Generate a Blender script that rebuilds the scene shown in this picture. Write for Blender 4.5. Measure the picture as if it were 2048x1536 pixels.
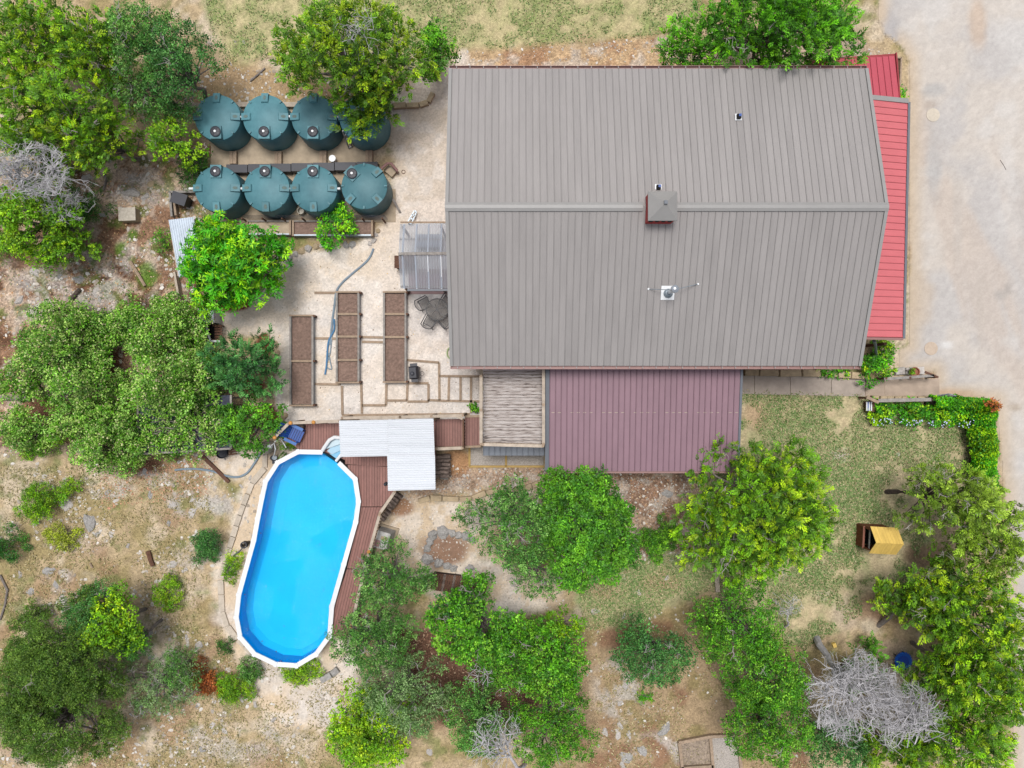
import bpy, math, random
import numpy as np
from mathutils import Matrix, Vector

for o in list(bpy.data.objects):
    bpy.data.objects.remove(o, do_unlink=True)
scene = bpy.context.scene
COL = scene.collection
R = math.radians

# ------------------------------------------------------------------ camera, sky, sun, exposure
H, F, CX, CY = 34.0, 1420.0, 1024.0, 768.0      # drone height (m), focal length and centre in photo pixels
cam_d = bpy.data.cameras.new('camera')
cam_d.sensor_width = 36.0
cam_d.lens = 36.0 * F / 2048.0
cam_d.clip_end = 4000.0
cam = bpy.data.objects.new('camera', cam_d)
cam.location = (0, 0, H)
COL.objects.link(cam)
scene.camera = cam

SUN_EL, SUN_AZ = R(78), R(-14)                  # light comes from the top of the picture
world = bpy.data.worlds.new('World')
scene.world = world
world.use_nodes = True
wn = world.node_tree.nodes
wl = world.node_tree.links
bg = wn['Background']
sky = wn.new('ShaderNodeTexSky')
sky.sky_type = 'NISHITA'
sky.sun_disc = False
sky.sun_elevation = SUN_EL
sky.sun_rotation = SUN_AZ
sky.dust_density = 3.0
sky.air_density = 1.0
hs = wn.new('ShaderNodeHueSaturation')          # thin cloud cover: the sky's blue is washed out
hs.inputs['Saturation'].default_value = 0.35
wl.new(sky.outputs[0], hs.inputs['Color'])
wl.new(hs.outputs[0], bg.inputs['Color'])
bg.inputs['Strength'].default_value = 0.105

sun_d = bpy.data.lights.new('sun', 'SUN')
sun_d.energy = 2.0
sun_d.angle = R(20)
sun_d.color = (1.0, 0.97, 0.93)
sun = bpy.data.objects.new('sun', sun_d)
sdir = Vector((math.sin(SUN_AZ) * math.cos(SUN_EL), math.cos(SUN_AZ) * math.cos(SUN_EL), math.sin(SUN_EL)))
sun.rotation_euler = sdir.to_track_quat('Z', 'Y').to_euler()
sun.location = (0, 20, 30)
COL.objects.link(sun)

scene.view_settings.view_transform = 'Standard'
scene.view_settings.look = 'None'
scene.view_settings.exposure = 0.62
scene.view_settings.gamma = 1.0
scene.render.engine = 'CYCLES'
scene.cycles.max_bounces = 6
scene.cycles.transparent_max_bounces = 12

# ------------------------------------------------------------------ helpers
K = 0.60          # albedo of a surface = linear value of its daylight colour times K

def lin(c):
    c = c / 255.0
    return c / 12.92 if c <= 0.04045 else ((c + 0.055) / 1.055) ** 2.4

def S(r, g, b, k=K):
    return (lin(r) * k, lin(g) * k, lin(b) * k)

def W(px, py, z=0.0):
    s = (H - z) / F
    return Vector(((px - CX) * s, (CY - py) * s, z))

def M(px_len, z=0.0):
    return px_len * (H - z) / F

def tag(o, label=None, cat=None, group=None, kind=None):
    if label: o['label'] = label
    if cat: o['category'] = cat
    if group: o['group'] = group
    if kind: o['kind'] = kind
    return o

def thing(name, label, cat, loc=(0, 0, 0), rz=0.0, group=None, kind=None):
    o = bpy.data.objects.new(name, None)
    o.empty_display_size = 0.2
    o.location = loc
    o.rotation_euler = (0, 0, rz)
    COL.objects.link(o)
    return tag(o, label, cat, group, kind)

def copy_tree(o, parent=None):
    c = o.copy()
    COL.objects.link(c)
    if parent is not None:
        c.parent = parent
    for ch in list(o.children):
        copy_tree(ch, c)
    return c

class MB:
    """collects shapes, build() links them as one mesh object (coordinates relative to the parent)"""
    def __init__(s):
        s.v = []; s.f = []
    def add(s, v, f):
        n = len(s.v)
        s.v.extend([tuple(p) for p in v])
        s.f.extend([tuple(i + n for i in q) for q in f])
        return s
    def box(s, c, d, rz=0.0, mat=None):
        hx, hy, hz = d[0] / 2, d[1] / 2, d[2] / 2
        ca, sa = math.cos(rz), math.sin(rz)
        vs = []
        for z in (-hz, hz):
            for x, y in ((-hx, -hy), (hx, -hy), (hx, hy), (-hx, hy)):
                p = Vector((x * ca - y * sa, x * sa + y * ca, z))
                if mat: p = mat @ Vector((x, y, z))
                vs.append(p + Vector(c))
        return s.add(vs, [(3, 2, 1, 0), (4, 5, 6, 7), (0, 1, 5, 4), (1, 2, 6, 5), (2, 3, 7, 6), (3, 0, 4, 7)])
    def bar(s, a, b, w, h, up=(0, 0, 1)):
        a = Vector(a); b = Vector(b)
        d = (b - a)
        if d.length < 1e-6: return s
        dn = d.normalized(); up = Vector(up)
        if abs(dn.dot(up)) > 0.99: up = Vector((1, 0, 0))
        sd = dn.cross(up).normalized(); u = sd.cross(dn)
        vs = []
        for p in (a, b):
            for i, j in ((-1, -1), (1, -1), (1, 1), (-1, 1)):
                vs.append(p + sd * (i * w / 2) + u * (j * h / 2))
        return s.add(vs, [(0, 1, 2, 3), (7, 6, 5, 4), (0, 4, 5, 1), (1, 5, 6, 2), (2, 6, 7, 3), (3, 7, 4, 0)])
    def prism(s, pts, z0, z1):
        n = len(pts)
        if sum(pts[i][0] * pts[(i + 1) % n][1] - pts[(i + 1) % n][0] * pts[i][1] for i in range(n)) < 0:
            pts = pts[::-1]
        z0 = z0 if hasattr(z0, '__len__') else [z0] * n
        z1 = z1 if hasattr(z1, '__len__') else [z1] * n
        vs = [(p[0], p[1], z) for p, z in zip(pts, z0)] + [(p[0], p[1], z) for p, z in zip(pts, z1)]
        fs = [tuple(range(n - 1, -1, -1)), tuple(range(n, 2 * n))]
        fs += [(i, (i + 1) % n, n + (i + 1) % n, n + i) for i in range(n)]
        return s.add(vs, fs)
    def lathe(s, prof, n=32, c=(0, 0, 0), cap=True):
        vs = []; fs = []
        for r, z in prof:
            for i in range(n):
                a = 2 * math.pi * i / n
                vs.append((c[0] + r * math.cos(a), c[1] + r * math.sin(a), c[2] + z))
        for k in range(len(prof) - 1):
            for i in range(n):
                j = (i + 1) % n
                fs.append((k * n + i, k * n + j, (k + 1) * n + j, (k + 1) * n + i))
        if cap:
            fs.append(tuple(range(n - 1, -1, -1)))
            fs.append(tuple((len(prof) - 1) * n + i for i in range(n)))
        return s.add(vs, fs)
    def tube(s, pts, r, n=8):
        pts = [Vector(p) for p in pts]
        rs = r if hasattr(r, '__len__') else [r] * len(pts)
        vs = []; fs = []
        for i, p in enumerate(pts):
            d = (pts[min(i + 1, len(pts) - 1)] - pts[max(i - 1, 0)])
            d = d.normalized() if d.length > 1e-9 else Vector((0, 0, 1))
            u = Vector((0, 0, 1)) if abs(d.z) < 0.9 else Vector((1, 0, 0))
            sd = d.cross(u).normalized(); u = sd.cross(d)
            for k in range(n):
                a = 2 * math.pi * k / n
                vs.append(p + (sd * math.cos(a) + u * math.sin(a)) * rs[i])
        for i in range(len(pts) - 1):
            for k in range(n):
                j = (k + 1) % n
                fs.append((i * n + k, i * n + j, (i + 1) * n + j, (i + 1) * n + k))
        fs.append(tuple(range(n - 1, -1, -1)))
        fs.append(tuple((len(pts) - 1) * n + i for i in range(n)))
        return s.add(vs, fs)
    def mesh(s, name, mat, smooth=False, bevel=0):
        me = bpy.data.meshes.new(name)
        me.from_pydata(s.v, [], s.f)
        if mat: me.materials.append(mat)
        if smooth:
            me.polygons.foreach_set('use_smooth', [True] * len(me.polygons))
            me.set_sharp_from_angle(angle=R(40))
        me.update()
        return me
    def build(s, name, mat, parent=None, smooth=False, world=True):
        """world=True: the coordinates given are world coordinates; else they are the parent's own"""
        if parent is not None and world:
            L = Vector((0, 0, 0)); p = parent
            while p is not None:
                L += p.location; p = p.parent
            s.v = [tuple(Vector(v) - L) for v in s.v]
        o = bpy.data.objects.new(name, s.mesh(name, mat, smooth))
        COL.objects.link(o)
        if parent is not None: o.parent = parent
        return o

def place(mesh, name, parent, loc, rz=0.0):
    """a piece that shares mesh data; loc in world, parent unrotated"""
    o = bpy.data.objects.new(name, mesh)
    COL.objects.link(o)
    L = Vector((0, 0, 0)); p = parent
    while p is not None:
        L += p.location; p = p.parent
    o.parent = parent
    o.location = Vector(loc) - L
    o.rotation_euler = (0, 0, rz)
    return o

# ------------------------------------------------------------------ numpy value noise
def _hash(ix, iy, seed):
    h = (ix.astype(np.int64) * 374761393 + iy.astype(np.int64) * 668265263 + seed * 1442695041) & 0xFFFFFFFF
    h = ((h ^ (h >> 13)) * 1274126177) & 0xFFFFFFFF
    return ((h ^ (h >> 16)) & 0xFFFFFF) / float(0xFFFFFF)

def vnoise(x, y, seed=0):
    ix = np.floor(x); iy = np.floor(y)
    fx = x - ix; fy = y - iy
    fx = fx * fx * (3 - 2 * fx); fy = fy * fy * (3 - 2 * fy)
    a = _hash(ix, iy, seed); b = _hash(ix + 1, iy, seed)
    c = _hash(ix, iy + 1, seed); d = _hash(ix + 1, iy + 1, seed)
    return (a * (1 - fx) + b * fx) * (1 - fy) + (c * (1 - fx) + d * fx) * fy

def fbm(x, y, octv=4, seed=0):
    t = 0; a = 0.5; n = 0
    for i in range(octv):
        t = t + a * vnoise(x * 2 ** i + 17.3 * i, y * 2 ** i - 9.1 * i, seed + i * 7)
        n += a; a *= 0.55
    return t / n

def sstep(a, b, x):
    t = np.clip((x - a) / (b - a), 0, 1)
    return t * t * (3 - 2 * t)

def poly_sd(px, py, poly):
    """signed distance in pixels, positive inside"""
    P = np.array(poly, float); Q = np.roll(P, -1, 0)
    inside = np.zeros(px.shape, bool)
    dmin = np.full(px.shape, 1e9)
    for (x0, y0), (x1, y1) in zip(P, Q):
        c = ((y0 > py) != (y1 > py))
        with np.errstate(divide='ignore', invalid='ignore'):
            xi = (x1 - x0) * (py - y0) / ((y1 - y0) if y1 != y0 else 1e-9) + x0
        inside ^= (c & (px < xi))
        dx, dy = x1 - x0, y1 - y0
        t = np.clip(((px - x0) * dx + (py - y0) * dy) / max(dx * dx + dy * dy, 1e-9), 0, 1)
        dmin = np.minimum(dmin, np.hypot(px - x0 - t * dx, py - y0 - t * dy))
    return np.where(inside, dmin, -dmin)

# ------------------------------------------------------------------ materials
def nt_new(name):
    m = bpy.data.materials.new(name)
    m.use_nodes = True
    nt = m.node_tree
    b = nt.nodes['Principled BSDF']
    return m, nt, b

def mat(name, col, rough=0.6, metal=0.0, var=0.12, scale=3.0, bump=0.0, bscale=30.0, spec=0.4, stretch=None, col2=None, c2amt=0.5, streak=False, objvar=0.06):
    m, nt, b = nt_new(name)
    N = nt.nodes; L = nt.links
    tc = N.new('ShaderNodeTexCoord')
    mp = N.new('ShaderNodeMapping')
    if stretch: mp.inputs['Scale'].default_value = stretch
    gi = N.new('ShaderNodeObjectInfo')
    va = N.new('ShaderNodeVectorMath'); va.operation = 'ADD'
    mu = N.new('ShaderNodeMath'); mu.operation = 'MULTIPLY'; mu.inputs[1].default_value = 37.0
    L.new(gi.outputs['Random'], mu.inputs[0])
    L.new(tc.outputs['Object'], va.inputs[0]); L.new(mu.outputs[0], va.inputs[1])
    L.new(va.outputs[0], mp.inputs['Vector'])
    n1 = N.new('ShaderNodeTexNoise'); n1.inputs['Scale'].default_value = scale; n1.inputs['Detail'].default_value = 6; n1.inputs['Roughness'].default_value = 0.65
    L.new(mp.outputs[0], n1.inputs['Vector'])
    rmp = N.new('ShaderNodeValToRGB')
    c = col; c2 = col2 if col2 else tuple(x * (1 - 2.2 * var) for x in col)
    e = rmp.color_ramp.elements
    e[0].position = 0.5 - 0.35 * (1 - c2amt) - 0.05; e[1].position = 0.5 + 0.25
    e[0].color = (*c2, 1); e[1].color = (*[min(1, x * (1 + var)) for x in c], 1)
    L.new(n1.outputs['Fac'], rmp.inputs['Fac'])
    mr = N.new('ShaderNodeMapRange'); mr.inputs[3].default_value = 1 - objvar; mr.inputs[4].default_value = 1 + objvar
    L.new(gi.outputs['Random'], mr.inputs[0])
    vm = N.new('ShaderNodeVectorMath'); vm.operation = 'SCALE'
    L.new(rmp.outputs[0], vm.inputs[0]); L.new(mr.outputs[0], vm.inputs['Scale'])
    L.new(vm.outputs[0], b.inputs['Base Color'])
    b.inputs['Roughness'].default_value = rough
    b.inputs['Metallic'].default_value = metal
    b.inputs['Specular IOR Level'].default_value = spec
    if bump > 0:
        n2 = N.new('ShaderNodeTexNoise'); n2.inputs['Scale'].default_value = bscale; n2.inputs['Detail'].default_value = 4
        L.new(mp.outputs[0], n2.inputs['Vector'])
        bp = N.new('ShaderNodeBump'); bp.inputs['Strength'].default_value = bump; bp.inputs['Distance'].default_value = 0.03
        L.new(n2.outputs['Fac'], bp.inputs['Height']); L.new(bp.outputs[0], b.inputs['Normal'])
    return m

def leaf_mat(name, trans=0.25, rough=0.55):
    m, nt, b = nt_new(name)
    N = nt.nodes; L = nt.links
    at = N.new('ShaderNodeAttribute'); at.attribute_name = 'Col'
    L.new(at.outputs['Color'], b.inputs['Base Color'])
    b.inputs['Roughness'].default_value = rough
    b.inputs['Specular IOR Level'].default_value = 0.3
    tr = N.new('ShaderNodeBsdfTranslucent')
    hv = N.new('ShaderNodeHueSaturation'); hv.inputs['Value'].default_value = 1.25; hv.inputs['Saturation'].default_value = 1.1
    L.new(at.outputs['Color'], hv.inputs['Color']); L.new(hv.outputs[0], tr.inputs['Color'])
    mx = N.new('ShaderNodeMixShader'); mx.inputs[0].default_value = trans
    L.new(b.outputs[0], mx.inputs[1]); L.new(tr.outputs[0], mx.inputs[2])
    L.new(mx.outputs[0], N['Material Output'].inputs['Surface'])
    return m

MT = {}
MT['roof'] = mat('grey_roof_steel', S(171, 166, 164), rough=0.55, var=0.07, scale=0.8, stretch=(1.5, 0.15, 1), spec=0.3, objvar=0.012)
MT['roof_trim'] = mat('roof_trim', S(164, 162, 160), rough=0.5, var=0.03)
MT['roof_dark'] = mat('roof_underlay', S(146, 144, 146), rough=0.7, var=0.05)
MT['gutter'] = mat('gutter_brown_red', S(165, 125, 120), rough=0.5, var=0.06)
MT['red_wall'] = mat('barn_red_paint', S(190, 48, 46), rough=0.6, var=0.08)
MT['red_roof'] = mat('red_roof_steel', S(230, 124, 130), rough=0.5, var=0.04, scale=1.0, spec=0.35, objvar=0.015)
MT['red_roof_dark'] = mat('red_roof_underlay', S(170, 60, 66), rough=0.6)
MT['red_roof2'] = mat('deep_red_roof_steel', S(206, 88, 104), rough=0.5, var=0.04, scale=1.0, spec=0.35, objvar=0.015)
MT['purple'] = mat('maroon_roof_steel', S(156, 123, 135), rough=0.45, var=0.06, scale=0.7, spec=0.4, objvar=0.02)
MT['purple_dark'] = mat('maroon_roof_underlay', S(112, 84, 94), rough=0.6)
MT['slate_trim'] = mat('slate_grey_steel', S(112, 118, 128), rough=0.5, var=0.05)
MT['greymetal'] = mat('blue_grey_steel', S(142, 148, 158), rough=0.45, var=0.06)
MT['white_metal'] = mat('white_corrugated_steel', S(238, 243, 250, 0.60), rough=0.4, var=0.05, scale=0.9, stretch=(0.3, 6, 1), spec=0.4)
MT['tank'] = mat('green_polyethylene', S(94, 146, 156), rough=0.55, var=0.16, scale=1.2, bump=0.06, bscale=60, spec=0.35, col2=S(70, 124, 136), objvar=0.16)
MT['tank_dust'] = mat('dusty_lug', S(140, 160, 158), rough=0.8, var=0.1)
MT['tank_stain'] = mat('tank_lug_stain', S(118, 138, 134), rough=0.9, var=0.2, scale=20)
MT['black'] = mat('black_plastic', S(52, 54, 66), rough=0.5, var=0.15, scale=8)
MT['void'] = mat('dark_opening', S(14, 14, 16), rough=0.9)
MT['white'] = mat('white_plastic', S(238, 240, 242, 0.7), rough=0.35, var=0.03)
MT['concrete'] = mat('concrete', S(205, 186, 160), rough=0.85, var=0.14, scale=2.5, bump=0.1, bscale=80)
MT['slab'] = mat('walkway_concrete', S(192, 178, 166), rough=0.85, var=0.12, scale=2.0, bump=0.12, bscale=60)
MT['timber'] = mat('weathered_timber', S(188, 164, 140), rough=0.85, var=0.16, scale=4, stretch=(2, 2, 2), bump=0.3, bscale=40)
MT['timber_pale'] = mat('pale_weathered_timber', S(212, 196, 178), rough=0.85, var=0.14, scale=4, bump=0.3, bscale=40)
MT['timber_grey'] = mat('silver_grey_timber', S(172, 166, 160), rough=0.85, var=0.2, scale=6, bump=0.3, bscale=40)
MT['timber_new'] = mat('yellow_pine_timber', S(206, 172, 104), rough=0.75, var=0.1, scale=4)
MT['timber_brown'] = mat('dark_brown_timber', S(120, 84, 66), rough=0.85, var=0.2, scale=5)
MT['deck'] = mat('redwood_deck_board', S(160, 112, 102), rough=0.6, var=0.1, scale=3, stretch=(1, 1, 1), bump=0.1, bscale=60, objvar=0.09)
MT['deck_gap'] = mat('deck_joist', S(66, 44, 40), rough=0.9)
MT['soil'] = mat('garden_soil', S(164, 136, 122), rough=0.95, var=0.22, scale=9, bump=0.8, bscale=60)
MT['gravelbed'] = mat('crushed_limestone', S(214, 204, 194), rough=0.9, var=0.25, scale=26, bump=0.8, bscale=60)
MT['galv'] = mat('galvanised_steel', S(168, 180, 190), rough=0.4, metal=0.3, var=0.1, scale=5)
MT['chrome'] = mat('bright_flue_steel', S(215, 220, 226), rough=0.25, metal=0.8, var=0.03)
MT['iron'] = mat('black_wrought_iron', S(66, 66, 72), rough=0.5, var=0.1)
MT['iron_mesh'] = mat('expanded_metal_mesh', S(120, 116, 112), rough=0.6, var=0.2, scale=30)
MT['blue_plastic'] = mat('blue_plastic', S(28, 84, 170), rough=0.4, var=0.08)
MT['blue_bright'] = mat('bright_blue_vinyl', S(20, 110, 235), rough=0.4, var=0.08)
MT['liner'] = mat('pool_liner_blue', S(2, 192, 240, 0.8), rough=0.6, var=0.05, scale=0.6, objvar=0)
MT['liner_wall'] = mat('pool_liner_wall_blue', S(4, 172, 232, 0.78), rough=0.5, var=0.05, scale=3, objvar=0)
MT['hose'] = mat('blue_grey_hose', S(150, 168, 182), rough=0.5, var=0.08, scale=3)
MT['hose_blue'] = mat('blue_hose', S(96, 150, 196), rough=0.5, var=0.06)
MT['limestone'] = mat('limestone', S(218, 212, 206), rough=0.9, var=0.18, scale=5, bump=0.6, bscale=18, col2=S(170, 162, 156), objvar=0.14)
MT['limestone_grey'] = mat('grey_limestone', S(196, 193, 190), rough=0.9, var=0.2, scale=5, bump=0.6, bscale=18, col2=S(138, 134, 130), objvar=0.12)
MT['curb'] = mat('pale_curb_stone', S(226, 212, 194), rough=0.9, var=0.12, scale=4, bump=0.4, bscale=25, objvar=0.08)
MT['limestone_tan'] = mat('tan_cut_stone', S(208, 186, 152), rough=0.9, var=0.16, scale=4, bump=0.4, bscale=25, objvar=0.1)
MT['bark'] = mat('grey_bark', S(150, 140, 134), rough=0.9, var=0.25, scale=6, bump=0.5, bscale=20)
MT['bark_dark'] = mat('dark_bark', S(104, 90, 82), rough=0.9, var=0.3, scale=8, bump=0.6, bscale=25)
MT['deadwood'] = mat('bleached_deadwood', S(208, 205, 208, .68), rough=0.9, var=0.15, scale=5)
MT['twig'] = mat('grey_twig', S(196, 188, 182), rough=0.9, var=0.2, scale=5)
MT['firewood'] = mat('split_firewood', S(150, 132, 122), rough=0.9, var=0.3, scale=9, objvar=0.3)
MT['terracotta'] = mat('terracotta', S(176, 112, 88), rough=0.8, var=0.1)
MT['play_roof'] = mat('fresh_pine_board', S(246, 208, 112, .72), rough=0.6, var=0.1, scale=3, stretch=(4, 0.6, 1), objvar=0.07)
MT['play_wall'] = mat('stained_brown_board', S(142, 78, 48), rough=0.65, var=0.12, scale=5)
MT['cream_tank'] = mat('cream_plastic', S(214, 208, 192), rough=0.45, var=0.05)
MT['orange'] = mat('orange_post_cap', S(238, 166, 80), rough=0.6)
MT['cable'] = mat('green_garden_hose', S(176, 202, 130), rough=0.5)
LEAF = leaf_mat('leaf', 0.10)
_m = MT['iron_mesh']; _n = _m.node_tree                # expanded metal: half of it is holes
_t = _n.nodes.new('ShaderNodeBsdfTransparent'); _x = _n.nodes.new('ShaderNodeMixShader'); _x.inputs[0].default_value = .6
_n.links.new(_n.nodes['Principled BSDF'].outputs[0], _x.inputs[1]); _n.links.new(_t.outputs[0], _x.inputs[2]); _n.links.new(_x.outputs[0], _n.nodes['Material Output'].inputs['Surface'])
# ------------------------------------------------------------------ the ground
def mixc(base, col, m):
    return base * (1 - m[..., None]) + np.array(col)[None, :] * m[..., None]

ZONES = {
 'back_lawn': [(372, -300), (1420, -300), (1405, 60), (1250, 78), (1080, 92), (930, 104), (870, 150), (620, 150), (540, 118), (440, 130), (420, 60)],
 'house_strip': [(900, 104), (1080, 94), (1250, 80), (1420, 60), (1700, 60), (1800, 120), (1700, 220), (900, 220)],
 'tank_gravel': [(770, 180), (870, 148), (925, 110), (940, 780), (760, 460), (790, 340)],
 'gravel_yard': [(935, 400), (965, 850), (900, 852), (560, 850), (552, 800), (548, 760), (562, 700), (530, 665), (436, 672), (436, 630), (470, 612), (520, 590), (556, 525), (600, 505), (700, 492), (770, 450), (800, 400)],
 'front_lawn': [(1478, 780), (1735, 790), (1970, 830), (1990, 985), (1880, 1010), (1830, 1120), (1815, 1190), (1700, 1240), (1610, 1300), (1560, 1260), (1420, 1180), (1290, 1240), (1170, 1260), (1150, 1150), (1290, 1120), (1400, 1100), (1400, 900), (1470, 880)],
 'driveway': [(1762, -400), (1756, 30), (1768, 66), (1800, 92), (1816, 120), (1818, 690), (1800, 700), (1795, 745), (1870, 742), (1872, 760), (1765, 752), (1765, 797), (1880, 790), (1990, 800), (2008, 985), (2020, 1260), (2030, 2000), (3200, 2000), (3200, -400)],
 'pool_sand': [(408, 910), (515, 885), (610, 800), (800, 900), (760, 1100), (700, 1260), (720, 1440), (640, 1480), (540, 1440), (470, 1330), (428, 1240), (434, 1130), (462, 1040), (490, 960), (420, 945)],
 'ring_gravel': [(770, 985), (860, 1000), (1000, 985), (1100, 958), (1110, 1000), (1000, 1040), (960, 1110), (1120, 1150), (1130, 1210), (960, 1250), (870, 1190), (800, 1150), (790, 1090), (760, 1050)],
 'mid_dirt': [(780, 930), (1090, 930), (1420, 935), (1420, 1090), (1330, 1130), (1250, 1120), (1080, 965), (1000, 985), (780, 1005)],
 'left_dirt': [(-400, 330), (250, 320), (420, 300), (440, 500), (430, 640), (430, 800), (560, 860), (400, 905), (-400, 905)],
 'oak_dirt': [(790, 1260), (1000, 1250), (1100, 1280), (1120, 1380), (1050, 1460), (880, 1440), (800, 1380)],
 'low_dirt': [(1140, 1250), (1280, 1240), (1420, 1190), (1600, 1320), (1640, 1600), (1100, 1600), (1090, 1500)],
 'play_dirt': [(1790, 1090), (1870, 1130), (1830, 1330), (1700, 1320), (1720, 1230)],
 'upper_dirt': [(400, 120), (620, 150), (800, 160), (790, 215), (360, 215)],
}

def ground_color(X, Y):
    u = X * F / H + CX
    v = CY - Y * F / H
    N = lambda s, o=4, seed=0: fbm(X * s, Y * s, o, seed)
    fine = fbm(X * 3.1, Y * 3.1, 3, 90)
    grit = fbm(X * 7.0, Y * 7.0, 2, 77)
    n1 = N(0.35, 5, 3); n2 = N(0.9, 4, 11); n3 = N(1.7, 4, 23)
    wob = (N(0.8, 4, 41) - 0.5) * 2
    wob2 = (N(2.2, 3, 47) - 0.5) * 2
    def zone(k, soft=10, wb=14):
        sd = poly_sd(u, v, ZONES[k])
        return sstep(-soft, soft, sd + wob * wb + wob2 * wb * 0.5)
    n = X.shape[0]
    col = np.tile(np.array(S(194, 172, 138)), (n, 1))
    grain = np.full(n, 0.55)
    # dry slope: olive grass, brown soil, pale broken limestone
    col = mixc(col, S(164, 148, 104), sstep(0.40, 0.62, n2) * 0.85)
    col = mixc(col, S(220, 204, 182), sstep(0.52, 0.7, N(0.7, 4, 61)) * 0.7)
    col = mixc(col, S(170, 138, 110), sstep(0.58, 0.72, N(0.5, 4, 67)) * 0.6)
    col = mixc(col, S(122, 132, 76), sstep(0.60, 0.72, n3) * 0.65)
    m = zone('left_dirt', 14, 30)
    dirt = np.tile(np.array(S(156, 122, 98)), (n, 1))
    dirt = mixc(dirt, S(120, 88, 68), sstep(0.48, 0.62, n2))
    dirt = mixc(dirt, S(212, 188, 164), sstep(0.52, 0.62, N(1.5, 4, 31)) * 0.75)
    dirt = mixc(dirt, S(208, 192, 176), sstep(0.56, 0.62, N(1.1, 5, 35)) * 0.55)
    dirt = mixc(dirt, S(112, 128, 66), sstep(0.57, 0.68, n3) * 0.75)
    col = col * (1 - m[:, None]) + dirt * m[:, None]
    grain = grain * (1 - m) + 0.9 * m
    m = zone('upper_dirt', 12, 20)
    col = mixc(col, S(178, 150, 116), m * 0.8)
    m = zone('low_dirt', 16, 26)
    d2 = np.tile(np.array(S(178, 154, 122)), (n, 1))
    d2 = mixc(d2, S(150, 136, 92), sstep(0.5, 0.66, n2) * 0.8)
    d2 = mixc(d2, S(148, 112, 88), sstep(0.54, 0.68, N(0.6, 4, 33)) * 0.8)
    col = col * (1 - m[:, None]) + d2 * m[:, None]
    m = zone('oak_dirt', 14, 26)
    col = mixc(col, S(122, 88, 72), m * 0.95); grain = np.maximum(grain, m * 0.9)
    m = zone('mid_dirt', 12, 20)
    d3 = np.tile(np.array(S(186, 160, 138)), (n, 1))
    d3 = mixc(d3, S(150, 118, 98), sstep(0.45, 0.65, n2) * 0.8)
    d3 = mixc(d3, S(208, 194, 180), sstep(0.55, 0.66, n3) * 0.7)
    col = col * (1 - m[:, None]) + d3 * m[:, None]; grain = np.maximum(grain, m * 0.9)
    # lawns
    def lawn(c0, zkey, green, dry, amt, sd):
        m = zone(zkey, 14, 24)
        a = fbm(X * 0.55, Y * 0.55, 5, sd) * 0.5 + fbm(X * 2.0, Y * 2.0, 4, sd + 5) * 0.5
        g = np.tile(np.array(dry), (n, 1))
        g = mixc(g, green, sstep(0.32, 0.66, a) * amt)
        g = mixc(g, tuple(x * 0.85 for x in green), sstep(0.56, 0.7, fbm(X * 3, Y * 3, 3, sd + 9)) * 0.3 * amt)
        return c0 * (1 - m[:, None]) + g * m[:, None], m
    col, m = lawn(col, 'back_lawn', S(140, 158, 94), S(202, 188, 146), 0.85, 140); grain = grain * (1 - m) + 0.5 * m
    col, m = lawn(col, 'front_lawn', S(124, 152, 92), S(206, 188, 152), .9, 155); grain = grain * (1 - m) + 0.5 * m
    # worn bare spots and limestone dust in the lawn
    for cx, cy, rx, ry, c, a in ((1680, 910, 22, 12, (206, 196, 184), .8), (1512, 832, 26, 30, (190, 160, 130), .7), (1690, 1225, 34, 40, (200, 182, 162), .7), (1745, 1215, 45, 28, (168, 136, 108), .8),
                                 (1850, 1110, 50, 30, (150, 122, 98), .8), (1775, 1300, 45, 30, (190, 168, 146), .8), (1650, 1190, 26, 14, (206, 190, 170), .6), (1330, 1160, 40, 22, (182, 150, 120), .7), (1200, 1180, 40, 22, (176, 146, 116), .7)):
        d = np.hypot((u - cx) / rx, (v - cy) / ry)
        col = mixc(col, S(*c), sstep(1.25, 0.5, d + wob * 0.5) * a)
    m = zone('house_strip', 12, 14)
    h = np.tile(np.array(S(206, 176, 138)), (n, 1))
    h = mixc(h, S(170, 130, 100), sstep(0.5, 0.64, n2) * 0.8)
    h = mixc(h, S(216, 202, 186), sstep(0.52, 0.64, n3) * 0.7)
    h = mixc(h, S(176, 158, 142), sstep(1350, 1480, u) * 0.7)
    col = col * (1 - m[:, None]) + h * m[:, None]; grain = np.maximum(grain, m * 0.8)
    # gravel
    def gravel(c0, zkey, c, soft, wb):
        m = zone(zkey, soft, wb)
        g = np.tile(np.array(c), (n, 1))
        g = mixc(g, S(218, 213, 210), sstep(0.5, 0.68, n1) * 0.6)
        g = mixc(g, S(228, 210, 188), sstep(0.56, 0.72, N(0.3, 4, 81)) * 0.6)
        g = mixc(g, S(242, 234, 226), sstep(0.5, 0.62, n3) * 0.5)
        return c0 * (1 - m[:, None]) + g * m[:, None], m
    for zk, c, so, wb in (('tank_gravel', S(222, 208, 192), 14, 16), ('pool_sand', S(226, 204, 176), 14, 18), ('ring_gravel', S(216, 194, 166), 14, 18), ('gravel_yard', S(236, 223, 210), 7, 8)):
        col, m = gravel(col, zk, c, so, wb)
        grain = grain * (1 - m) + (0.34 if zk != 'pool_sand' else 0.25) * m
    # red mulch rings in the gravel yard
    for cx, cy, rx, ry in ((468, 606, 34, 15), (528, 690, 16, 26), (534, 833, 26, 24), (500, 770, 30, 18)):
        d = np.hypot((u - cx) / rx, (v - cy) / ry)
        mm = sstep(1.12, 0.9, d + wob * 0.25)
        col = mixc(col, S(132, 76, 56), mm); grain = np.maximum(grain, mm * 0.8)
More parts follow.
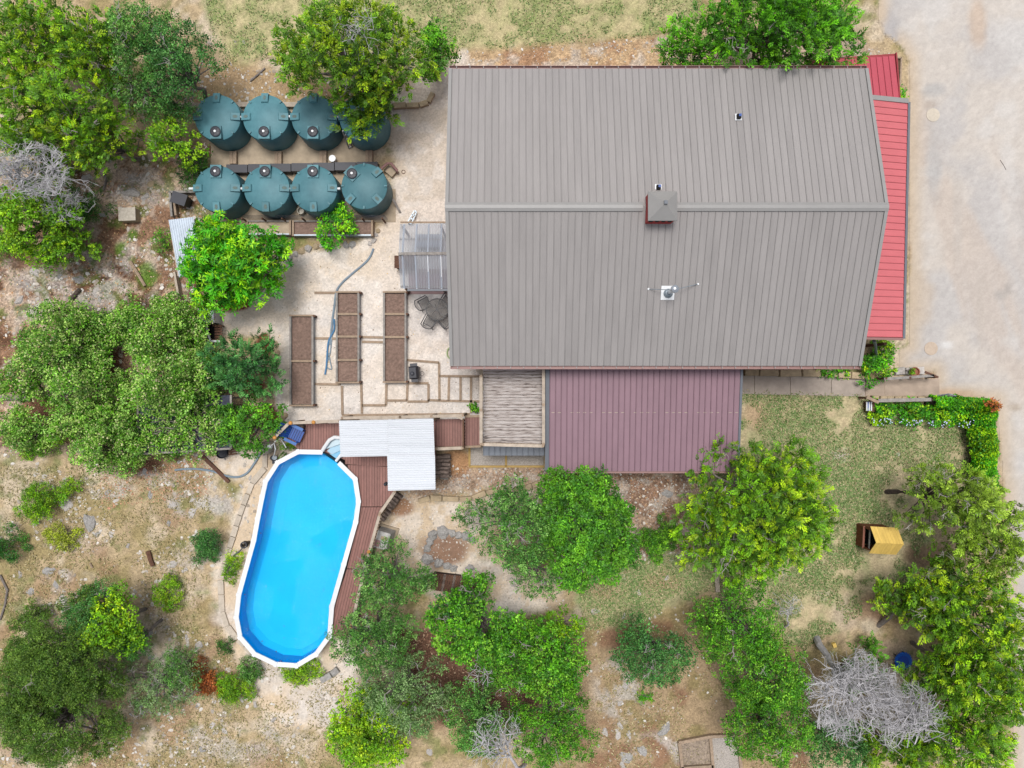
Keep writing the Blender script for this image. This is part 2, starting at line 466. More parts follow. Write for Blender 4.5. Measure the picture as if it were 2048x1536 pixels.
    # rock ring bed, red dirt by firewood
    for cx, cy, rx, ry, c in ((895, 1098, 48, 36, (150, 118, 98)), (912, 925, 30, 26, (190, 146, 108)), (800, 1010, 26, 20, (160, 122, 94)), (870, 1410, 40, 30, (110, 78, 64)), (205, 722, 34, 40, (120, 84, 64)), (95, 830, 80, 30, (130, 92, 70)), (275, 935, 50, 22, (120, 84, 66))):
        d = np.hypot((u - cx) / rx, (v - cy) / ry)
        col = mixc(col, S(*c), sstep(1.2, 0.7, d + wob * 0.35) * 0.95)
    # green weeds
    for cx, cy, rx, ry in ((290, 545, 20, 26), (268, 470, 12, 10), (235, 565, 9, 7), (300, 555, 14, 20), (458, 1130, 14, 22), (600, 1352, 40, 14), (350, 972, 6, 9), (300, 1400, 20, 8), (240, 500, 14, 20), (1290, 1395, 14, 10)):
        d = np.hypot((u - cx) / rx, (v - cy) / ry)
        col = mixc(col, S(104, 136, 52), sstep(1.2, 0.6, d + wob * 0.5 + wob2 * 0.3) * 0.85)
    # bare weathered limestone showing through the soil: long curved ledges and blotches
    for k, (cx, cy, rx, ry, a) in enumerate(((400, 1010, 110, 26, .8), (215, 980, 60, 20, .7), (300, 960, 60, 18, .6), (115, 1130, 36, 60, .7), (330, 1320, 60, 46, .6), (470, 1470, 120, 60, .6), (60, 590, 60, 60, .6), (270, 380, 70, 36, .8), (1240, 1380, 60, 80, .65), (1290, 1150, 90, 40, .45), (200, 560, 120, 80, .6), (1400, 1500, 60, 24, .8), (640, 1410, 70, 60, .5), (1320, 1500, 70, 40, .6), (380, 1130, 60, 40, .5))):
        d = np.hypot((u - cx) / rx, (v - cy) / ry)
        r = sstep(0.50, 0.57, fbm(X * 1.2 + Y * 0.6, Y * 1.2, 5, 300 + k))
        col = mixc(col, S(202, 196, 190), sstep(1.2, 0.5, d) * r * a)
    col = np.clip(col * 1.1, 0, .85)
    # driveway
    sd = poly_sd(u, v, ZONES['driveway'])
    m = sstep(-3, 3, sd + wob * 4 + wob2 * 2)
    g = np.tile(np.array(S(216, 207, 198)), (n, 1))
    g = mixc(g, S(202, 198, 196), sstep(0.45, 0.62, N(0.25, 5, 120)) * 0.75)
    diag = fbm((X + Y * 0.35) * 0.55, (Y - X * 0.2) * 0.09, 4, 131)
    g = mixc(g, S(210, 196, 184), sstep(0.5, 0.66, diag) * 0.7)
    g = mixc(g, S(224, 220, 216), sstep(0.56, 0.7, N(0.5, 4, 137)) * 0.5)
    g = mixc(g, S(214, 192, 164), sstep(40, 0, sd) * 0.75)
    for cx, cy, rx, ry, c, a in ((2000, 590, 14, 12, (188, 182, 176), .7), (2016, 575, 8, 16, (190, 184, 178), .7), (1860, 210, 14, 8, (186, 172, 160), .7), (1868, 330, 18, 80, (190, 190, 190), .6), (1870, 180, 26, 14, (182, 182, 182), .6), (1955, 40, 20, 60, (210, 186, 164), .7), (1915, 420, 12, 100, (204, 196, 188), .6),
                                 (1780, 60, 20, 40, (186, 184, 186), .8), (1880, 790, 80, 14, (206, 176, 146), .8), (2030, 815, 14, 10, (190, 176, 160), .8), (1790, 772, 40, 12, (198, 176, 154), .6), (1840, 600, 30, 60, (212, 192, 168), .5), (1890, 690, 20, 6, (238, 236, 234), .8), (1960, 620, 12, 90, (200, 190, 180), .5)):
        d = np.hypot((u - cx) / rx, (v - cy) / ry)
        g = mixc(g, S(*c), sstep(1.3, 0.4, d + wob * 0.3 + wob2 * 0.2) * a)
    g = g * (0.93 + 0.14 * grit[:, None])
    col = col * (1 - m[:, None]) + g * m[:, None]
    grain = grain * (1 - m) + 0.12 * m
    amp = 0.5 * np.clip(grain, 0.15, 1)
    col = col * (1 + (fine[:, None] - 0.5) * amp[:, None] * 1.2 + (grit[:, None] - 0.5) * amp[:, None] * 1.1)
    return np.clip(col, 0.01, 0.9), grain

def ground_material():
    m, nt, b = nt_new('ground_cover')
    N = nt.nodes; L = nt.links
    at = N.new('ShaderNodeAttribute'); at.attribute_name = 'Col'
    tc = N.new('ShaderNodeTexCoord')
    vo = N.new('ShaderNodeTexVoronoi'); vo.inputs['Scale'].default_value = 14.0
    L.new(tc.outputs['Object'], vo.inputs['Vector'])
    sx = N.new('ShaderNodeSeparateColor'); L.new(vo.outputs['Color'], sx.inputs[0])
    no = N.new('ShaderNodeTexNoise'); no.inputs['Scale'].default_value = 22.0; no.inputs['Detail'].default_value = 5
    L.new(tc.outputs['Object'], no.inputs['Vector'])
    ad = N.new('ShaderNodeMath'); ad.operation = 'ADD'
    L.new(sx.outputs[0], ad.inputs[0]); L.new(no.outputs['Fac'], ad.inputs[1])
    mr = N.new('ShaderNodeMapRange'); mr.inputs[1].default_value = 0.3; mr.inputs[2].default_value = 1.7
    mr.inputs[3].default_value = -0.52; mr.inputs[4].default_value = 0.52
    L.new(ad.outputs[0], mr.inputs[0])
    mu = N.new('ShaderNodeMath'); mu.operation = 'MULTIPLY'
    L.new(mr.outputs[0], mu.inputs[0]); L.new(at.outputs['Alpha'], mu.inputs[1])
    a1 = N.new('ShaderNodeMath'); a1.operation = 'ADD'; a1.inputs[1].default_value = 1.0
    L.new(mu.outputs[0], a1.inputs[0])
    sc = N.new('ShaderNodeVectorMath'); sc.operation = 'SCALE'
    L.new(at.outputs['Color'], sc.inputs[0]); L.new(a1.outputs[0], sc.inputs['Scale'])
    L.new(sc.outputs[0], b.inputs['Base Color'])
    b.inputs['Roughness'].default_value = 0.95
    b.inputs['Specular IOR Level'].default_value = 0.15
    bp = N.new('ShaderNodeBump'); bp.inputs['Distance'].default_value = 0.04
    L.new(at.outputs['Alpha'], bp.inputs['Strength']); L.new(ad.outputs[0], bp.inputs['Height'])
    L.new(bp.outputs[0], b.inputs['Normal'])
    return m
GROUND = ground_material()

def np_mesh(name, V, Q, C=None, material=None, smooth=False):
    me = bpy.data.meshes.new(name)
    nv, nq = len(V), len(Q)
    k = Q.shape[1]
    me.vertices.add(nv); me.loops.add(nq * k); me.polygons.add(nq)
    me.vertices.foreach_set('co', np.ascontiguousarray(V, np.float32).ravel())
    me.loops.foreach_set('vertex_index', np.ascontiguousarray(Q, np.int32).ravel())
    me.polygons.foreach_set('loop_start', np.arange(0, nq * k, k, dtype=np.int32))
    me.polygons.foreach_set('loop_total', np.full(nq, k, np.int32))
    if smooth: me.polygons.foreach_set('use_smooth', np.ones(nq, bool))
    me.update(calc_edges=True)
    if C is not None:
        if C.shape[1] == 3: C = np.concatenate([C, np.ones((nv, 1))], 1)
        a = me.color_attributes.new('Col', 'FLOAT_COLOR', 'POINT')
        a.data.foreach_set('color', np.ascontiguousarray(C, np.float32).ravel())
    if material: me.materials.append(material)
    return me

def patch(name, region=None, z=0.0, step=0.118, x0=-26.5, x1=26.5, y0=-20.5, y1=20.5, skirt=False, keep=None):
    xs = np.arange(x0, x1 + 1e-6, step); ys = np.arange(y0, y1 + 1e-6, step)
    GX, GY = np.meshgrid(xs, ys)
    nx, ny = len(xs), len(ys)
    X = GX.ravel(); Y = GY.ravel()
    idx = np.arange(nx * ny).reshape(ny, nx)
    Q = np.stack([idx[:-1, :-1], idx[:-1, 1:], idx[1:, 1:], idx[1:, :-1]], -1).reshape(-1, 4)
    if region is not None:
        cxx = X[Q].mean(1); cyy = Y[Q].mean(1)
        ins = poly_sd(cxx * F / H + CX, CY - cyy * F / H, region) > 0
        Q = Q[ins]
        used = np.unique(Q)
        remap = np.full(nx * ny, -1); remap[used] = np.arange(len(used))
        Q = remap[Q]; X = X[used]; Y = Y[used]
    C, g = ground_color(X, Y)
    V = np.stack([X, Y, np.full_like(X, z)], 1)
    Cc = np.concatenate([C, g[:, None]], 1)
    if skirt:
        n0 = len(V); Rr = 1500.0
        far = np.array([[-Rr, -Rr, z], [Rr, -Rr, z], [Rr, Rr, z], [-Rr, Rr, z]])
        near = [idx[0, 0], idx[0, -1], idx[-1, -1], idx[-1, 0]]
        V = np.concatenate([V, far]); Cc = np.concatenate([Cc, np.array([[*S(172, 160, 118), 0.6]] * 4)])
        ex = np.array([[n0 + i, n0 + (i + 1) % 4, near[(i + 1) % 4], near[i]] for i in range(4)])
        Q = np.concatenate([Q, ex])
    o = bpy.data.objects.new(name, np_mesh(name, V, Q, Cc, GROUND))
    COL.objects.link(o)
    return tag(o, kind='structure')

patch('ground', skirt=True)
lab = {'back_lawn': ('lawn', 'dry patchy lawn behind the grey roofed house'), 'front_lawn': ('lawn', 'green and tan lawn beside the walkway and playhouse'),
       'gravel_yard': ('gravel_yard', 'pale gravel yard around the raised planting beds'), 'driveway': ('driveway', 'broad pale concrete driveway along the red awning'),
       'tank_gravel': ('gravel_path', 'gravel path between the green tanks and the house')}
for i, (k, (nm, lb)) in enumerate(lab.items()):
    zz = [(max(-640, min(2690, x)), max(-400, min(1900, y))) for x, y in ZONES[k]]
    P = np.array(zz, float)
    a = W(P[:, 0].min(), P[:, 1].max()); b_ = W(P[:, 0].max(), P[:, 1].min())
    st = 0.11 if k in ('gravel_yard', 'tank_gravel') else 0.165
    x0 = -26.5 + st * math.floor((max(a.x, -26.5) + 26.5) / st); x1 = min(b_.x, 26.5)
    y0 = -20.5 + st * math.floor((max(a.y, -20.5) + 20.5) / st); y1 = min(b_.y, 20.5)
    o = patch(nm, ZONES[k], 0.004 * (i + 1), st, x0, x1, y0, y1)
    o['label'] = lb

# ------------------------------------------------------------------ loose stones, leaf litter and grass on the ground (nobody could count them)
def scatter_pts(rng, n, poly):
    P = np.array(poly, float)
    out = np.zeros((0, 2))
    while len(out) < n:
        p = np.stack([rng.uniform(P[:, 0].min(), P[:, 0].max(), n * 2), rng.uniform(P[:, 1].min(), P[:, 1].max(), n * 2)], 1)
        out = np.concatenate([out, p[poly_sd(p[:, 0], p[:, 1], poly) > 0]])
    out = out[:n]
    return np.stack([(out[:, 0] - CX) * H / F, (CY - out[:, 1]) * H / F], 1)

def pebbles(name, spec, seed, label):
    rng = np.random.default_rng(seed)
    Vs, Qs, Cs = [], [], []; nv = 0
    base = np.array([(1, 0, 0), (0.3, 0.9, 0), (-0.8, 0.6, 0), (-0.8, -0.6, 0), (0.3, -0.95, 0), (0.15, 0.1, 0.7), (-0.2, -0.1, 0.6)])
    tri = np.array([(0, 1, 5), (1, 2, 5), (2, 6, 5), (2, 3, 6), (3, 4, 6), (4, 5, 6), (4, 0, 5)])
    for poly, n, smin, smax, cols, clump in spec:
        p = scatter_pts(rng, n, poly)
        if clump:
            keep = fbm(p[:, 0] * 0.8, p[:, 1] * 0.8, 3, seed) > 0.5
            p = p[keep]
        m = len(p)
        sz = smin + (smax - smin) * rng.random(m) ** 3.5
        a = rng.random(m) * 6.283
        ca, sa = np.cos(a), np.sin(a)
        jit = base[None] * (1 + rng.normal(0, 0.22, (m, 7, 1)))
        x = (jit[..., 0] * ca[:, None] - jit[..., 1] * 0.75 * sa[:, None]) * sz[:, None]
        y = (jit[..., 0] * sa[:, None] + jit[..., 1] * 0.75 * ca[:, None]) * sz[:, None]
        z = jit[..., 2] * sz[:, None] * 0.45 + 0.012
        V = np.stack([x + p[:, :1], y + p[:, 1:2], z], -1).reshape(-1, 3)
        c = np.array([S(*q) for q in cols])[rng.integers(0, len(cols), m)] * (0.75 + 0.45 * rng.random((m, 1)))
        Vs.append(V); Qs.append((tri[None] + (np.arange(m) * 7)[:, None, None]).reshape(-1, 3) + nv)
        Cs.append(np.repeat(c, 7, 0)); nv += len(V)
    me = np_mesh(name, np.concatenate(Vs), np.concatenate(Qs), np.clip(np.concatenate(Cs), 0, 0.85), LEAFLIT)
    o = bpy.data.objects.new(name, me); COL.objects.link(o)
    return tag(o, label, name.replace('_', ' '), kind='stuff')

def flat_mat():
    m, nt, b = nt_new('scatter')
    at = nt.nodes.new('ShaderNodeAttribute'); at.attribute_name = 'Col'
    nt.links.new(at.outputs['Color'], b.inputs['Base Color'])
    b.inputs['Roughness'].default_value = 0.9; b.inputs['Specular IOR Level'].default_value = 0.15
    return m
LEAFLIT = flat_mat()
PALE = [(222, 214, 204), (206, 196, 184), (236, 230, 222), (190, 176, 160)]
WARM = [(226, 186, 140), (210, 160, 116), (196, 170, 140), (232, 206, 170)]
pebbles('loose_stones', [
    (ZONES['left_dirt'], 8000, 0.02, 0.13, PALE, True), (ZONES['low_dirt'], 1100, 0.02, 0.1, PALE, True),
    ([(0, 900), (440, 900), (420, 1200), (480, 1320), (700, 1340), (700, 1536), (0, 1536)], 6500, 0.02, 0.13, PALE, True),
    (ZONES['upper_dirt'], 500, 0.02, 0.1, PALE, False), (ZONES['mid_dirt'], 1600, 0.025, 0.09, PALE, False),
    (ZONES['house_strip'], 1400, 0.02, 0.08, PALE, False), (ZONES['ring_gravel'], 1500, 0.02, 0.06, PALE, False),
    ([(360, 920), (540, 880), (480, 1320), (700, 1340), (700, 1450), (540, 1450), (420, 1240)], 600, 0.03, 0.14, PALE, True)],
    5, 'scattered pale limestone chips over the bare soil')
pebbles('fallen_leaves', [
    (ZONES['left_dirt'], 5000, 0.025, 0.06, WARM, False), (ZONES['oak_dirt'], 1600, 0.025, 0.06, [(190, 150, 120), (150, 110, 90), (210, 180, 150)], False),
    (ZONES['mid_dirt'], 1500, 0.025, 0.05, WARM, False), (ZONES['gravel_yard'], 900, 0.02, 0.04, [(232, 200, 140), (240, 236, 230), (150, 130, 110)], False),
    ([(200, 900), (440, 900), (420, 990), (200, 1020)], 900, 0.025, 0.06, [(226, 170, 140), (200, 150, 120)], False)],
    6, 'dry fallen leaves lying over the ground')
# ------------------------------------------------------------------ the house
def V2(px, py, z): p = W(px, py, z); return (p.x, p.y)

HX0, HX1 = -2.55, 14.42
YN, ZN = 12.78, 5.2      # upper eave
YR, ZR = 6.80, 6.76      # ridge
YS, ZS = 0.76, 4.65      # lower eave
house = thing('house', 'large house with grey standing seam metal roof and red walls', 'house', (5.9, 6.8, 0))
wl_m = MB()
i0 = 0.45
x0, x1, y0, y1 = HX0 + i0, HX1 - i0, YS + i0, YN - i0
zs0 = ZS + (ZR - ZS) * i0 / (YR - YS) - 0.12; zn0 = ZN + (ZR - ZN) * i0 / (YN - YR) - 0.12
def wall(pts, nm='wall'):
    return MB().add(pts, [tuple(range(len(pts)))]).build(nm, MT['red_wall'], house)
wall([(x0, y0, 0), (x1, y0, 0), (x1, y0, zs0), (x0, y0, zs0)])
wall([(x1, y1, 0), (x0, y1, 0), (x0, y1, zn0), (x1, y1, zn0)])
for x in (x0, x1):
    w_ = wall([(x, y0, 0), (x, y1, 0), (x, y1, zn0), (x, YR, ZR - 0.12), (x, y0, zs0)])
for x, y in ((1.8, y0), (11.5, y0), (x0, 4.0), (x0, 9.5), (x1, 9.0), (x1, 4.0)):
    if y == y0:
        wd = MB().box((x, y - 0.03, 1.9), (1.2, 0.06, 1.2)).build('window', MT['white'], house)
        MB().box((x, y - 0.065, 1.9), (1.06, 0.02, 1.06)).build('pane', MT['void'], wd)
    else:
        s_ = -1 if x == x0 else 1
        wd = MB().box((x + s_ * 0.03, y, 1.9), (0.06, 1.2, 1.2)).build('window', MT['white'], house)
        MB().box((x + s_ * 0.065, y, 1.9), (0.02, 1.06, 1.06)).build('pane', MT['void'], wd)

roof = MB()
t = 0.10
roof.add([(HX0, YN, ZN - .02), (HX1, YN, ZN - .02), (HX1, YR, ZR - .02), (HX0, YR, ZR - .02), (HX0, YS, ZS - .02), (HX1, YS, ZS - .02),
          (HX0, YN, ZN - t), (HX1, YN, ZN - t), (HX1, YR, ZR - t), (HX0, YR, ZR - t), (HX0, YS, ZS - t), (HX1, YS, ZS - t)],
         [(3, 2, 1, 0), (4, 5, 2, 3), (6, 7, 8, 9), (9, 8, 11, 10), (0, 1, 7, 6), (5, 4, 10, 11), (1, 2, 8, 7), (2, 5, 11, 8), (3, 0, 6, 9), (4, 3, 9, 10)])
roof_o = roof.build('roof', MT['roof_dark'], house)

def panel_mesh(name, w, a, b, material, gap=0.004, rib=0.022, minor=True, axis='x'):
    """a ribbed roof sheet of width w that runs from a=(d, z) to b=(d, z) at right angles to its width"""
    pr = [(gap, -0.004), (gap, 0.008), (gap + 0.008, rib), (gap + 0.026, rib), (gap + 0.042, 0.006)]
    if minor:
        for c in (0.36 * w, 0.66 * w):
            pr += [(c, 0.006), (c + 0.008, 0.009), (c + 0.020, 0.009), (c + 0.028, 0.006)]
    pr += [(w - gap, 0.006), (w - gap, -0.004)]
    v = []
    for d, z in (a, b):
        for q, h in pr:
            v.append((q, d, z + h) if axis == 'x' else (d, q, z + h))
    n = len(pr)
    f = [(i, i + 1, n + i + 1, n + i) for i in range(n - 1)]
    m = MB().add(v, f).mesh(name, material)
    return m

NP = 62
pw = (HX1 - HX0 - 0.24) / NP
pm_n = panel_mesh('panel', pw, (YN + 0.01, ZN), (YR, ZR), MT['roof'])
pm_s = panel_mesh('panel', pw, (YS - 0.01, ZS), (YR, ZR), MT['roof'])
for i in range(NP):
    place(pm_n, 'panel', roof_o, (HX0 + 0.12 + i * pw, 0, 0))
    place(pm_s, 'panel', roof_o, (HX0 + 0.12 + i * pw, 0, 0))
# gable trim and ridge cap
for x in (HX0 + 0.05, HX1 - 0.05):
    tr = MB()
    for (ya, za), (yb, zb) in (((YN, ZN), (YR, ZR)), ((YR, ZR), (YS, ZS))):
        tr.bar((x, ya, za + .01), (x, yb, zb + .01), 0.13, 0.09)
    tr.build('gable_trim', MT['roof_trim'], roof_o)
for xa, xb in ((HX0 - .02, 5.02), (6.22, HX1 + .02)):
    sl = 0.17
    cp = MB()
    for k, (yo, zo) in enumerate(((-.17, -.02), (-.06, .035), (.06, .035), (.17, -.02))):
        cp.v += [(xa, YR + yo, ZR + .03 + zo), (xb, YR + yo, ZR + .03 + zo)]
    cp.f += [(2 * k, 2 * k + 1, 2 * k + 3, 2 * k + 2) for k in range(3)]
    cp.build('ridge_cap', MT['roof_trim'], roof_o)
for (yy, zz, s_) in ((YN, ZN, 1), (YS, ZS, -1)):
    g = MB()
    yc = yy + s_ * 0.075
    g.box((HX0 / 2 + HX1 / 2, yc, zz - 0.13), (HX1 - HX0, 0.12, 0.02))
    g.box((HX0 / 2 + HX1 / 2, yc + s_ * 0.06, zz - 0.08), (HX1 - HX0, 0.02, 0.12))
    g.box((HX0 + .01, yc, zz - .08), (0.02, .10, .1)); g.box((HX1 - .01, yc, zz - .08), (0.02, .10, .1))
    go = g.build('gutter', MT['gutter'], house)
    bm_ = MB().box((0, 0, 0), (0.03, 0.07, 0.012)).mesh('bracket', MT['roof_trim'])
    for k in range(31):
        place(bm_, 'bracket', go, (HX0 + 0.3 + k * 0.547, yc, zz - 0.012))

# cupola
cup = MB()
cx0 = W(1322, 414, 7.2)
cz = 6.45
cup.box((5.64, 6.69, cz + 0.36), (1.0, 1.0, .98))
cup_o = cup.build('cupola', MT['red_wall'], house)
cc = W(1327, 411, 7.35)
rc = MB()
hw = 0.55; zt = 7.32
px_, py_ = 5.665, 6.69
rc.add([(px_ - hw, py_ - hw, zt), (px_ + hw, py_ - hw, zt), (px_ + hw, py_ + hw, zt), (px_ - hw, py_ + hw, zt),
        (px_ - hw, py_ - hw, zt - .06), (px_ + hw, py_ - hw, zt - .06), (px_ + hw, py_ + hw, zt - .06), (px_ - hw, py_ + hw, zt - .06), (px_ + .02, py_ + .03, zt + .42)],
       [(0, 1, 8), (1, 2, 8), (2, 3, 8), (3, 0, 8), (0, 4, 5, 1), (1, 5, 6, 2), (2, 6, 7, 3), (3, 7, 4, 0), (7, 6, 5, 4)])
rc.build('cupola_roof', MT['roof_trim'], cup_o)
MB().box((px_ + .02, py_ + .03, zt + .43), (0.13, 0.13, 0.09)).build('finial_base', MT['slate_trim'], cup_o)
for k in range(4):
    MB().box((5.64 - .36 + .24 * k, 6.185, 7.05), (0.14, 0.02, 0.3)).build('louvre', MT['void'], cup_o)

# roof vents, flue with stays
def roof_z(y): return ZR + (y - YR) * (ZN - ZR) / (YN - YR) if y > YR else ZR + (y - YR) * (ZS - ZR) / (YS - YR)
for px, py, c in ((1476, 235, 'white'), (1316, 376, 'white')):
    p = W(px, py, 6.1); z = roof_z(p.y)
    p = W(px, py, z)
    vb = MB().box((p.x, p.y, z + 0.03), (0.26, 0.26, 0.05)).build('roof_vent', MT[c], house)
    MB().box((p.x, p.y, z + 0.12), (0.16, 0.17, 0.13)).build('vent_hood', MT['void'], vb)
    MB().box((p.x + .03, p.y + .03, z + 0.2), (0.1, 0.1, 0.02)).build('vent_lip', MT['blue_plastic'], vb)
p = W(1335, 586, 5.9); z = roof_z(p.y); p = W(1335, 586, z)
fl = MB()
sl = (ZR - ZS) / (YR - YS)
fl.add([(p.x - .27, p.y - .27, z - .27 * sl + .05), (p.x + .27, p.y - .27, z - .27 * sl + .05), (p.x + .27, p.y + .27, z + .27 * sl + .05), (p.x - .27, p.y + .27, z + .27 * sl + .05)], [(0, 1, 2, 3)])
fo = fl.build('flue_flashing', MT['white'], house)
MB().lathe([(0.2, 0), (0.14, .12), (.11, .14)], 20, (p.x + .02, p.y, z + .03)).build('flue_collar', MT['galv'], fo, True)
MB().lathe([(0.09, 0), (0.09, 1.15)], 18, (p.x + .02, p.y, z)).build('flue_pipe', MT['chrome'], fo, True)
MB().lathe([(0.10, 0), (0.15, .02), (.15, .16), (.10, .2), (0.02, .22)], 18, (p.x + .02, p.y, z + 1.1)).build('flue_cap', MT['chrome'], fo, True)
top = Vector((p.x + .02, p.y, z + 0.9))
for px, py in ((1297, 578), (1396, 568)):
    q = W(px, py, 5.95); q = W(px, py, roof_z(q.y) + .03)
    MB().tube([top, q], 0.014, 6).build('stay_rod', MT['galv'], fo)
    MB().box(q, (0.07, 0.07, 0.03)).build('stay_foot', MT['white'], fo)

# maroon porch roof on the lower side
PX0, PX1, PYT, PZT, PYB, PZB = 1.62, 9.86, 1.15, 3.42, -3.82, 2.85
pr = MB().add([(PX0 - .17, PYT, PZT - .03), (PX1 + .1, PYT, PZT - .03), (PX1 + .1, PYB, PZB - .03), (PX0 - .17, PYB, PZB - .03),
               (PX0 - .17, PYT, PZT - .12), (PX1 + .1, PYT, PZT - .12), (PX1 + .1, PYB, PZB - .12), (PX0 - .17, PYB, PZB - .12)],
              [(3, 2, 1, 0), (4, 5, 6, 7), (0, 1, 5, 4), (1, 2, 6, 5), (2, 3, 7, 6), (3, 0, 4, 7)])
pr_o = pr.build('porch_roof', MT['purple_dark'], house)
pr_o['label'] = 'maroon metal porch roof below the main roof'
n = 33; w = (PX1 - PX0) / n
pmp = panel_mesh('panel', w, (PYB - .01, PZB), (PYT, PZT), MT['purple'], minor=False, rib=0.03)
for i in range(n):
    place(pmp, 'panel', pr_o, (PX0 + i * w, 0, 0))
for x, wd in ((PX0 - .09, .17), (PX1 + .05, .1)):
    MB().bar((x, PYT, PZT + .02), (x, PYB, PZB + .02), wd, 0.06).build('edge_trim', MT['slate_trim'], pr_o)
MB().box(((PX0 + PX1) / 2, PYB - .06, PZB - .1), (PX1 - PX0 + .3, .08, .1)).build('porch_gutter', MT['gutter'], pr_o)
lap = MB().box((0, 0, 0), (0.13, 0.02, 0.008)).mesh('lap_mark', MT['timber_pale'])
for k in range(30):
    if k % 5 == 2: continue
    yy = W(1300, 825, 3.1).y; f_ = (yy - PYB) / (PYT - PYB)
    place(lap, 'lap_mark', pr_o, (PX0 + .16 + k * .275 if k < 30 else 0, yy, PZB + (PZT - PZB) * f_ + .016))
for px, py, ln in ((1467, 828, .12), (1471, 829, .08), (1466, 842, .26)):
    q = W(px, py, 3.05)
    MB().box((q.x, q.y, 3.0 + (q.y - PYB) / (PYT - PYB) * .0 + .08), (0.06, ln, 0.01)).build('peeled_patch', MT['timber_pale'], pr_o)
for x in (PX0 + .1, (PX0 + PX1) / 2, PX1 - .1):
    MB().box((x, PYB + .3, (PZB - .1) / 2), (.14, .14, PZB - .1)).build('porch_post', MT['timber_brown'], house)

# red awning along the driveway side
aw = MB()
AY0, AY1, AXO, AXI, AZO, AZI = 1.98, 12.3, 17.05, 13.9, 3.0, 3.75
def skew(y): return (y - AY0) * 0.022
aw.add([(AXI, AY0, AZI - .03), (AXO, AY0, AZO - .03), (AXO + skew(AY1), AY1, AZO - .03), (AXI, AY1, AZI - .03),
        (AXI, AY0, AZI - .12), (AXO, AY0, AZO - .12), (AXO + skew(AY1), AY1, AZO - .12), (AXI, AY1, AZI - .12)],
       [(0, 1, 2, 3), (7, 6, 5, 4), (0, 4, 5, 1), (1, 5, 6, 2), (2, 6, 7, 3), (3, 7, 4, 0)])
aw_o = aw.build('awning', MT['red_roof_dark'], house)
aw_o['label'] = 'long bright red metal awning beside the driveway'
n = 35; w = (AY1 - AY0 - .1) / n
apm = panel_mesh('panel', w, (AXO, AZO), (AXI, AZI), MT['red_roof'], minor=True, rib=.03, axis='y')
for i in range(n):
    y = AY0 + .05 + i * w
    place(apm, 'panel', aw_o, (skew(y), y, 0))
MB().bar((AXO + .06, AY0, AZO - .02), (AXO + .06 + skew(AY1), AY1, AZO - .02), .1, .1).build('awning_gutter', MT['slate_trim'], aw_o)
MB().bar((AXO, AY0 - .02, AZO + .03), (AXI, AY0 - .02, AZI + .03), .1, .06).build('awning_trim', MT['gutter'], aw_o)
MB().bar((AXO + skew(AY1), AY1 + .04, AZO + .03), (AXI, AY1 + .04, AZI + .03), .2, .08).build('awning_trim', MT['roof_trim'], aw_o)
for y in (2.3, 5.6, 9.0, 12.1):
    MB().box((AXO - .15 + skew(y), y, AZO / 2 - .06), (.14, .14, AZO - .13)).build('awning_post', MT['timber_brown'], house)
# deeper red awning at the far corner
BX0, BX1 = 13.0, 16.86
BY0, BY1, BZ0, BZ1 = 12.42, 14.62, 3.05, 2.62
an_o = MB().add([(BX0, BY0, BZ0 - .03), (BX1, BY0, BZ0 - .03), (BX1 + .12, BY1, BZ1 - .03), (BX0, BY1 - .3, BZ1 + .03),
                 (BX0, BY0, BZ0 - .12), (BX1, BY0, BZ0 - .12), (BX1 + .12, BY1, BZ1 - .12), (BX0, BY1 - .3, BZ1 - .08)],
                [(0, 1, 2, 3), (7, 6, 5, 4), (0, 4, 5, 1), (1, 5, 6, 2), (2, 6, 7, 3), (3, 7, 4, 0)]).build('awning', MT['red_roof_dark'], house)
an_o['label'] = 'short deep red metal awning at the house corner under the juniper'
n = 14; w = (BX1 - BX0) / n
apn = panel_mesh('panel', w, (BY0 - .2, BZ0 + .04), (BY1 - .12, BZ1 + .02), MT['red_roof2'], rib=.03)
for i in range(n):
    place(apn, 'panel', an_o, (BX0 + i * w + .03, (i - n) * 0.018, 0.0 + (n - i) * .0008))
MB().bar((BX1 + .04, BY0 - .15, BZ0 + .03), (BX1 + .1, BY1, BZ1 + .03), .06, .06).build('awning_trim', MT['red_roof_dark'], an_o)
MB().box((BX1 - .1, BY1 - .3, 1.25), (.14, .14, 2.5)).build('awning_post', MT['timber_brown'], house)

# ------------------------------------------------------------------ weathered balcony, lean-to strip and new timber gravel bed
def rail_run(parent, a, b, z0, z1, spacing=0.13, material='timber_pale', posts=True, post_h=0.05):
    """railing between two ground-plan points; its rail at z1, its foot at z0"""
    a = Vector((a[0], a[1], 0)); b = Vector((b[0], b[1], 0))
    d = b - a; L = d.length; an = math.atan2(d.y, d.x)
    MB().bar(a + Vector((0, 0, z1)), b + Vector((0, 0, z1)), .13, .04).build('top_rail', MT[material], parent)
    MB().bar(a + Vector((0, 0, z0 + .12)), b + Vector((0, 0, z0 + .12)), .05, .08).build('bottom_rail', MT['timber'], parent)
    bm = MB().box((0, 0, 0), (.035, .035, z1 - z0 - .16)).mesh('baluster', MT['timber'])
    k = int(L / spacing)
    for i in range(1, k):
        q = a + d * (i / k)
        place(bm, 'baluster', parent, (q.x, q.y, (z0 + z1) / 2 + .03), an)
    if posts:
        n = max(1, round(L / 1.8))
        pmh = MB().box((0, 0, 0), (.1, .1, z1 + post_h)).mesh('post', MT['timber'])
        for i in range(n + 1):
            q = a + d * (i / n)
            place(pmh, 'post', parent, (q.x, q.y, (z1 + post_h) / 2), an)

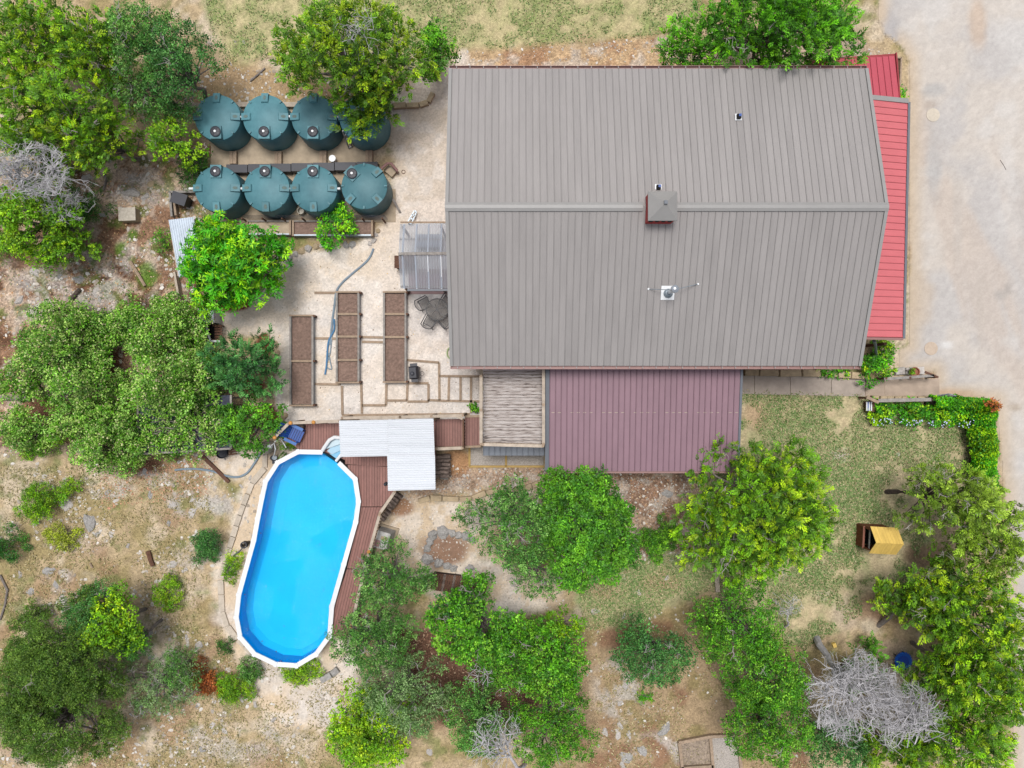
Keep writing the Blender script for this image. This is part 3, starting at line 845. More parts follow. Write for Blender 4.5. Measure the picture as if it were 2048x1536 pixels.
bal = thing('balcony', 'silver grey weathered plank balcony between maroon roof and redwood deck', 'balcony', W(1026, 812, 0))
BZ = 2.6
bx0, by0 = V2(966, 888, BZ); bx1, by1 = V2(1086, 725, BZ)
by1 = 1.3
fr = MB()
for x in (bx0 + .05, (bx0 + bx1) / 2, bx1 - .05): fr.box((x, (by0 + by1) / 2, BZ - .14), (.06, by1 - by0, .18))
fr.box(((bx0 + bx1) / 2, by0 + .03, BZ - .14), (bx1 - bx0 - .14, .05, .18))
fr.build('joist_frame', MT['deck_gap'], bal)
m, nt, b = nt_new('weathered_grey_plank')     # silvered planks with dark splits along the grain
N_ = nt.nodes; L_ = nt.links
tc = N_.new('ShaderNodeTexCoord'); oi = N_.new('ShaderNodeObjectInfo')
ml = N_.new('ShaderNodeMath'); ml.operation = 'MULTIPLY'; ml.inputs[1].default_value = 61.0; L_.new(oi.outputs['Random'], ml.inputs[0])
va = N_.new('ShaderNodeVectorMath'); va.operation = 'ADD'; L_.new(tc.outputs['Object'], va.inputs[0]); L_.new(ml.outputs[0], va.inputs[1])
mp = N_.new('ShaderNodeMapping'); mp.inputs['Scale'].default_value = (1.6, 16, 4); L_.new(va.outputs[0], mp.inputs[0])
nz = N_.new('ShaderNodeTexNoise'); nz.inputs['Scale'].default_value = 1.6; nz.inputs['Detail'].default_value = 6; L_.new(mp.outputs[0], nz.inputs['Vector'])
rp = N_.new('ShaderNodeValToRGB'); e = rp.color_ramp.elements
e[0].position = .33; e[0].color = (*S(92, 80, 76), 1); e[1].position = .62; e[1].color = (*S(216, 208, 204), 1)
x_ = e.new(.42); x_.color = (*S(182, 170, 164), 1)
L_.new(nz.outputs['Fac'], rp.inputs[0]); L_.new(rp.outputs[0], b.inputs['Base Color']); b.inputs['Roughness'].default_value = .9
MT['greyplank'] = m
rnd = random.Random(4)
npk = 27; pwid = (by1 - by0) / npk
for i in range(npk):
    y = by0 + (i + .5) * pwid
    e0 = rnd.uniform(-.03, .03)
    MB().box(((bx0 + bx1) / 2 + e0, y, BZ - .02 + rnd.uniform(-.004, .004)), (bx1 - bx0, pwid - rnd.uniform(.008, .02), .035), rnd.uniform(-.002, .002)).build('plank', MT['greyplank'], bal)
rz_ = BZ + .95
rail_run(bal, V2(962, 888, rz_), (V2(962, 760, rz_)[0], V2(962, 752, rz_)[1]), BZ, rz_, material='timber_pale')
rail_run(bal, V2(966, 889, rz_), V2(1086, 892, rz_), BZ, rz_, material='timber_pale')
rail_run(bal, V2(1087, 888, rz_), (V2(1087, 888, rz_)[0], by1 - .5), BZ, rz_, material='timber_pale')
# metal strip under its lower edge
lt = thing('lean_to_roof', 'narrow blue grey metal roof strip under the balcony edge', 'roof', W(1028, 900, 0))
a = V2(966, 884, 2.3); c_ = V2(1089, 911, 2.1)
lt_o = MB().add([(a[0], a[1] + .5, 2.34), (c_[0], a[1] + .5, 2.34), (c_[0], c_[1], 2.1), (a[0], c_[1], 2.1)], [(3, 2, 1, 0)]).build('underlay', MT['slate_trim'], lt)
n = 11; w = (c_[0] - a[0]) / n
lpm = panel_mesh('panel', w, (c_[1], 2.125), (a[1] + .5, 2.365), MT['greymetal'], minor=False, rib=.025)
for i in range(n): place(lpm, 'panel', lt, (a[0] + i * w, 0, 0))
for x in (a[0] + .1, c_[0] - .1): MB().box((x, c_[1] + .1, 1.04), (.09, .09, 2.08)).build('post', MT['timber'], lt)
gb = thing('timber_gravel_bed', 'new yellow timber frame filled with pale gravel below the balcony', 'gravel bed', W(1014, 915, 0))
gx0, gy0 = V2(939, 933, .12); gx1, gy1 = V2(1088, 893, .12)
for a, b2 in (((gx0, gy0), (gx1, gy0)), ((gx0, gy0), (gx0, gy1)), ((V2(1012, 900, .1)[0], gy0), (V2(1012, 900, .1)[0], gy1))):
    MB().bar((a[0], a[1], .07), (b2[0], b2[1], .07), .1, .14).build('board', MT['timber_new'], gb)
MB().box(((gx0 + gx1) / 2, (gy0 + gy1) / 2, .03), (gx1 - gx0 - .05, gy1 - gy0 - .05, .06)).build('gravel_fill', MT['gravelbed'], gb)

# ------------------------------------------------------------------ deck around the pool
def clip(poly, nx_, ny_, c, keep_less=True):
    out = []
    for i in range(len(poly)):
        p, q = poly[i], poly[(i + 1) % len(poly)]
        dp = nx_ * p[0] + ny_ * p[1] - c; dq = nx_ * q[0] + ny_ * q[1] - c
        if not keep_less: dp, dq = -dp, -dq
        if dp <= 0: out.append(p)
        if dp * dq < 0:
            t_ = dp / (dp - dq)
            out.append((p[0] + (q[0] - p[0]) * t_, p[1] + (q[1] - p[1]) * t_))
    return out

DZ = 1.15
def boards(parent, poly_px, dirv, wid, z=DZ, material='deck', gap=.012):
    poly = [V2(x, y, z) for x, y in poly_px]
    d = Vector((dirv[0], dirv[1])).normalized(); nx_, ny_ = -d.y, d.x
    cs = [nx_ * p[0] + ny_ * p[1] for p in poly]
    c = min(cs)
    under = MB().prism(poly, z - .16, z - .06).build('joists', MT['deck_gap'], parent)
    while c < max(cs):
        q = clip(clip(poly, nx_, ny_, c + wid - gap), nx_, ny_, c, False)
        if len(q) >= 3:
            ar = abs(sum(q[i][0] * q[(i + 1) % len(q)][1] - q[(i + 1) % len(q)][0] * q[i][1] for i in range(len(q)))) / 2
            if ar > .01: MB().prism(q, z - .04, z).build('plank', MT[material], parent)
        c += wid
deck = thing('pool_deck', 'redwood coloured board deck wrapped around the blue pool', 'deck', W(760, 960, 0))
boards(deck, [(577, 849), (690, 846), (690, 920), (648, 903), (600, 901), (574, 880)], (0, 1), .124)
boards(deck, [(690, 845), (776, 842), (776, 934), (690, 928)], (0, 1), .124)
boards(deck, [(776, 842), (871, 839), (871, 934), (776, 934)], (0, 1), .124)
boards(deck, [(690, 929.5), (840, 935), (786, 985), (764, 1013), (722, 1013), (721, 1002), (714, 956)], (0, 1), .124)
boards(deck, [(722, 1014.5), (764, 1014.5), (758, 1030), (731, 1138), (694, 1137), (716, 1046)], (32, 135), .124)
boards(deck, [(693.6, 1138.5), (730.6, 1139.5), (700, 1262), (690, 1280), (664, 1270), (668, 1216)], (32, 135), .124)
boards(deck, [(872, 839), (926, 838), (926, 893), (872, 893)], (0, 1), .124)
boards(deck, [(930, 834), (960, 833), (960, 892), (930, 892)], (0, 1), .124)
# pieces of edge trim and posts
for pa, pb in (((930, 833), (960, 832)), ((930, 893.5), (962, 892.5)), ((926.5, 837), (926.5, 894))):
    a = W(*pa, DZ + .01); b2 = W(*pb, DZ + .01)
    MB().bar(a, b2, .1, .1).build('edge_board', MT['timber'], deck)
for px, py in ((580, 852), (640, 848), (700, 846), (780, 843), (865, 840), (868, 890), (925, 892), (958, 890), (790, 975), (760, 1020), (735, 1120), (705, 1235)):
    q = W(px, py, DZ)
    MB().box((q.x, q.y, (DZ - .16) / 2), (.12, .12, DZ - .16)).build('post', MT['timber'], deck)
RZ = 2.05
RAILS = [([(549, 875), (577, 847)], 'short slanted deck railing behind the blue chair', .05), ([(581, 846), (679, 842)], 'low pale deck railing above the blue chair', .05),
         ([(684, 836), (800, 834), (926, 831)], 'long deck railing along the gravel yard side of white roof', .05), ([(873, 898), (925, 896)], 'short deck railing above the firewood stack', .05),
         ([(790, 983), (760, 1026)], 'slanted deck railing beside the split firewood row', .05), ([(759, 1030), (731, 1130), (701, 1258)], 'long deck railing following the pool side toward the oaks', .05)]
for pts, lb, ph in RAILS:
    rt = thing('deck_railing', lb, 'railing', W(pts[0][0], pts[0][1], 0))
    for p, q in zip(pts[:-1], pts[1:]):
        rail_run(rt, V2(*p, RZ), V2(*q, RZ), DZ, RZ, spacing=.14, material='timber_pale')
capm = MB().lathe([(.09, 0), (.09, .02), (.05, .06)], 8).mesh('post_cap', MT['orange'])
rts = [o for o in bpy.data.objects if o.name.startswith('deck_railing')]
for k, (px, py) in zip((0, 1, 1, 5, 5), ((549, 875), (581, 846), (627, 844.5), (738, 1104), (702, 1252))):
    q = W(px, py, RZ + .06)
    place(capm, 'post_cap', sorted(rts, key=lambda o: o.name)[k], q)
# lattice gate end on the walkway
gt = thing('deck_gate', 'dark wooden gate across the redwood walkway deck', 'gate', W(927, 865, DZ))
for k in range(9):
    a = W(927, 842 + k * 6.2, 1.95)
    MB().box((a.x, a.y, 1.6), (.05, .07, .85)).build('slat', MT['timber_brown'], gt)
MB().bar(W(926.5, 840, 1.95), W(926.5, 894, 1.95), .07, .06).build('top_bar', MT['timber_brown'], gt)
MB().bar(W(925, 838, 2.1), W(912, 832, 2.1), .1, .05).build('brace', MT['timber_pale'], gt)

# white corrugated cover
pc = thing('patio_cover', 'white corrugated metal cover in an L shape over the pool deck', 'patio cover', W(790, 900, 0))
def corrugated(name, corners, rows, amp, material, parent, per=None):
    """corners a,b,c,d; the waves run along a->b and repeat along a->d"""
    a, b2, c_, d = [Vector(p) for p in corners]
    v = []; f = []
    for i in range(rows + 1):
        t_ = i / rows
        z = (0, amp, amp, 0)[i % 4]
        v += [a.lerp(d, t_) + Vector((0, 0, z)), b2.lerp(c_, t_) + Vector((0, 0, z))]
    f = [(2 * i, 2 * i + 1, 2 * i + 3, 2 * i + 2) for i in range(rows)]
    return MB().add(v, f).build(name, material, parent)
CZ = 3.3
corrugated('roof_sheet', (W(678, 841, CZ), W(776.5, 839.5, CZ), W(777, 912, CZ), W(681, 914, CZ)), 64, .03, MT['white_metal'], pc)
corrugated('roof_sheet', (W(776, 839, CZ + .06), W(867, 837, CZ + .06), W(869.5, 911, CZ + .06), W(777, 911, CZ + .06)), 64, .03, MT['white_metal'], pc)
corrugated('roof_sheet', (W(774.5, 910, CZ + .02), W(870, 910, CZ + .02), W(871, 979, CZ + .02), W(776, 981.5, CZ + .02)), 60, .03, MT['white_metal'], pc)
for px, py in ((684, 845), (862, 842), (862, 905), (780, 975), (864, 972), (684, 908)):
    q = W(px, py, CZ)
    if px < 700 and py > 900: continue
    MB().box((q.x, q.y, (CZ - .1) / 2), (.1, .1, CZ - .1)).build('post', MT['timber'], pc)
for pa, pb in (((682, 845), (864, 842)), ((682, 908), (864, 906)), ((782, 846), (782, 974)), ((864, 842), (864, 974)), ((778, 975), (866, 973))):
    MB().bar(W(*pa, CZ - .08), W(*pb, CZ - .08), .06, .12).build('beam', MT['timber'], pc)
# lantern hanging at its lower corner
ln = thing('lantern', 'small dark blue lantern at the corner of the white cover', 'lantern', W(773, 967, 2.6))
MB().lathe([(.05, 0), (.09, .04), (.09, .22), (.02, .32)], 8, W(773, 967, 2.9)).build('lantern_body', MT['iron'], ln)
MB().tube([W(773, 967, 3.2), W(777, 966, 3.28)], .012, 5).build('hook', MT['iron'], ln)

# ------------------------------------------------------------------ the pool
PZ = 1.32
RIM = [(595, 899), (647, 900), (680, 922), (714.6, 956), (721.6, 1003), (716, 1045), (692, 1130), (668, 1214), (663.6, 1273), (635, 1312), (594, 1336), (550, 1333), (506, 1312), (476, 1277), (468, 1235), (473, 1189), (503, 1080), (511, 1036), (520, 992), (527, 961), (552, 922)]
RIMW = [Vector(V2(x, y, PZ)) for x, y in RIM]
cen = sum(RIMW, Vector((0, 0))) / len(RIMW)
def inset(pts, d):
    out = []
    n = len(pts)
    for i in range(n):
        a, p, b2 = pts[i - 1], pts[i], pts[(i + 1) % n]
        n1 = (p - a).normalized(); n2 = (b2 - p).normalized()
        m1 = Vector((-n1.y, n1.x)); m2 = Vector((-n2.y, n2.x))
        m = (m1 + m2).normalized()
        if m.dot(cen - p) < 0: m = -m
        k = d / max(.6, abs(m.dot(m1)))
        out.append(p + m * k)
    return out
INN = inset(RIMW, .21); WAL = inset(RIMW, .10)
pool = thing('swimming_pool', 'oval above ground swimming pool with white rim and bright blue water', 'swimming pool', (cen.x, cen.y, 0))
n = len(RIMW)
STEP_SEG = 1
for i in range(n):
    if i == STEP_SEG: continue
    j = (i + 1) % n
    a, b2, c_, d = RIMW[i], RIMW[j], INN[j], INN[i]
    MB().prism([a, b2, c_, d], PZ - .05, PZ).build('rim_segment', MT['white'], pool)
capm2 = MB().prism([(-.07, -.12), (.07, -.12), (.07, .12), (-.07, .12)], 0, .03).mesh('rim_cap', MT['white'])
for i in range(n):
    p = (RIMW[i] + INN[i]) / 2; q = cen - p
    if i in (1, 2): continue
    place(capm2, 'rim_cap', pool, (p.x, p.y, PZ - .004), math.atan2((RIMW[i] - INN[i]).y, (RIMW[i] - INN[i]).x) + math.pi / 2)
def ring_wall(pts, z0, z1):
    m = MB(); k = len(pts)
    m.v = [(p.x, p.y, z0) for p in pts] + [(p.x, p.y, z1) for p in pts]
    m.f = [(i, (i + 1) % k, k + (i + 1) % k, k + i) for i in range(k)]
    return m
ring_wall(WAL, 0, PZ - .05).build('outer_wall', MT['slate_trim'], pool)
PIN = inset(RIMW, .16)
ring_wall(PIN, .06, PZ - .05).build('liner_wall', MT['liner_wall'], pool)
# floor: dished, with a cove along the wall
fl = MB()
rings = [PIN, inset(RIMW, .42), inset(RIMW, .9)]
zz = [.30, .10, .06]
for r_, z in zip(rings, zz): fl.v += [(p.x, p.y, z) for p in r_]
for k in range(2): fl.f += [(k * n + i, k * n + (i + 1) % n, (k + 1) * n + (i + 1) % n, (k + 1) * n + i) for i in range(n)]
fl.f.append(tuple(2 * n + i for i in range(n)))
fl.build('liner_floor', MT['liner'], pool)
# water
m, nt, b = nt_new('pool_water')
N_ = nt.nodes; L_ = nt.links
out = N_['Material Output']
tr = N_.new('ShaderNodeBsdfTransparent'); tr.inputs[0].default_value = (.5, .95, 1.0, 1)
gl = N_.new('ShaderNodeBsdfGlossy'); gl.inputs['Roughness'].default_value = .08; gl.inputs['Color'].default_value = (.9, .95, 1, 1)
fr_ = N_.new('ShaderNodeFresnel'); fr_.inputs['IOR'].default_value = 1.3
tc = N_.new('ShaderNodeTexCoord')
nz = N_.new('ShaderNodeTexNoise'); nz.inputs['Scale'].default_value = 5.5; nz.inputs['Detail'].default_value = 4; nz.inputs['Distortion'].default_value = 1.2
mp = N_.new('ShaderNodeMapping'); mp.inputs['Scale'].default_value = (1.0, 2.0, 1); L_.new(tc.outputs['Object'], mp.inputs[0]); L_.new(mp.outputs[0], nz.inputs['Vector'])
bp = N_.new('ShaderNodeBump'); bp.inputs['Distance'].default_value = .07
nz2 = N_.new('ShaderNodeTexNoise'); nz2.inputs['Scale'].default_value = .45; nz2.inputs['Detail'].default_value = 3; L_.new(tc.outputs['Object'], nz2.inputs['Vector'])
mr_w = N_.new('ShaderNodeMapRange'); mr_w.inputs[1].default_value = .42; mr_w.inputs[2].default_value = .66; mr_w.inputs[3].default_value = .06; mr_w.inputs[4].default_value = .85
L_.new(nz2.outputs['Fac'], mr_w.inputs[0]); L_.new(mr_w.outputs[0], bp.inputs['Strength'])
L_.new(nz.outputs['Fac'], bp.inputs['Height']); L_.new(bp.outputs[0], gl.inputs['Normal'])
mx = N_.new('ShaderNodeMixShader'); L_.new(fr_.outputs[0], mx.inputs[0]); L_.new(tr.outputs[0], mx.inputs[1]); L_.new(gl.outputs[0], mx.inputs[2])
L_.new(mx.outputs[0], out.inputs['Surface'])
MT['water'] = m
PW_ = inset(RIMW, .155)
wt = MB().add([(p.x, p.y, 1.14) for p in PW_], [tuple(range(n - 1, -1, -1))]).build('water', MT['water'], pool)
rl = np.random.default_rng(77)
lv = []
while len(lv) < 26:
    px, py = rl.uniform(470, 722), rl.uniform(900, 1336)
    d = poly_sd(np.array([px]), np.array([py]), RIM)[0]
    if 14 < d < (30 if rl.random() < .7 else 90): lv.append((px, py))
fm = MB()
for px, py in lv:
    c = W(px, py, 1.146); a = rl.uniform(0, 6.28); l_ = rl.uniform(.03, .055)
    fm.add([(c.x - l_ * math.cos(a), c.y - l_ * math.sin(a), 1.146), (c.x + .4 * l_ * math.sin(a), c.y - .4 * l_ * math.cos(a), 1.148), (c.x + l_ * math.cos(a), c.y + l_ * math.sin(a), 1.146), (c.x - .4 * l_ * math.sin(a), c.y + .4 * l_ * math.cos(a), 1.148)], [(0, 1, 2, 3)])
fo_l = fm.build('floating_leaves', MT['timber_brown'], pool); fo_l['kind'] = 'stuff'
# molded steps in the corner
st = thing('pool_steps', 'white molded steps leading from the deck into the pool', 'pool steps', W(668, 895, 0))
for k, (poly, z) in enumerate((([(650, 899), (663, 879), (672, 876), (684, 878), (686, 886), (661, 895)], 1.30), ([(654, 902), (661, 895), (686, 887), (688, 897), (664, 909)], 1.22), ([(658, 907), (664, 909), (688, 898), (690, 908), (672, 917)], 1.16))):
    MB().prism([V2(x, y, z) for x, y in poly], .3, z).build('tread', mat('step_white_blue_%d' % k, (S(214, 238, 250), S(180, 222, 246), S(130, 204, 244))[k], rough=.4, var=.03), st)
MB().tube([W(645, 901, 1.3), W(650, 893, 1.42), W(659, 880, 1.45), W(669, 874.5, 1.45), W(682, 876, 1.42)], .09, 8).build('side_rail', MT['white'], st, True)
MB().tube([W(672, 922, 1.3), W(680, 912, 1.38), W(688, 902, 1.38)], .07, 8).build('side_rail', MT['white'], st, True)
# skimmer, floating dispenser, return hose loop
sk = thing('pool_skimmer', 'dark round skimmer on the outer left pool wall', 'skimmer', W(491, 1088, 0))
MB().lathe([(.16, 0), (.16, .25), (.11, .25), (.11, .1)], 14, W(491, 1088, .9), cap=False).build('basket', MT['black'], sk)
MB().box(W(491, 1088, .45), (.12, .12, .9)).build('bracket', MT['black'], sk)
MB().tube([W(489, 1092, .6), W(478, 1103, .2), W(466, 1112, .05)], .03, 6).build('hose', MT['slate_trim'], sk)
fd = thing('floating_dispenser', 'small blue float near the bottom edge of the pool', 'pool float', W(561, 1324, 1.14))
MB().lathe([(.06, -.05), (.09, .0), (.09, .03), (.04, .06)], 12, W(561, 1324, 1.14)).build('float', MT['blue_plastic'], fd, True)
# sand filter and pump
ft = thing('sand_filter', 'cream round sand filter tank with white pipes by the pool', 'pool filter', W(541, 893, 0))
MB().lathe([(.25, 0), (.3, .12), (.32, .3), (.32, .62), (.25, .82), (.12, .92)], 20, W(541, 893, 0)).build('tank', MT['cream_tank'], ft, True)
MB().lathe([(.1, .0), (.12, .04), (.09, .2)], 12, W(541, 893, .9)).build('valve', MT['white'], ft)
MB().tube([W(541, 893, 1.02), W(548, 886, 1.02), W(551, 898, .9), W(548, 912, .4), W(549, 918, .3)], .035, 8).build('pipe', MT['white'], ft)
MB().tube([W(549, 884, .9), W(560, 876, 1.0), W(568, 888, .9), W(572, 895, .8)], .03, 8).build('pipe', MT['white'], ft)
MB().tube([W(531, 896, .9), W(527, 903, .5), W(527, 910, .1)], .035, 8).build('pipe', MT['galv'], ft)
pmq = thing('pool_pump', 'small dark pump beside the filter and white rim', 'pump', W(549, 918, 0))
MB().lathe([(.1, 0), (.12, .05), (.12, .3), (.07, .36)], 14, W(549, 915, 0)).build('strainer', MT['black'], pmq)
MB().box(W(549, 921, .12), (.16, .3, .2)).build('motor', MT['black'], pmq)
MB().lathe([(.12, 0), (.12, .02)], 14, W(549, 915, .36)).build('lid', MT['galv'], pmq)
# blue slatted lounge chair on the deck
ac = thing('deck_chair', 'blue slatted adirondack chair on the redwood deck corner', 'chair', W(592, 866, DZ), R(-25))
for k in range(6):
    MB().box((-.16 + k * .105, 0, .36 - k * .012), (.09, .52, .025)).build('seat_slat', MT['blue_plastic'], ac, world=False)
for k in range(6):
    MB().bar((-.16, -.24 + k * .096, .36), (-.58, -.28 + k * .112, 1.0 - abs(k - 2.5) * .03), .085, .022, (1, 0, 1)).build('back_slat', MT['blue_plastic'], ac, world=False)
for s_ in (-1, 1):
    MB().box((.06, s_ * .36, .56), (.62, .13, .025)).build('arm', mat('faded_blue_plastic%d' % s_, S(58, 118, 196), rough=.4), ac, world=False)
    MB().box((.32, s_ * .3, .28), (.1, .03, .56)).build('leg', MT['blue_plastic'], ac, world=False)
    MB().bar((.36, s_ * .27, .3), (-.6, s_ * .27, .06), .03, .12).build('leg', MT['blue_plastic'], ac, world=False)
lg = thing('log_stool', 'small round log seat behind the blue chair', 'log', W(606, 852, DZ))
MB().lathe([(.13, 0), (.14, .2), (.13, .38)], 12, W(606, 852, DZ)).build('log', MT['bark_dark'], lg)
# ------------------------------------------------------------------ green water tanks
tank_slab = MB().prism([V2(x, y, .05) for x, y in ((422, 214), (746, 214), (746, 378), (791, 378), (791, 444), (422, 444))], 0.0, .05).build('tank_pad', MT['concrete'])
tag(tank_slab, 'stained concrete pad under the green water tanks', 'concrete pad')

def make_tank():
    t = thing('water_tank', 'tank', 'water tank')
    MB().lathe([(1.05, 0), (1.06, .05), (1.06, 1.42), (1.045, 1.48), (1.0, 1.51), (.7, 1.60), (.35, 1.68), (.1, 1.70)], 56).build('body', MT['tank'], t, True, world=False)
    for a in (0, 90, 180):
        c, s_ = math.cos(R(a)), math.sin(R(a))
        l = MB()
        w = .155
        pts = []
        for r_, z in ((.62, 1.62), (.66, 1.68), (1.07, 1.62), (1.07, 1.40)):
            for q in (-w, w):
                pts.append((c * r_ - s_ * q, s_ * r_ + c * q, z))
        pts += [(c * .62 - s_ * q, s_ * .62 + c * q, 1.40) for q in (-w, w)]
        l.add(pts, [(0, 1, 3, 2), (2, 3, 5, 4), (4, 5, 7, 6), (0, 2, 4, 6, 8), (1, 9, 7, 5, 3)])
        lo = l.build('lug', MT['tank'], t, world=False)
        st = MB()
        k = 12
        st.v = [(c * (.86 + .11 * math.cos(2 * math.pi * i / k)) - s_ * .07 * math.sin(2 * math.pi * i / k), s_ * (.86 + .11 * math.cos(2 * math.pi * i / k)) + c * .07 * math.sin(2 * math.pi * i / k), 1.68 - (.06 / .41) * (.2 + .11 * math.cos(2 * math.pi * i / k)) + .006) for i in range(k)]
        st.f = [tuple(range(k))]
        st.build('stain', MT['tank_stain'], lo, world=False)
    pl = MB().box((0, -.74, 1.60), (.5, .58, .22)).build('hatch_base', MT['tank'], t, world=False)
    for a in (45, 135, 225, 315):
        MB().box((math.cos(R(a)) * .98, math.sin(R(a)) * .98, 1.53), (.13, .07, .09), R(a)).build('tie_lug', MT['tank'], t, world=False)
    return t, pl
def lid(parent, x=0, y=-.72, z=1.71):
    l = MB().lathe([(.23, 0), (.24, .03), (.24, .05), (.2, .07), (.05, .085)], 24, (x, y, z)).build('lid', MT['black'], parent, world=False)
    for k in range(6):
        a = k * math.pi / 3
        MB().bar((x + .07 * math.cos(a), y + .07 * math.sin(a), z + .09), (x + .2 * math.cos(a), y + .2 * math.sin(a), z + .08), .02, .02).build('rib', MT['black'], l, world=False)
    MB().lathe([(.055, 0), (.055, .03)], 12, (x, y, z + .08)).build('vent_cap', MT['white'], l, world=False)
proto, _ = make_tank()
TANKS = [(436, 236, 0, 'green tank with closed lid, upper row, nearest the left trees'), (532, 236, 0, 'second green tank from left trees in upper row'),
         (629, 236, 0, 'third green tank from left trees in upper row'), (725, 236, 0, 'green tank with open hatch under the overhanging juniper'),
         (436, 378, 180, 'green tank in lower row beside the black bin'), (534, 378, 180, 'dusty green tank, second from left in lower row'),
         (629, 378, 180, 'green tank in lower row behind the bright bush'), (729, 373, 225, 'green tank turned at an angle, nearest the gravel path, lower row')]
tank_objs = [proto] + [copy_tree(proto) for _ in TANKS[1:]]
for i, (px, py, rz, lb) in enumerate(TANKS):
    o = tank_objs[i]
    q = W(px, py, 1.5)
    o.location = (q.x, q.y, .05); o.rotation_euler.z = R(rz)
    tag(o, lb, 'water tank', 'green water tanks in two rows')
    if i == 3:
        MB().lathe([(.2, 0), (.2, .012)], 24, (0, -.74, 1.711)).build('hatch_opening', MT['void'], o, world=False)
        l2 = MB().lathe([(.23, 0), (.24, .03), (.2, .07), (.05, .085)], 24, (-.1, -.2, 1.71)).build('lid', MT['black'], o, world=False)
        for k in range(6):
            a = k * math.pi / 3
            MB().bar((-.1 + .05 * math.cos(a), -.2 + .05 * math.sin(a), 1.795), (-.1 + .2 * math.cos(a), -.2 + .2 * math.sin(a), 1.785), .02, .02).build('rib', MT['slate_trim'], l2, world=False)
    else:
        lid(o)
for k, (px, py, a) in enumerate(((479, 235, 0), (577, 234, 0), (676, 235, 0), (482, 378, 0), (580, 378, 0), (676, 378, 0), (385, 378, 0), (772, 236, 0))):
    lb = ('white pipe joint between first and second upper tanks', 'white pipe joint between second and third upper tanks', 'white pipe joint beside the open hatch tank', 'white pipe joint right of the bin side tank',
          'white pipe joint behind the dusty lower tank', 'white pipe joint beside the angled tank', 'white pipe stub on the leftmost lower tank', 'white pipe stub under the juniper fringe')[k]
    q = W(px, py, 1.5)
    m = MB().tube([(q.x - .12, q.y, 1.56), (q.x + .12, q.y, 1.56)], .06, 10).build('pipe_joint', MT['white'])
    tag(m, lb, 'pipe', 'white pipe joints between the tanks')

# black covered channel boxes between the rows
x = 452.0
for k in range(7):
    q0 = W(x + .6, 345 - k * .9, .5); q1 = W(x + 42.6, 329 - k * .9, .5)
    o = MB().box(((q0.x + q1.x) / 2, (q0.y + q1.y) / 2, .28), (q1.x - q0.x, q1.y - q0.y, .46)).build('storage_box', MT['black'])
    tag(o, 'long black box in the row between the tanks, %s from left' % ('first', 'second', 'third', 'fourth', 'fifth', 'sixth', 'seventh')[k], 'box', 'black boxes between the tank rows')
    x += 43.4
for k, (px, py) in enumerate(((466, 315), (556, 315), (646, 314), (738, 313))):
    q = W(px, py, .25)
    t = thing('timber_block', 'paired timber sleepers on the tank pad, %s from left' % ('first', 'second', 'third', 'fourth')[k], 'timber', (q.x, q.y, .05), 0, 'timber sleepers between tank rows')
    for s_ in (-1, 1):
        MB().box((q.x + s_ * .085, q.y, .16), (.155, .6, .22)).build('sleeper', MT['timber'], t)
# timber edging beyond the tanks and stone blocks
def edge(name, pts, w, h, m, label, cat='timber edging', group='timber edging'):
    o = thing(name, label, cat, W(pts[0][0], pts[0][1], 0), 0, group)
    for a, b2 in zip(pts[:-1], pts[1:]):
        MB().bar(W(*a, h / 2 + .005), W(*b2, h / 2 + .005), w, h).build('timber', MT[m], o)
    return o
edge('retaining_timber', [(360, 213), (470, 211), (600, 211), (700, 211), (785, 210)], .22, .3, 'timber_pale', 'pale timber retaining edge behind the upper tanks')
def blocks(name, pts, w, ln, h, m, label, cat, gap=.02, seed=1):
    """a row of cut stones laid along a path"""
    rnd = random.Random(seed)
    o = thing(name, label, cat, W(pts[0][0], pts[0][1], 0))
    P = [W(*p, h) for p in pts]
    for a, b2 in zip(P[:-1], P[1:]):
        L = (b2 - a).length; k = max(1, round(L / ln)); d = (b2 - a) / k; an = math.atan2(d.y, d.x)
        for i in range(k):
            c = a + d * (i + .5)
            hh = h * rnd.uniform(.85, 1.1)
            l2 = L / k - gap; ww = w * rnd.uniform(.85, 1.1)
            mb = MB()
            pts2 = [(-l2 / 2, -ww / 2), (l2 / 2, -ww / 2 * rnd.uniform(.85, 1.05)), (l2 / 2 * rnd.uniform(.95, 1.0), ww / 2), (-l2 / 2, ww / 2 * rnd.uniform(.85, 1.05))]
            ca, sa = math.cos(an + rnd.uniform(-.05, .05)), math.sin(an)
            base = [(c.x + x * ca - y * sa, c.y + x * sa + y * ca) for x, y in pts2]
            topp = [(c.x + (x * ca - y * sa) * .93, c.y + (x * sa + y * ca) * .93) for x, y in pts2]
            mb.add([(p[0], p[1], 0) for p in base] + [(p[0], p[1], hh * .8) for p in base] + [(p[0], p[1], hh) for p in topp],
                   [(0, 1, 5, 4), (1, 2, 6, 5), (2, 3, 7, 6), (3, 0, 4, 7), (4, 5, 9, 8), (5, 6, 10, 9), (6, 7, 11, 10), (7, 4, 8, 11), (8, 9, 10, 11)])
            mb.build('stone', MT[m], o)
    return o
blocks('stone_edging', [(786, 211), (812, 210), (838, 209), (856, 203), (866, 184)], .26, .55, .22, 'limestone_tan', 'tan cut stones curving away from the tanks to the path', 'stone edging', seed=2)
blocks('stone_edging', [(1090, 962), (1064, 972), (1046, 979), (1014, 980), (996, 981), (972, 986), (944, 997), (918, 999), (884, 997), (860, 996), (836, 1003)], .26, .6, .2, 'limestone_tan', 'curved tan stone edging between balcony bed and oak', 'stone edging', seed=3)
blocks('stone_edging', [(530, 902), (529, 936), (504, 966), (486, 1010), (472, 1052), (458, 1096), (448, 1128), (442, 1158)], .28, .7, .1, 'curb', 'pale curb stones curving along the upper left pool side', 'stone edging', .03, seed=4)
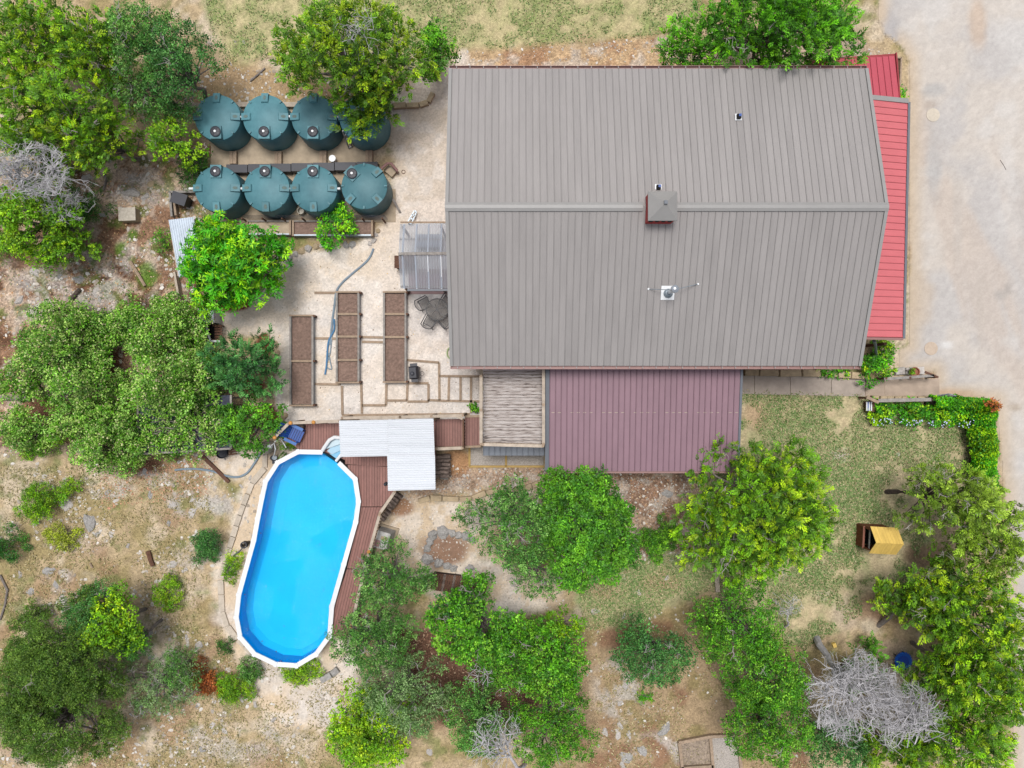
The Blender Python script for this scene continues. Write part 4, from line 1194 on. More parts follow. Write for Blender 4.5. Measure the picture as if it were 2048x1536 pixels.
blocks('stone_edging', [(441, 1160), (441, 1190), (444, 1224), (454, 1254), (474, 1280), (520, 1318), (556, 1338)], .28, .55, .1, 'curb', 'pale curb stones curving around the lower pool end', 'stone edging', .03, seed=5)
blocks('stone_edging', [(640, 1362), (662, 1350), (676, 1340)], .3, .5, .2, 'limestone_grey', 'few grey stones beyond the lower pool end', 'stone edging', seed=6)
blocks('stone_wall', [(1490, 745), (1520, 745), (1560, 746), (1605, 746), (1650, 747), (1730, 752)], .34, .75, .3, 'limestone_tan', 'low cut stone wall between the house and walkway', 'stone wall', seed=7)
blocks('stone_wall', [(1745, 795), (1790, 797), (1850, 797)], .2, .35, .3, 'limestone_tan', 'low rough stone edge above the flowering shrubs', 'stone wall', seed=8)
blocks('stone_wall', [(1792, 742), (1850, 741)], .4, .5, .25, 'limestone', 'low whitish stone wall under the terracotta pot', 'stone wall', seed=9)

# ladder leaning on the open tank
ld = thing('ladder', 'short rusty white metal ladder leaning on the open tank', 'ladder', W(700, 292, 0))
for s_ in (0, 1):
    MB().bar(W(685 + s_ * 5, 262 - s_ * 2, 1.5), W(698 + s_ * 6, 297 - s_ * 3, .1), .05, .05).build('stile', MT['timber_grey'], ld)
for k in range(5):
    f_ = k / 4.2
    a = W(685, 262, 1.5).lerp(W(698, 297, .1), f_); b2 = W(690, 260, 1.5).lerp(W(704, 294, .1), f_)
    MB().bar(a, b2, .04, .03).build('rung', MT['white'], ld)
bk = thing('bucket', 'small white lidded bucket on the tank pad', 'bucket', W(668, 321, .05))
MB().lathe([(.13, 0), (.15, .3), (.16, .3), (.16, .34)], 16, W(668, 321, .05)).build('pail', MT['white'], bk)
bk = thing('bucket', 'pale bucket under the lower tank edge behind the bush', 'bucket', W(605, 424, .05))
MB().lathe([(.14, 0), (.17, .32), (.15, .32), (.13, .1)], 16, W(605, 424, .05)).build('pail', MT['cream_tank'], bk)
dp = thing('drain_pipe', 'bent copper coloured drain pipe beside the angled tank', 'pipe', W(770, 335, 0))
MB().tube([W(762, 338, .5), W(775, 327, .5), W(782, 327, .5), W(794, 341, .4), W(795, 345, .1)], .07, 8).build('pipe', MT['gutter'], dp)
MB().box(W(781, 343, .12), (.5, .35, .22), R(-40)).build('concrete_block', MT['concrete'], dp)
dv = MB().lathe([(.1, 0), (.1, .03), (.07, .03), (.07, .005)], 14, W(807, 344, .005)).build('drain_cover', MT['timber_brown'])
tag(dv, 'small round drain cover in the gravel path', 'drain cover')
o = MB().bar(W(786, 398, .5), W(800, 424, .1), .1, .06).build('leaning_post', MT['timber_grey'])
tag(o, 'grey wooden post leaning beside the angled tank', 'post')
fg = thing('metal_stand', 'narrow galvanised frame leaning above the greenhouse corner', 'frame', W(824, 436, 0))
for a, b2 in (((815, 445), (829, 421)), ((823, 447), (833, 424)), ((829, 421), (833, 424)), ((815, 445), (823, 447)), ((820, 436), (826, 439)), ((824, 429), (830, 432))):
    MB().bar(W(*a, .25), W(*b2, .25), .05, .05).build('bar', MT['galv'], fg)
MB().box(W(819, 446, .12), (.1, .1, .24)).build('foot', MT['galv'], fg); MB().box(W(831, 423, .12), (.06, .06, .24)).build('foot', MT['galv'], fg)
# left enclosure: timber frame, black bin, concrete box
edge('timber_enclosure', [(392, 385), (342, 385), (346, 434)], .1, .3, 'timber_grey', 'grey timber corner frame around the black bin')
edge('timber_enclosure', [(349, 388), (354, 432)], .1, .3, 'timber', 'short inner timber rail beside the black bin')
bn = thing('compost_bin', 'square black bin inside the grey timber corner', 'bin', W(372, 405, 0), R(-18))
bn_c = W(367, 403, 0)
MB().add([(-.28, -.2, 0), (.28, -.2, 0), (.28, .2, 0), (-.28, .2, 0), (-.34, -.25, .7), (.34, -.25, .7), (.34, .25, .7), (-.34, .25, .7)],
         [(0, 1, 5, 4), (1, 2, 6, 5), (2, 3, 7, 6), (3, 0, 4, 7), (3, 2, 1, 0)]).build('body', MT['black'], bn, world=False)
MB().box((0, 0, .73), (.72, .54, .06)).build('lid', MT['black'], bn, world=False)
cb = thing('concrete_box', 'square pale concrete box standing on the rocky soil', 'concrete box', W(265, 433, 0), R(2))
MB().box((0, 0, .22), (.76, .58, .44)).build('body', MT['concrete'], cb, world=False)
MB().box((0, 0, .47), (.8, .62, .06)).build('lid', mat('pale_concrete_lid', S(218, 208, 192), rough=.9, var=.15, scale=8), cb, world=False)
# wire fence strip and the two planters below the tanks
wf = thing('wire_fence', 'low bluish wire mesh fence strip below the lower tanks', 'fence', W(620, 438, 0))
for k in range(8):
    a = W(484 + k * 40, 437 - (k % 2) * .4, .9)
    MB().box((a.x, a.y, .47), (.06, .06, .94)).build('post', MT['timber_brown'], wf)
m, nt, b = nt_new('wire_mesh')
tr = nt.nodes.new('ShaderNodeBsdfTransparent'); mx = nt.nodes.new('ShaderNodeMixShader'); mx.inputs[0].default_value = .55
b.inputs['Base Color'].default_value = (*S(138, 150, 172), 1)
nt.links.new(tr.outputs[0], mx.inputs[2]); nt.links.new(b.outputs[0], mx.inputs[1]); nt.links.new(mx.outputs[0], nt.nodes['Material Output'].inputs['Surface'])
MT['wire'] = m
a = W(484, 430, .9); c_ = W(770, 430, .9)
MB().add([(a.x, a.y, .9), (c_.x, c_.y, .9), (c_.x, W(770, 441, 0).y + .02, .06), (a.x, W(484, 441, 0).y + .02, .06)], [(0, 1, 2, 3)]).build('mesh_panel', MT['wire'], wf)

def raised_bed(label, x0, y0, x1, y1, splits, h=.42, rot=0, side='galv', soil='soil', group='raised planting beds', soils=None):
    a = W(x0, y1, h); c = W(x1, y0, h)
    o = thing('raised_bed', label, 'raised bed', ((a.x + c.x) / 2, (a.y + c.y) / 2, 0), 0, group)
    for x in (a.x, c.x):
        MB().box((x, (a.y + c.y) / 2, h / 2 - .02), (.03, c.y - a.y, h - .04)).build('side_panel', MT[side], o)
        MB().box((x, (a.y + c.y) / 2, h), (.09, c.y - a.y + .08, .04)).build('cap_board', MT['timber_grey'], o)
    for y in (a.y, c.y):
        MB().box(((a.x + c.x) / 2, y, h / 2 - .02), (c.x - a.x - .04, .03, h - .04)).build('end_panel', MT[side], o)
        MB().box(((a.x + c.x) / 2, y, h + .004), (c.x - a.x + .12, .08, .036)).build('cap_board', MT['timber'], o)
    ys = [y0] + splits + [y1]
    for s_ in splits:
        y = W(0, s_, h).y
        MB().box(((a.x + c.x) / 2, y, h - .04), (c.x - a.x - .06, .1, .1)).build('divider', MT['timber'], o)
    for i in range(len(ys) - 1):
        yt = W(0, ys[i], h).y - .06; yb = W(0, ys[i + 1], h).y + .06
        nx_, ny_ = 8, 12
        g = MB(); rr = random.Random(i + int(x0))
        for q in range(ny_ + 1):
            for p in range(nx_ + 1):
                g.v.append((a.x + .03 + (c.x - a.x - .06) * p / nx_, yb + (yt - yb) * q / ny_, h - .12 + rr.uniform(-.02, .02)))
        g.f = [(q * (nx_ + 1) + p, q * (nx_ + 1) + p + 1, (q + 1) * (nx_ + 1) + p + 1, (q + 1) * (nx_ + 1) + p) for q in range(ny_) for p in range(nx_)]
        g.build('soil', MT[soil if soils is None else soils[i]], o)
    for s_ in [y0 + 1] + splits + [y1 - 1]:
        y = W(0, s_, h).y
        for x in (c.x + .07,):
            MB().box((x, y, (h + .03) / 2), (.09, .09, h + .03)).build('stake', MT['timber_brown'], o)
    return o
raised_bed('leftmost raised bed with two soil sections in gravel yard', 581, 631, 625, 811, [722])
raised_bed('middle raised bed with four soil sections beside the hose', 673.5, 584, 717, 765, [628, 673, 720])
raised_bed('raised bed with three soil sections beside the patio chairs', 768, 584, 811, 764, [628, 674])
def planter(label, x0, y0, x1, y1, m):
    h = .4
    a = W(x0, y1, h); c = W(x1, y0, h)
    o = thing('planter_box', label, 'planter', ((a.x + c.x) / 2, (a.y + c.y) / 2, 0))
    MB().box(((a.x + c.x) / 2, (a.y + c.y) / 2, .15), (c.x - a.x - .02, c.y - a.y - .02, .3)).build('soil', MT[m], o)
    for y, mm in ((a.y, 'galv'), (c.y, 'timber_grey')):
        MB().box(((a.x + c.x) / 2, y, h / 2), (c.x - a.x, .06, h)).build('side_board', MT[mm], o)
    for x in (a.x, c.x):
        MB().box((x, (a.y + c.y) / 2, h / 2 + .01), (.09, c.y - a.y + .08, h)).build('end_board', MT['timber'], o)
planter('long planter of dry stony soil behind the bright tree', 494, 442, 580, 468, 'concrete')
planter('long planter of brown soil under the small bright bush', 586, 442, 744, 470, 'soil')

# timber edging that lays out the gravel steps
E = [([(629, 585.5), (671, 585.5)], 'short timber strip left of the middle bed top'), ([(626, 676.5), (672, 677)], 'timber strip joining left and middle beds'),
     ([(721, 674), (768, 675)], 'upper timber strip between middle and patio side beds'), ([(724, 683.5), (766, 684.5)], 'lower timber strip between middle and patio side beds'),
     ([(629, 768), (681, 769)], 'timber strip below the hose end'), ([(684, 772), (685, 829)], 'long timber strip running down to the deck from middle bed'),
     ([(722.5, 767), (724, 827)], 'second timber strip running down to the deck'), ([(724, 810.5), (772, 810.5), (773, 768)], 'timber corner below the patio side bed'),
     ([(774, 801), (814, 801), (815, 768)], 'timber corner under the patio side bed end'), ([(815, 803), (857, 803), (857, 768)], 'timber corner below the black grill'),
     ([(813, 720), (878, 725), (879, 801)], 'timber corner around the black grill'), ([(857, 800), (897, 802)], 'timber strip at the foot of first gravel step'),
     ([(879, 752), (962, 753)], 'timber strip along the top of the gravel steps'), ([(898, 754), (897, 801)], 'timber riser of the first gravel step'),
     ([(921, 754), (921, 801)], 'timber riser of the second gravel step'), ([(942, 754), (942, 826)], 'timber riser of the last gravel step by the balcony'),
     ([(897, 801.5), (960, 803)], 'timber strip along the foot of the gravel steps'), ([(684, 830.5), (940, 828)], 'long timber strip above the deck railing'), ([(816, 766.5), (857, 766.5)], 'timber strip right under the black grill')]
for pts, lb in E:
    edge('timber_edging', pts, .11, .07, 'timber', lb)

# garden hose across the yard
hz = thing('garden_hose', 'long grey hose curving across the gravel to the beds', 'hose', W(700, 560, 0))
def smooth_path(pts, k=6):
    P = [Vector(p) for p in pts]; out = []
    for i in range(len(P) - 1):
        p0, p1, p2, p3 = P[max(i - 1, 0)], P[i], P[i + 1], P[min(i + 2, len(P) - 1)]
        for j in range(k):
            t_ = j / k
            out.append(.5 * ((2 * p1) + (-p0 + p2) * t_ + (2 * p0 - 5 * p1 + 4 * p2 - p3) * t_ ** 2 + (-p0 + 3 * p1 - 3 * p2 + p3) * t_ ** 3))
    return out + [P[-1]]
MB().tube(smooth_path([W(x, y, .04) for x, y in ((747, 497), (741, 512), (730, 526), (706, 546), (684, 566), (673, 583), (669, 610), (665, 640), (662, 668), (660, 690))]), .055, 7).build('hose', MT['hose'], hz)
MB().tube(smooth_path([W(x, y, .07) for x, y in ((668, 638), (668, 660), (658, 680), (655, 700), (653, 730), (650, 749))]), .045, 7).build('hose', MT['hose_blue'], hz)
MB().tube(smooth_path([W(x, y, .05) for x, y in ((664, 672), (660, 706), (653, 732), (663, 738), (660, 722), (657, 706))]), .03, 6).build('hose', MT['hose'], hz)
h2 = thing('drain_hose', 'pale grey drain hose curving from the pool filter over the slope', 'hose', W(440, 940, 0))
MB().tube(smooth_path([W(x, y, .05) for x, y in ((350, 940), (372, 938), (395, 938), (424, 942), (450, 951), (475, 954), (494, 946), (508, 928), (518, 912), (524, 902))]), .055, 7).build('hose', MT['hose'], h2)
h3 = thing('coiled_hose', 'pale green hose coil half hidden under the house eave', 'hose', W(900, 706, 0))
MB().tube([W(903 + 9 * math.cos(a * .5), 706 + 12 * math.sin(a * .5), .03 + a * .003) for a in range(0, 38)], .03, 6).build('coil', MT['cable'], h3)

# black grill
gr = thing('barbecue_grill', 'boxy black covered grill standing on the gravel step', 'grill', W(833, 746, 0), R(4))
MB().box((0, 0, .62), (.42, .56, .5)).build('firebox', MT['black'], gr, world=False)
MB().add([(-.24, -.3, .87), (.22, -.3, .87), (.22, .3, .87), (-.24, .3, .87), (-.2, -.24, 1.05), (.12, -.24, 1.08), (.12, .24, 1.08), (-.2, .24, 1.05)],
         [(3, 2, 1, 0), (4, 5, 6, 7), (0, 1, 5, 4), (1, 2, 6, 5), (2, 3, 7, 6), (3, 0, 4, 7)]).build('lid', MT['black'], gr, world=False)
MB().lathe([(.09, 0), (.09, .07), (.05, .1)], 14, (-.05, -.04, 1.06)).build('knob', MT['black'], gr, world=False)
MB().box((0, .36, .84), (.34, .16, .03)).build('side_shelf', MT['black'], gr, world=False)
MB().box((0, -.36, .84), (.3, .14, .03)).build('side_shelf', MT['black'], gr, world=False)
for sx in (-1, 1):
    for sy in (-1, 1): MB().box((sx * .18, sy * .24, .19), (.05, .05, .38)).build('leg', MT['iron'], gr, world=False)
MB().tube([(.3 + .1 * math.cos(k * .524), -.05 + .1 * math.sin(k * .524), .3) for k in range(13)], .012, 5).build('hook_ring', MT['iron'], gr, world=False)

# patio table and four mesh chairs
tb = thing('patio_table', 'round black mesh patio table beside the house', 'table', W(874, 619, 0))
q = W(874, 619, .72)
MB().lathe([(.0, 0), (.5, 0), (.5, .012), (.0, .012)], 28, q, cap=False).build('top', MT['iron_mesh'], tb)
MB().tube([(q.x + .51 * math.cos(k * math.pi / 14), q.y + .51 * math.sin(k * math.pi / 14), q.z) for k in range(29)], .02, 6).build('rim', MT['iron'], tb)
for k in range(3):
    a = k * math.pi / 3 + .3
    MB().bar((q.x - .5 * math.cos(a), q.y - .5 * math.sin(a), q.z + .016), (q.x + .5 * math.cos(a), q.y + .5 * math.sin(a), q.z + .016), .02, .012).build('spoke', MT['iron'], tb)
for k in range(4):
    a = k * math.pi / 2 + .5
    MB().tube([(q.x + .1 * math.cos(a), q.y + .1 * math.sin(a), .68), (q.x + .36 * math.cos(a), q.y + .36 * math.sin(a), .01)], .018, 6).build('leg', MT['iron'], tb)
def chair():
    c = thing('patio_chair', 'chair', 'chair')
    MB().box((0, 0, .42), (.48, .46, .015)).build('seat', MT['iron_mesh'], c, world=False)
    bkm = MB()
    for k in range(7):
        t_ = -1 + k / 3
        for z, off in ((.44, 0), (.9, .1)):
            bkm.v.append((t_ * .24, -.24 - off - .07 * (1 - t_ * t_), z))
    bkm.f = [(2 * k, 2 * k + 2, 2 * k + 3, 2 * k + 1) for k in range(6)]
    bkm.build('backrest', MT['iron_mesh'], c, world=False)
    MB().tube([(-.24 + k * .04, -.34 - .07 * (1 - (-1 + k / 6) ** 2), .9 + .02 * (1 - (-1 + k / 6) ** 2)) for k in range(13)], .02, 6).build('back_frame', MT['iron'], c, world=False)
    MB().tube([(-.24, -.23, .43), (.24, -.23, .43), (.24, .23, .43), (-.24, .23, .43), (-.24, -.23, .43)], .018, 6).build('seat_frame', MT['iron'], c, world=False)
    for s_ in (-1, 1):
        MB().tube([(s_ * .26, -.33, .85), (s_ * .29, -.15, .66), (s_ * .29, .2, .64), (s_ * .27, .24, .4)], .022, 6).build('arm', MT['iron'], c, world=False)
        MB().tube([(s_ * .25, .22, .42), (s_ * .26, .25, 0)], .018, 6).build('leg', MT['iron'], c, world=False)
        MB().tube([(s_ * .24, -.24, .42), (s_ * .25, -.3, 0)], .018, 6).build('leg', MT['iron'], c, world=False)
    return c
ch = chair()
for k, (px, py, rz, lb) in enumerate(((849, 607, -62, 'black mesh patio chair on the greenhouse side, facing the table'), (893, 605, 118 + 30, 'black mesh patio chair partly under the eave, above the table'), (860, 642, -28, 'black mesh patio chair below the table, holding a green leaf spot'), (891, 642, 40, 'black mesh patio chair partly under the eave, below the table'))):
    o = ch if k == 0 else copy_tree(ch)
    qq = W(px, py, .45)
    o.location = (qq.x, qq.y, .016); o.rotation_euler.z = R(rz)
    tag(o, lb, 'chair', 'mesh chairs around the patio table')

# polycarbonate greenhouse
gh = thing('greenhouse', 'lean to greenhouse with clear corrugated roof against the house', 'greenhouse', W(850, 512, 0))
m, nt, b = nt_new('clear_corrugated_plastic')
tr = nt.nodes.new('ShaderNodeBsdfTransparent'); mx = nt.nodes.new('ShaderNodeMixShader'); mx.inputs[0].default_value = .5
tr.inputs[0].default_value = (.84, .9, .98, 1)
b.inputs['Base Color'].default_value = (*S(196, 200, 208), 1); b.inputs['Roughness'].default_value = .3
nt.links.new(b.outputs[0], mx.inputs[1]); nt.links.new(tr.outputs[0], mx.inputs[2]); nt.links.new(mx.outputs[0], nt.nodes['Material Output'].inputs['Surface'])
MT['poly'] = m
EZ, GZ = 2.05, 2.6
A, B, C_, D = W(800, 448, EZ), W(915, 446, EZ), W(797, 508, GZ), W(915, 507, GZ)
G, Hh = W(801, 577, EZ), W(915, 577, EZ)
xr = -2.2
for p in (B, D, Hh): p.x = xr
def corr_y(nm, e0, e1, r0, r1):
    n = 96; v = []
    for i in range(n + 1):
        t_ = i / n; zz = (0, .022, .022, 0)[i % 4]
        v += [e0.lerp(e1, t_) + Vector((0, 0, zz)), r0.lerp(r1, t_) + Vector((0, 0, zz))]
    MB().add(v, [(2 * i, 2 * i + 2, 2 * i + 3, 2 * i + 1) for i in range(n)]).build(nm, MT['poly'], gh)
corr_y('roof_sheet', A, B, C_, D); corr_y('roof_sheet', G, Hh, C_, D)
MB().bar(C_ + Vector((0, 0, .05)), D + Vector((0, 0, .05)), .12, .05).build('ridge_board', MT['timber_grey'], gh)
for px in (806, 830, 853, 877):
    for e0 in (A, G):
        f_ = (px - 800) / (915 - 800)
        x = A.x + (xr - A.x) * (px - 798) / (918 - 798)
        MB().bar((x, e0.y, EZ - .05), (x, C_.y, GZ - .05), .07, .09).build('rafter', MT['white'], gh)
for y, z in ((A.y + .1, EZ - .1), ((A.y + C_.y) / 2, (EZ + GZ) / 2 - .1), ((G.y + C_.y) / 2, (EZ + GZ) / 2 - .1), (G.y + .1, EZ - .1)):
    MB().bar((A.x, y, z), (xr, y, z), .07, .05).build('purlin', MT['timber'], gh)
for x, y in ((A.x + .1, A.y - .1), (G.x + .1, G.y + .12), (A.x + .05, C_.y), (-3.2, A.y - .1), (-3.2, G.y + .12)):
    MB().box((x, y, .98 if abs(y - C_.y) > .3 else 1.24), (.09, .09, 1.96 if abs(y - C_.y) > .3 else 2.48)).build('post', MT['timber'], gh)
MB().bar((G.x + .3, G.y - .05, EZ - .12), (xr, Hh.y - .05, EZ - .12), .1, .14).build('eave_gutter', MT['slate_trim'], gh)
bench = thing('potting_bench', 'dark bench visible through the greenhouse roof', 'bench', (-4.5, C_.y, 0))
for k in range(5): MB().box((-5.05 + .0, C_.y + .2 - .12 * k, .8), (.9, .11, .03)).build('board', MT['timber_brown'], bench)
for sx in (-1, 1): MB().box((-5.05 + sx * .4, C_.y, .39), (.06, .5, .78)).build('leg', MT['timber_brown'], bench)
o = MB().box((-3.9, C_.y + 1.0, .3), (1.2, .6, .6)).build('storage_crate', MT['greymetal']); tag(o, 'blue grey crate under the clear greenhouse roof', 'crate')
mt_ = MB().box((-4.0, C_.y - .85, .02), (1.9, 1.2, .03)).build('floor_mat', MT['gutter']); tag(mt_, 'reddish mat on the floor of the greenhouse', 'mat')

# white roofed shed and hutch at the left
sh = thing('garden_shed', 'low shed with white corrugated roof under the bright tree', 'shed', W(370, 490, 0))
SZ = 2.0
a0, a1, a2, a3 = W(337, 440, SZ + .1), W(387, 434, SZ), W(405, 545, SZ), W(358, 555, SZ + .1)
cs_ = corrugated('roof_sheet', (a0, a3, a2, a1), 44, .025, mat('pale_blue_white_steel', S(214, 228, 244), rough=.4, var=.08, scale=2), sh)
for p, q in ((W(340, 443, SZ), W(357, 552, SZ)),):
    MB().bar(p - Vector((0, 0, .05)), q - Vector((0, 0, .05)), .1, .1).build('edge_beam', MT['timber_pale'], sh)
for p in (W(343, 446, SZ), W(386, 440, SZ), W(402, 540, SZ), W(361, 548, SZ)):
    MB().box((p.x, p.y, .98), (.09, .09, 1.96)).build('post', MT['timber_grey'], sh)
MB().add([tuple(W(343, 446, SZ).xy) + (0,), tuple(W(361, 548, SZ).xy) + (0,), tuple(W(361, 548, SZ).xy) + (1.9,), tuple(W(343, 446, SZ).xy) + (1.9,)], [(0, 1, 2, 3)]).build('wall', MT['timber_grey'], sh)
edge('timber_enclosure', [(352, 545), (362, 600), (372, 610)], .1, .4, 'timber_pale', 'pale timber rail beyond the white roofed shed')
hu = thing('hutch', 'pale grey hutch with small hatch at the yard edge', 'hutch', W(428, 634, 0), R(2))
MB().box((0, 0, .4), (.62, .66, .8)).build('body', MT['white'], hu, world=False)
MB().add([(-.36, -.36, .82), (.36, -.36, .82), (.36, .36, .82), (-.36, .36, .82), (-.36, 0, .92), (.36, 0, .92)], [(0, 1, 5, 4), (4, 5, 2, 3), (0, 4, 3), (1, 2, 5)]).build('roof', mat('pale_grey_panel', S(206, 212, 222), rough=.5, var=.06), hu, world=False)
MB().box((-.05, .02, .93), (.2, .14, .05)).build('hatch', MT['slate_trim'], hu, world=False)
pen = thing('slatted_pen', 'open dark pen with white curved side and brown slats', 'pen', W(429, 664, 0))
MB().tube([W(412, 650, .5), W(415, 664, .5), W(421, 682, .5), W(440, 683, .5)], .06, 8).build('rim', MT['white'], pen)
MB().box(W(428, 666, .12), (.5, .72, .2)).build('floor', MT['void'], pen)
for k in range(6):
    MB().box(W(437, 652 + k * 5.4, .45), (.36, .09, .03)).build('slat', MT['timber_brown'], pen)
for px, py in ((430, 652), (444, 652), (430, 680), (444, 680)):
    MB().box(W(px, py, .22), (.06, .06, .44)).build('post', MT['timber_brown'], pen)
# vine covered trellis frame with black cloth
tr_ = thing('vine_trellis', 'low trellis of dark cloth and pale rails under the vines', 'trellis', W(370, 860, 0))
TZ = 1.5
MB().prism([V2(x, y, TZ) for x, y in ((275, 800), (462, 790), (462, 896), (280, 908))], TZ - .02, TZ).build('cloth', mat('black_shade_cloth', S(78, 82, 100), rough=.9, var=.2), tr_)
for pa, pb in (((276, 908), (462, 897)), ((462, 790), (462, 897)), ((276, 800), (276, 908)), ((322, 845), (333, 832)), ((310, 870), (314, 850)), ((355, 900), (360, 800)), ((408, 898), (410, 800))):
    MB().bar(W(*pa, TZ + .05), W(*pb, TZ + .05), .09, .05).build('rail', MT['timber_grey'], tr_)
for px, py in ((280, 903), (458, 893), (458, 796), (282, 806), (370, 850)):
    q = W(px, py, TZ)
    MB().box((q.x, q.y, TZ / 2 - .02), (.09, .09, TZ - .04)).build('post', MT['timber_grey'], tr_)
bt = thing('plastic_tub', 'shiny black tub below the trellis corner', 'tub', W(449, 904, 0))
MB().lathe([(.2, 0), (.27, .1), (.28, .38), (.25, .4), (.22, .3)], 18, W(449, 904, 0)).build('tub', MT['black'], bt)
ct = thing('wooden_crate', 'broken brown wooden crate beside the black tub', 'crate', W(464, 900, 0))
for k in range(4): MB().box(W(466, 893 + k * 5, .3), (.4, .07, .03), R(8)).build('slat', MT['timber_brown'], ct)
MB().box(W(461, 900, .15), (.06, .5, .3)).build('side', MT['timber'], ct)
o = MB().bar(W(405, 912, .08), W(458, 964, .08), .16, .12).build('old_plank', MT['timber_brown']); tag(o, 'long brown plank lying across the drain hose', 'plank')

# ------------------------------------------------------------------ walkway, rails, pot, gate by the driveway
wk = thing('walkway', 'concrete slab walkway from the porch to the driveway', 'walkway', W(1620, 770, 0), kind='structure')
xs = [1480, 1509, 1581, 1663, 1731, 1770, 1880]
for i in range(len(xs) - 1):
    t0, t1 = 750 + (i > 2) * 2, 788 + max(0, min(i, 4)) * 1.6
    if i >= 4: t0, t1 = 757, 794
    if i == 5: t0, t1 = 757, 792
    MB().prism([V2(x, y, .06) for x, y in ((xs[i] + .5, t0), (xs[i + 1] - .5, t0 + .6), (xs[i + 1] - .5, t1), (xs[i] + .5, t1 - 1))], -.02, .055 - .004 * i).build('slab', MT['slab'] if i < 4 else mat('walk_slab_%d' % i, S(196, 176, 158), rough=.9, var=.14, scale=2), wk)
dr = thing('wooden_handrail', 'weathered wooden handrail from shrub to dark end post', 'handrail', W(1820, 752, 0))
MB().bar(W(1768, 758, .9), W(1868, 751, .9), .12, .06).build('rail', MT['timber_grey'], dr)
MB().bar(W(1850, 744, .9), W(1874, 754, .9), .1, .06).build('rail', MT['timber_brown'], dr)
for px, py in ((1772, 757), (1820, 755), (1874, 754)):
    q = W(px, py, .9); MB().box((q.x, q.y, .47), (.1, .1, .93)).build('post', MT['timber_brown'], dr)
dr2 = thing('wooden_handrail', 'grey wooden handrail above the blue flowered shrubs', 'handrail', W(1800, 799, 0))
MB().bar(W(1756, 801, .9), W(1862, 799, .9), .16, .06).build('rail', MT['timber_grey'], dr2)
MB().bar(W(1733, 794, .9), W(1757, 805, .9), .14, .08).build('rail', MT['timber'], dr2)
for px, py in ((1736, 796), (1758, 801), (1810, 800), (1860, 799)):
    q = W(px, py, .88); MB().box((q.x, q.y, .43), (.1, .1, .86)).build('post', MT['timber_brown'], dr2)
bn2 = thing('striped_bench', 'small bench with striped blue cushion at walkway end', 'bench', W(1738, 814, 0))
for k in range(5):
    MB().box(W(1733.4 + k * 2.3, 812.5, .45), (.052, .42, .05)).build('cushion_stripe', MT[('white', 'blue_plastic', 'white', 'slate_trim', 'white')[k]], bn2)
MB().box(W(1738, 813, .21), (.34, .5, .42)).build('base', MT['timber_brown'], bn2)
pt = thing('flower_pot', 'round terracotta pot with green plant on the stone wall', 'pot', W(1823, 744, .26))
MB().lathe([(.14, 0), (.2, .25), (.23, .25), (.23, .32), (.19, .32), (.17, .24), (.02, .24)], 20, W(1823, 744, .26), cap=False).build('pot', MT['terracotta'], pt)
gt2 = thing('metal_gate', 'galvanised tube gate lying open above the flowering shrubs', 'gate', W(1885, 792, 0))
zz = .5
gp = [W(1856, 794, .15), W(1897, 788, .8), W(1916, 793, .8), W(1880, 798, .15)]
for i in range(4): MB().tube([gp[i], gp[(i + 1) % 4]], .03, 7).build('tube', MT['galv'], gt2)
for k in range(1, 5):
    MB().tube([gp[0].lerp(gp[1], k / 5), gp[3].lerp(gp[2], k / 5)], .018, 6).build('bar', MT['galv'], gt2)
MB().add([tuple(p) for p in gp], [(0, 1, 2, 3)]).build('mesh_panel', MT['wire'], gt2)
for px, py, m_, lb in ((1866, 230, (226, 214, 196), 'round pale utility cover high on the driveway'), (1862, 697, (214, 194, 174), 'round tan utility cover near the walkway end')):
    o = MB().lathe([(.32, 0), (.32, .012), (.3, .016)], 28, W(px, py, .022)).build('utility_cover', mat('cover%d' % py, S(*m_), rough=.9, var=.08, scale=6)); tag(o, lb, 'utility cover')
dsp = thing('downspout', 'dark drainpipe below the red awning corner', 'drainpipe', W(1755, 690, 0))
MB().tube([W(1748, 682, 2.6), W(1751, 690, 1.9), W(1752, 705, 1.0), W(1753, 716, .05)], .07, 8).build('pipe', MT['slate_trim'], dsp)
MB().box(W(1748, 690, 1.0), (.12, .12, 2.0)).build('post', MT['timber_brown'], dsp)
nb = thing('narrow_bed', 'narrow mulch bed framed by boards beside the short awning', 'planting bed', W(1799, 145, 0))
MB().prism([V2(x, y, .1) for x, y in ((1789, 118), (1800, 118), (1798, 175), (1791, 175))], 0, .1).build('mulch', MT['timber_brown'], nb)
for a, b2 in (((1788, 117), (1801, 117)), ((1801, 117), (1798, 178))): MB().bar(W(*a, .1), W(*b2, .1), .07, .2).build('board', MT['timber'], nb)

# ------------------------------------------------------------------ firewood, stove block, rock ring, pallets, playhouse and yard things
log_m = [MB().lathe([(.07 * s_, -.2), (.085 * s_, 0), (.075 * s_, .2)], 7).mesh('log', MT['firewood']) for s_ in (.8, 1.0, 1.25)]
def woodpile(label, p0, p1, nrow, rows, seed, layers=3):
    r = random.Random(seed)
    a, b2 = W(*p0, 0), W(*p1, 0)
    o = thing('firewood_stack', label, 'firewood', ((a + b2) / 2))
    d = (b2 - a); an = math.atan2(d.y, d.x); sd = Vector((-d.y, d.x, 0)).normalized()
    L = d.length; k = int(L / .17)
    for i in range(k):
        for q in range(rows):
            for z in range(layers):
                c = a + d * ((i + .5) / k + r.uniform(-.01, .01)) + sd * ((q - (rows - 1) / 2) * .38 + r.uniform(-.05, .05)) + Vector((0, 0, .09 + z * .15 + r.uniform(-.02, .05)))
                g = bpy.data.objects.new('log', r.choice(log_m)); COL.objects.link(g); g.parent = o
                g.location = c - o.location
                g.rotation_euler = (R(90) + r.uniform(-.12, .12), r.uniform(0, 6), an + r.uniform(-.15, .15))
    return o
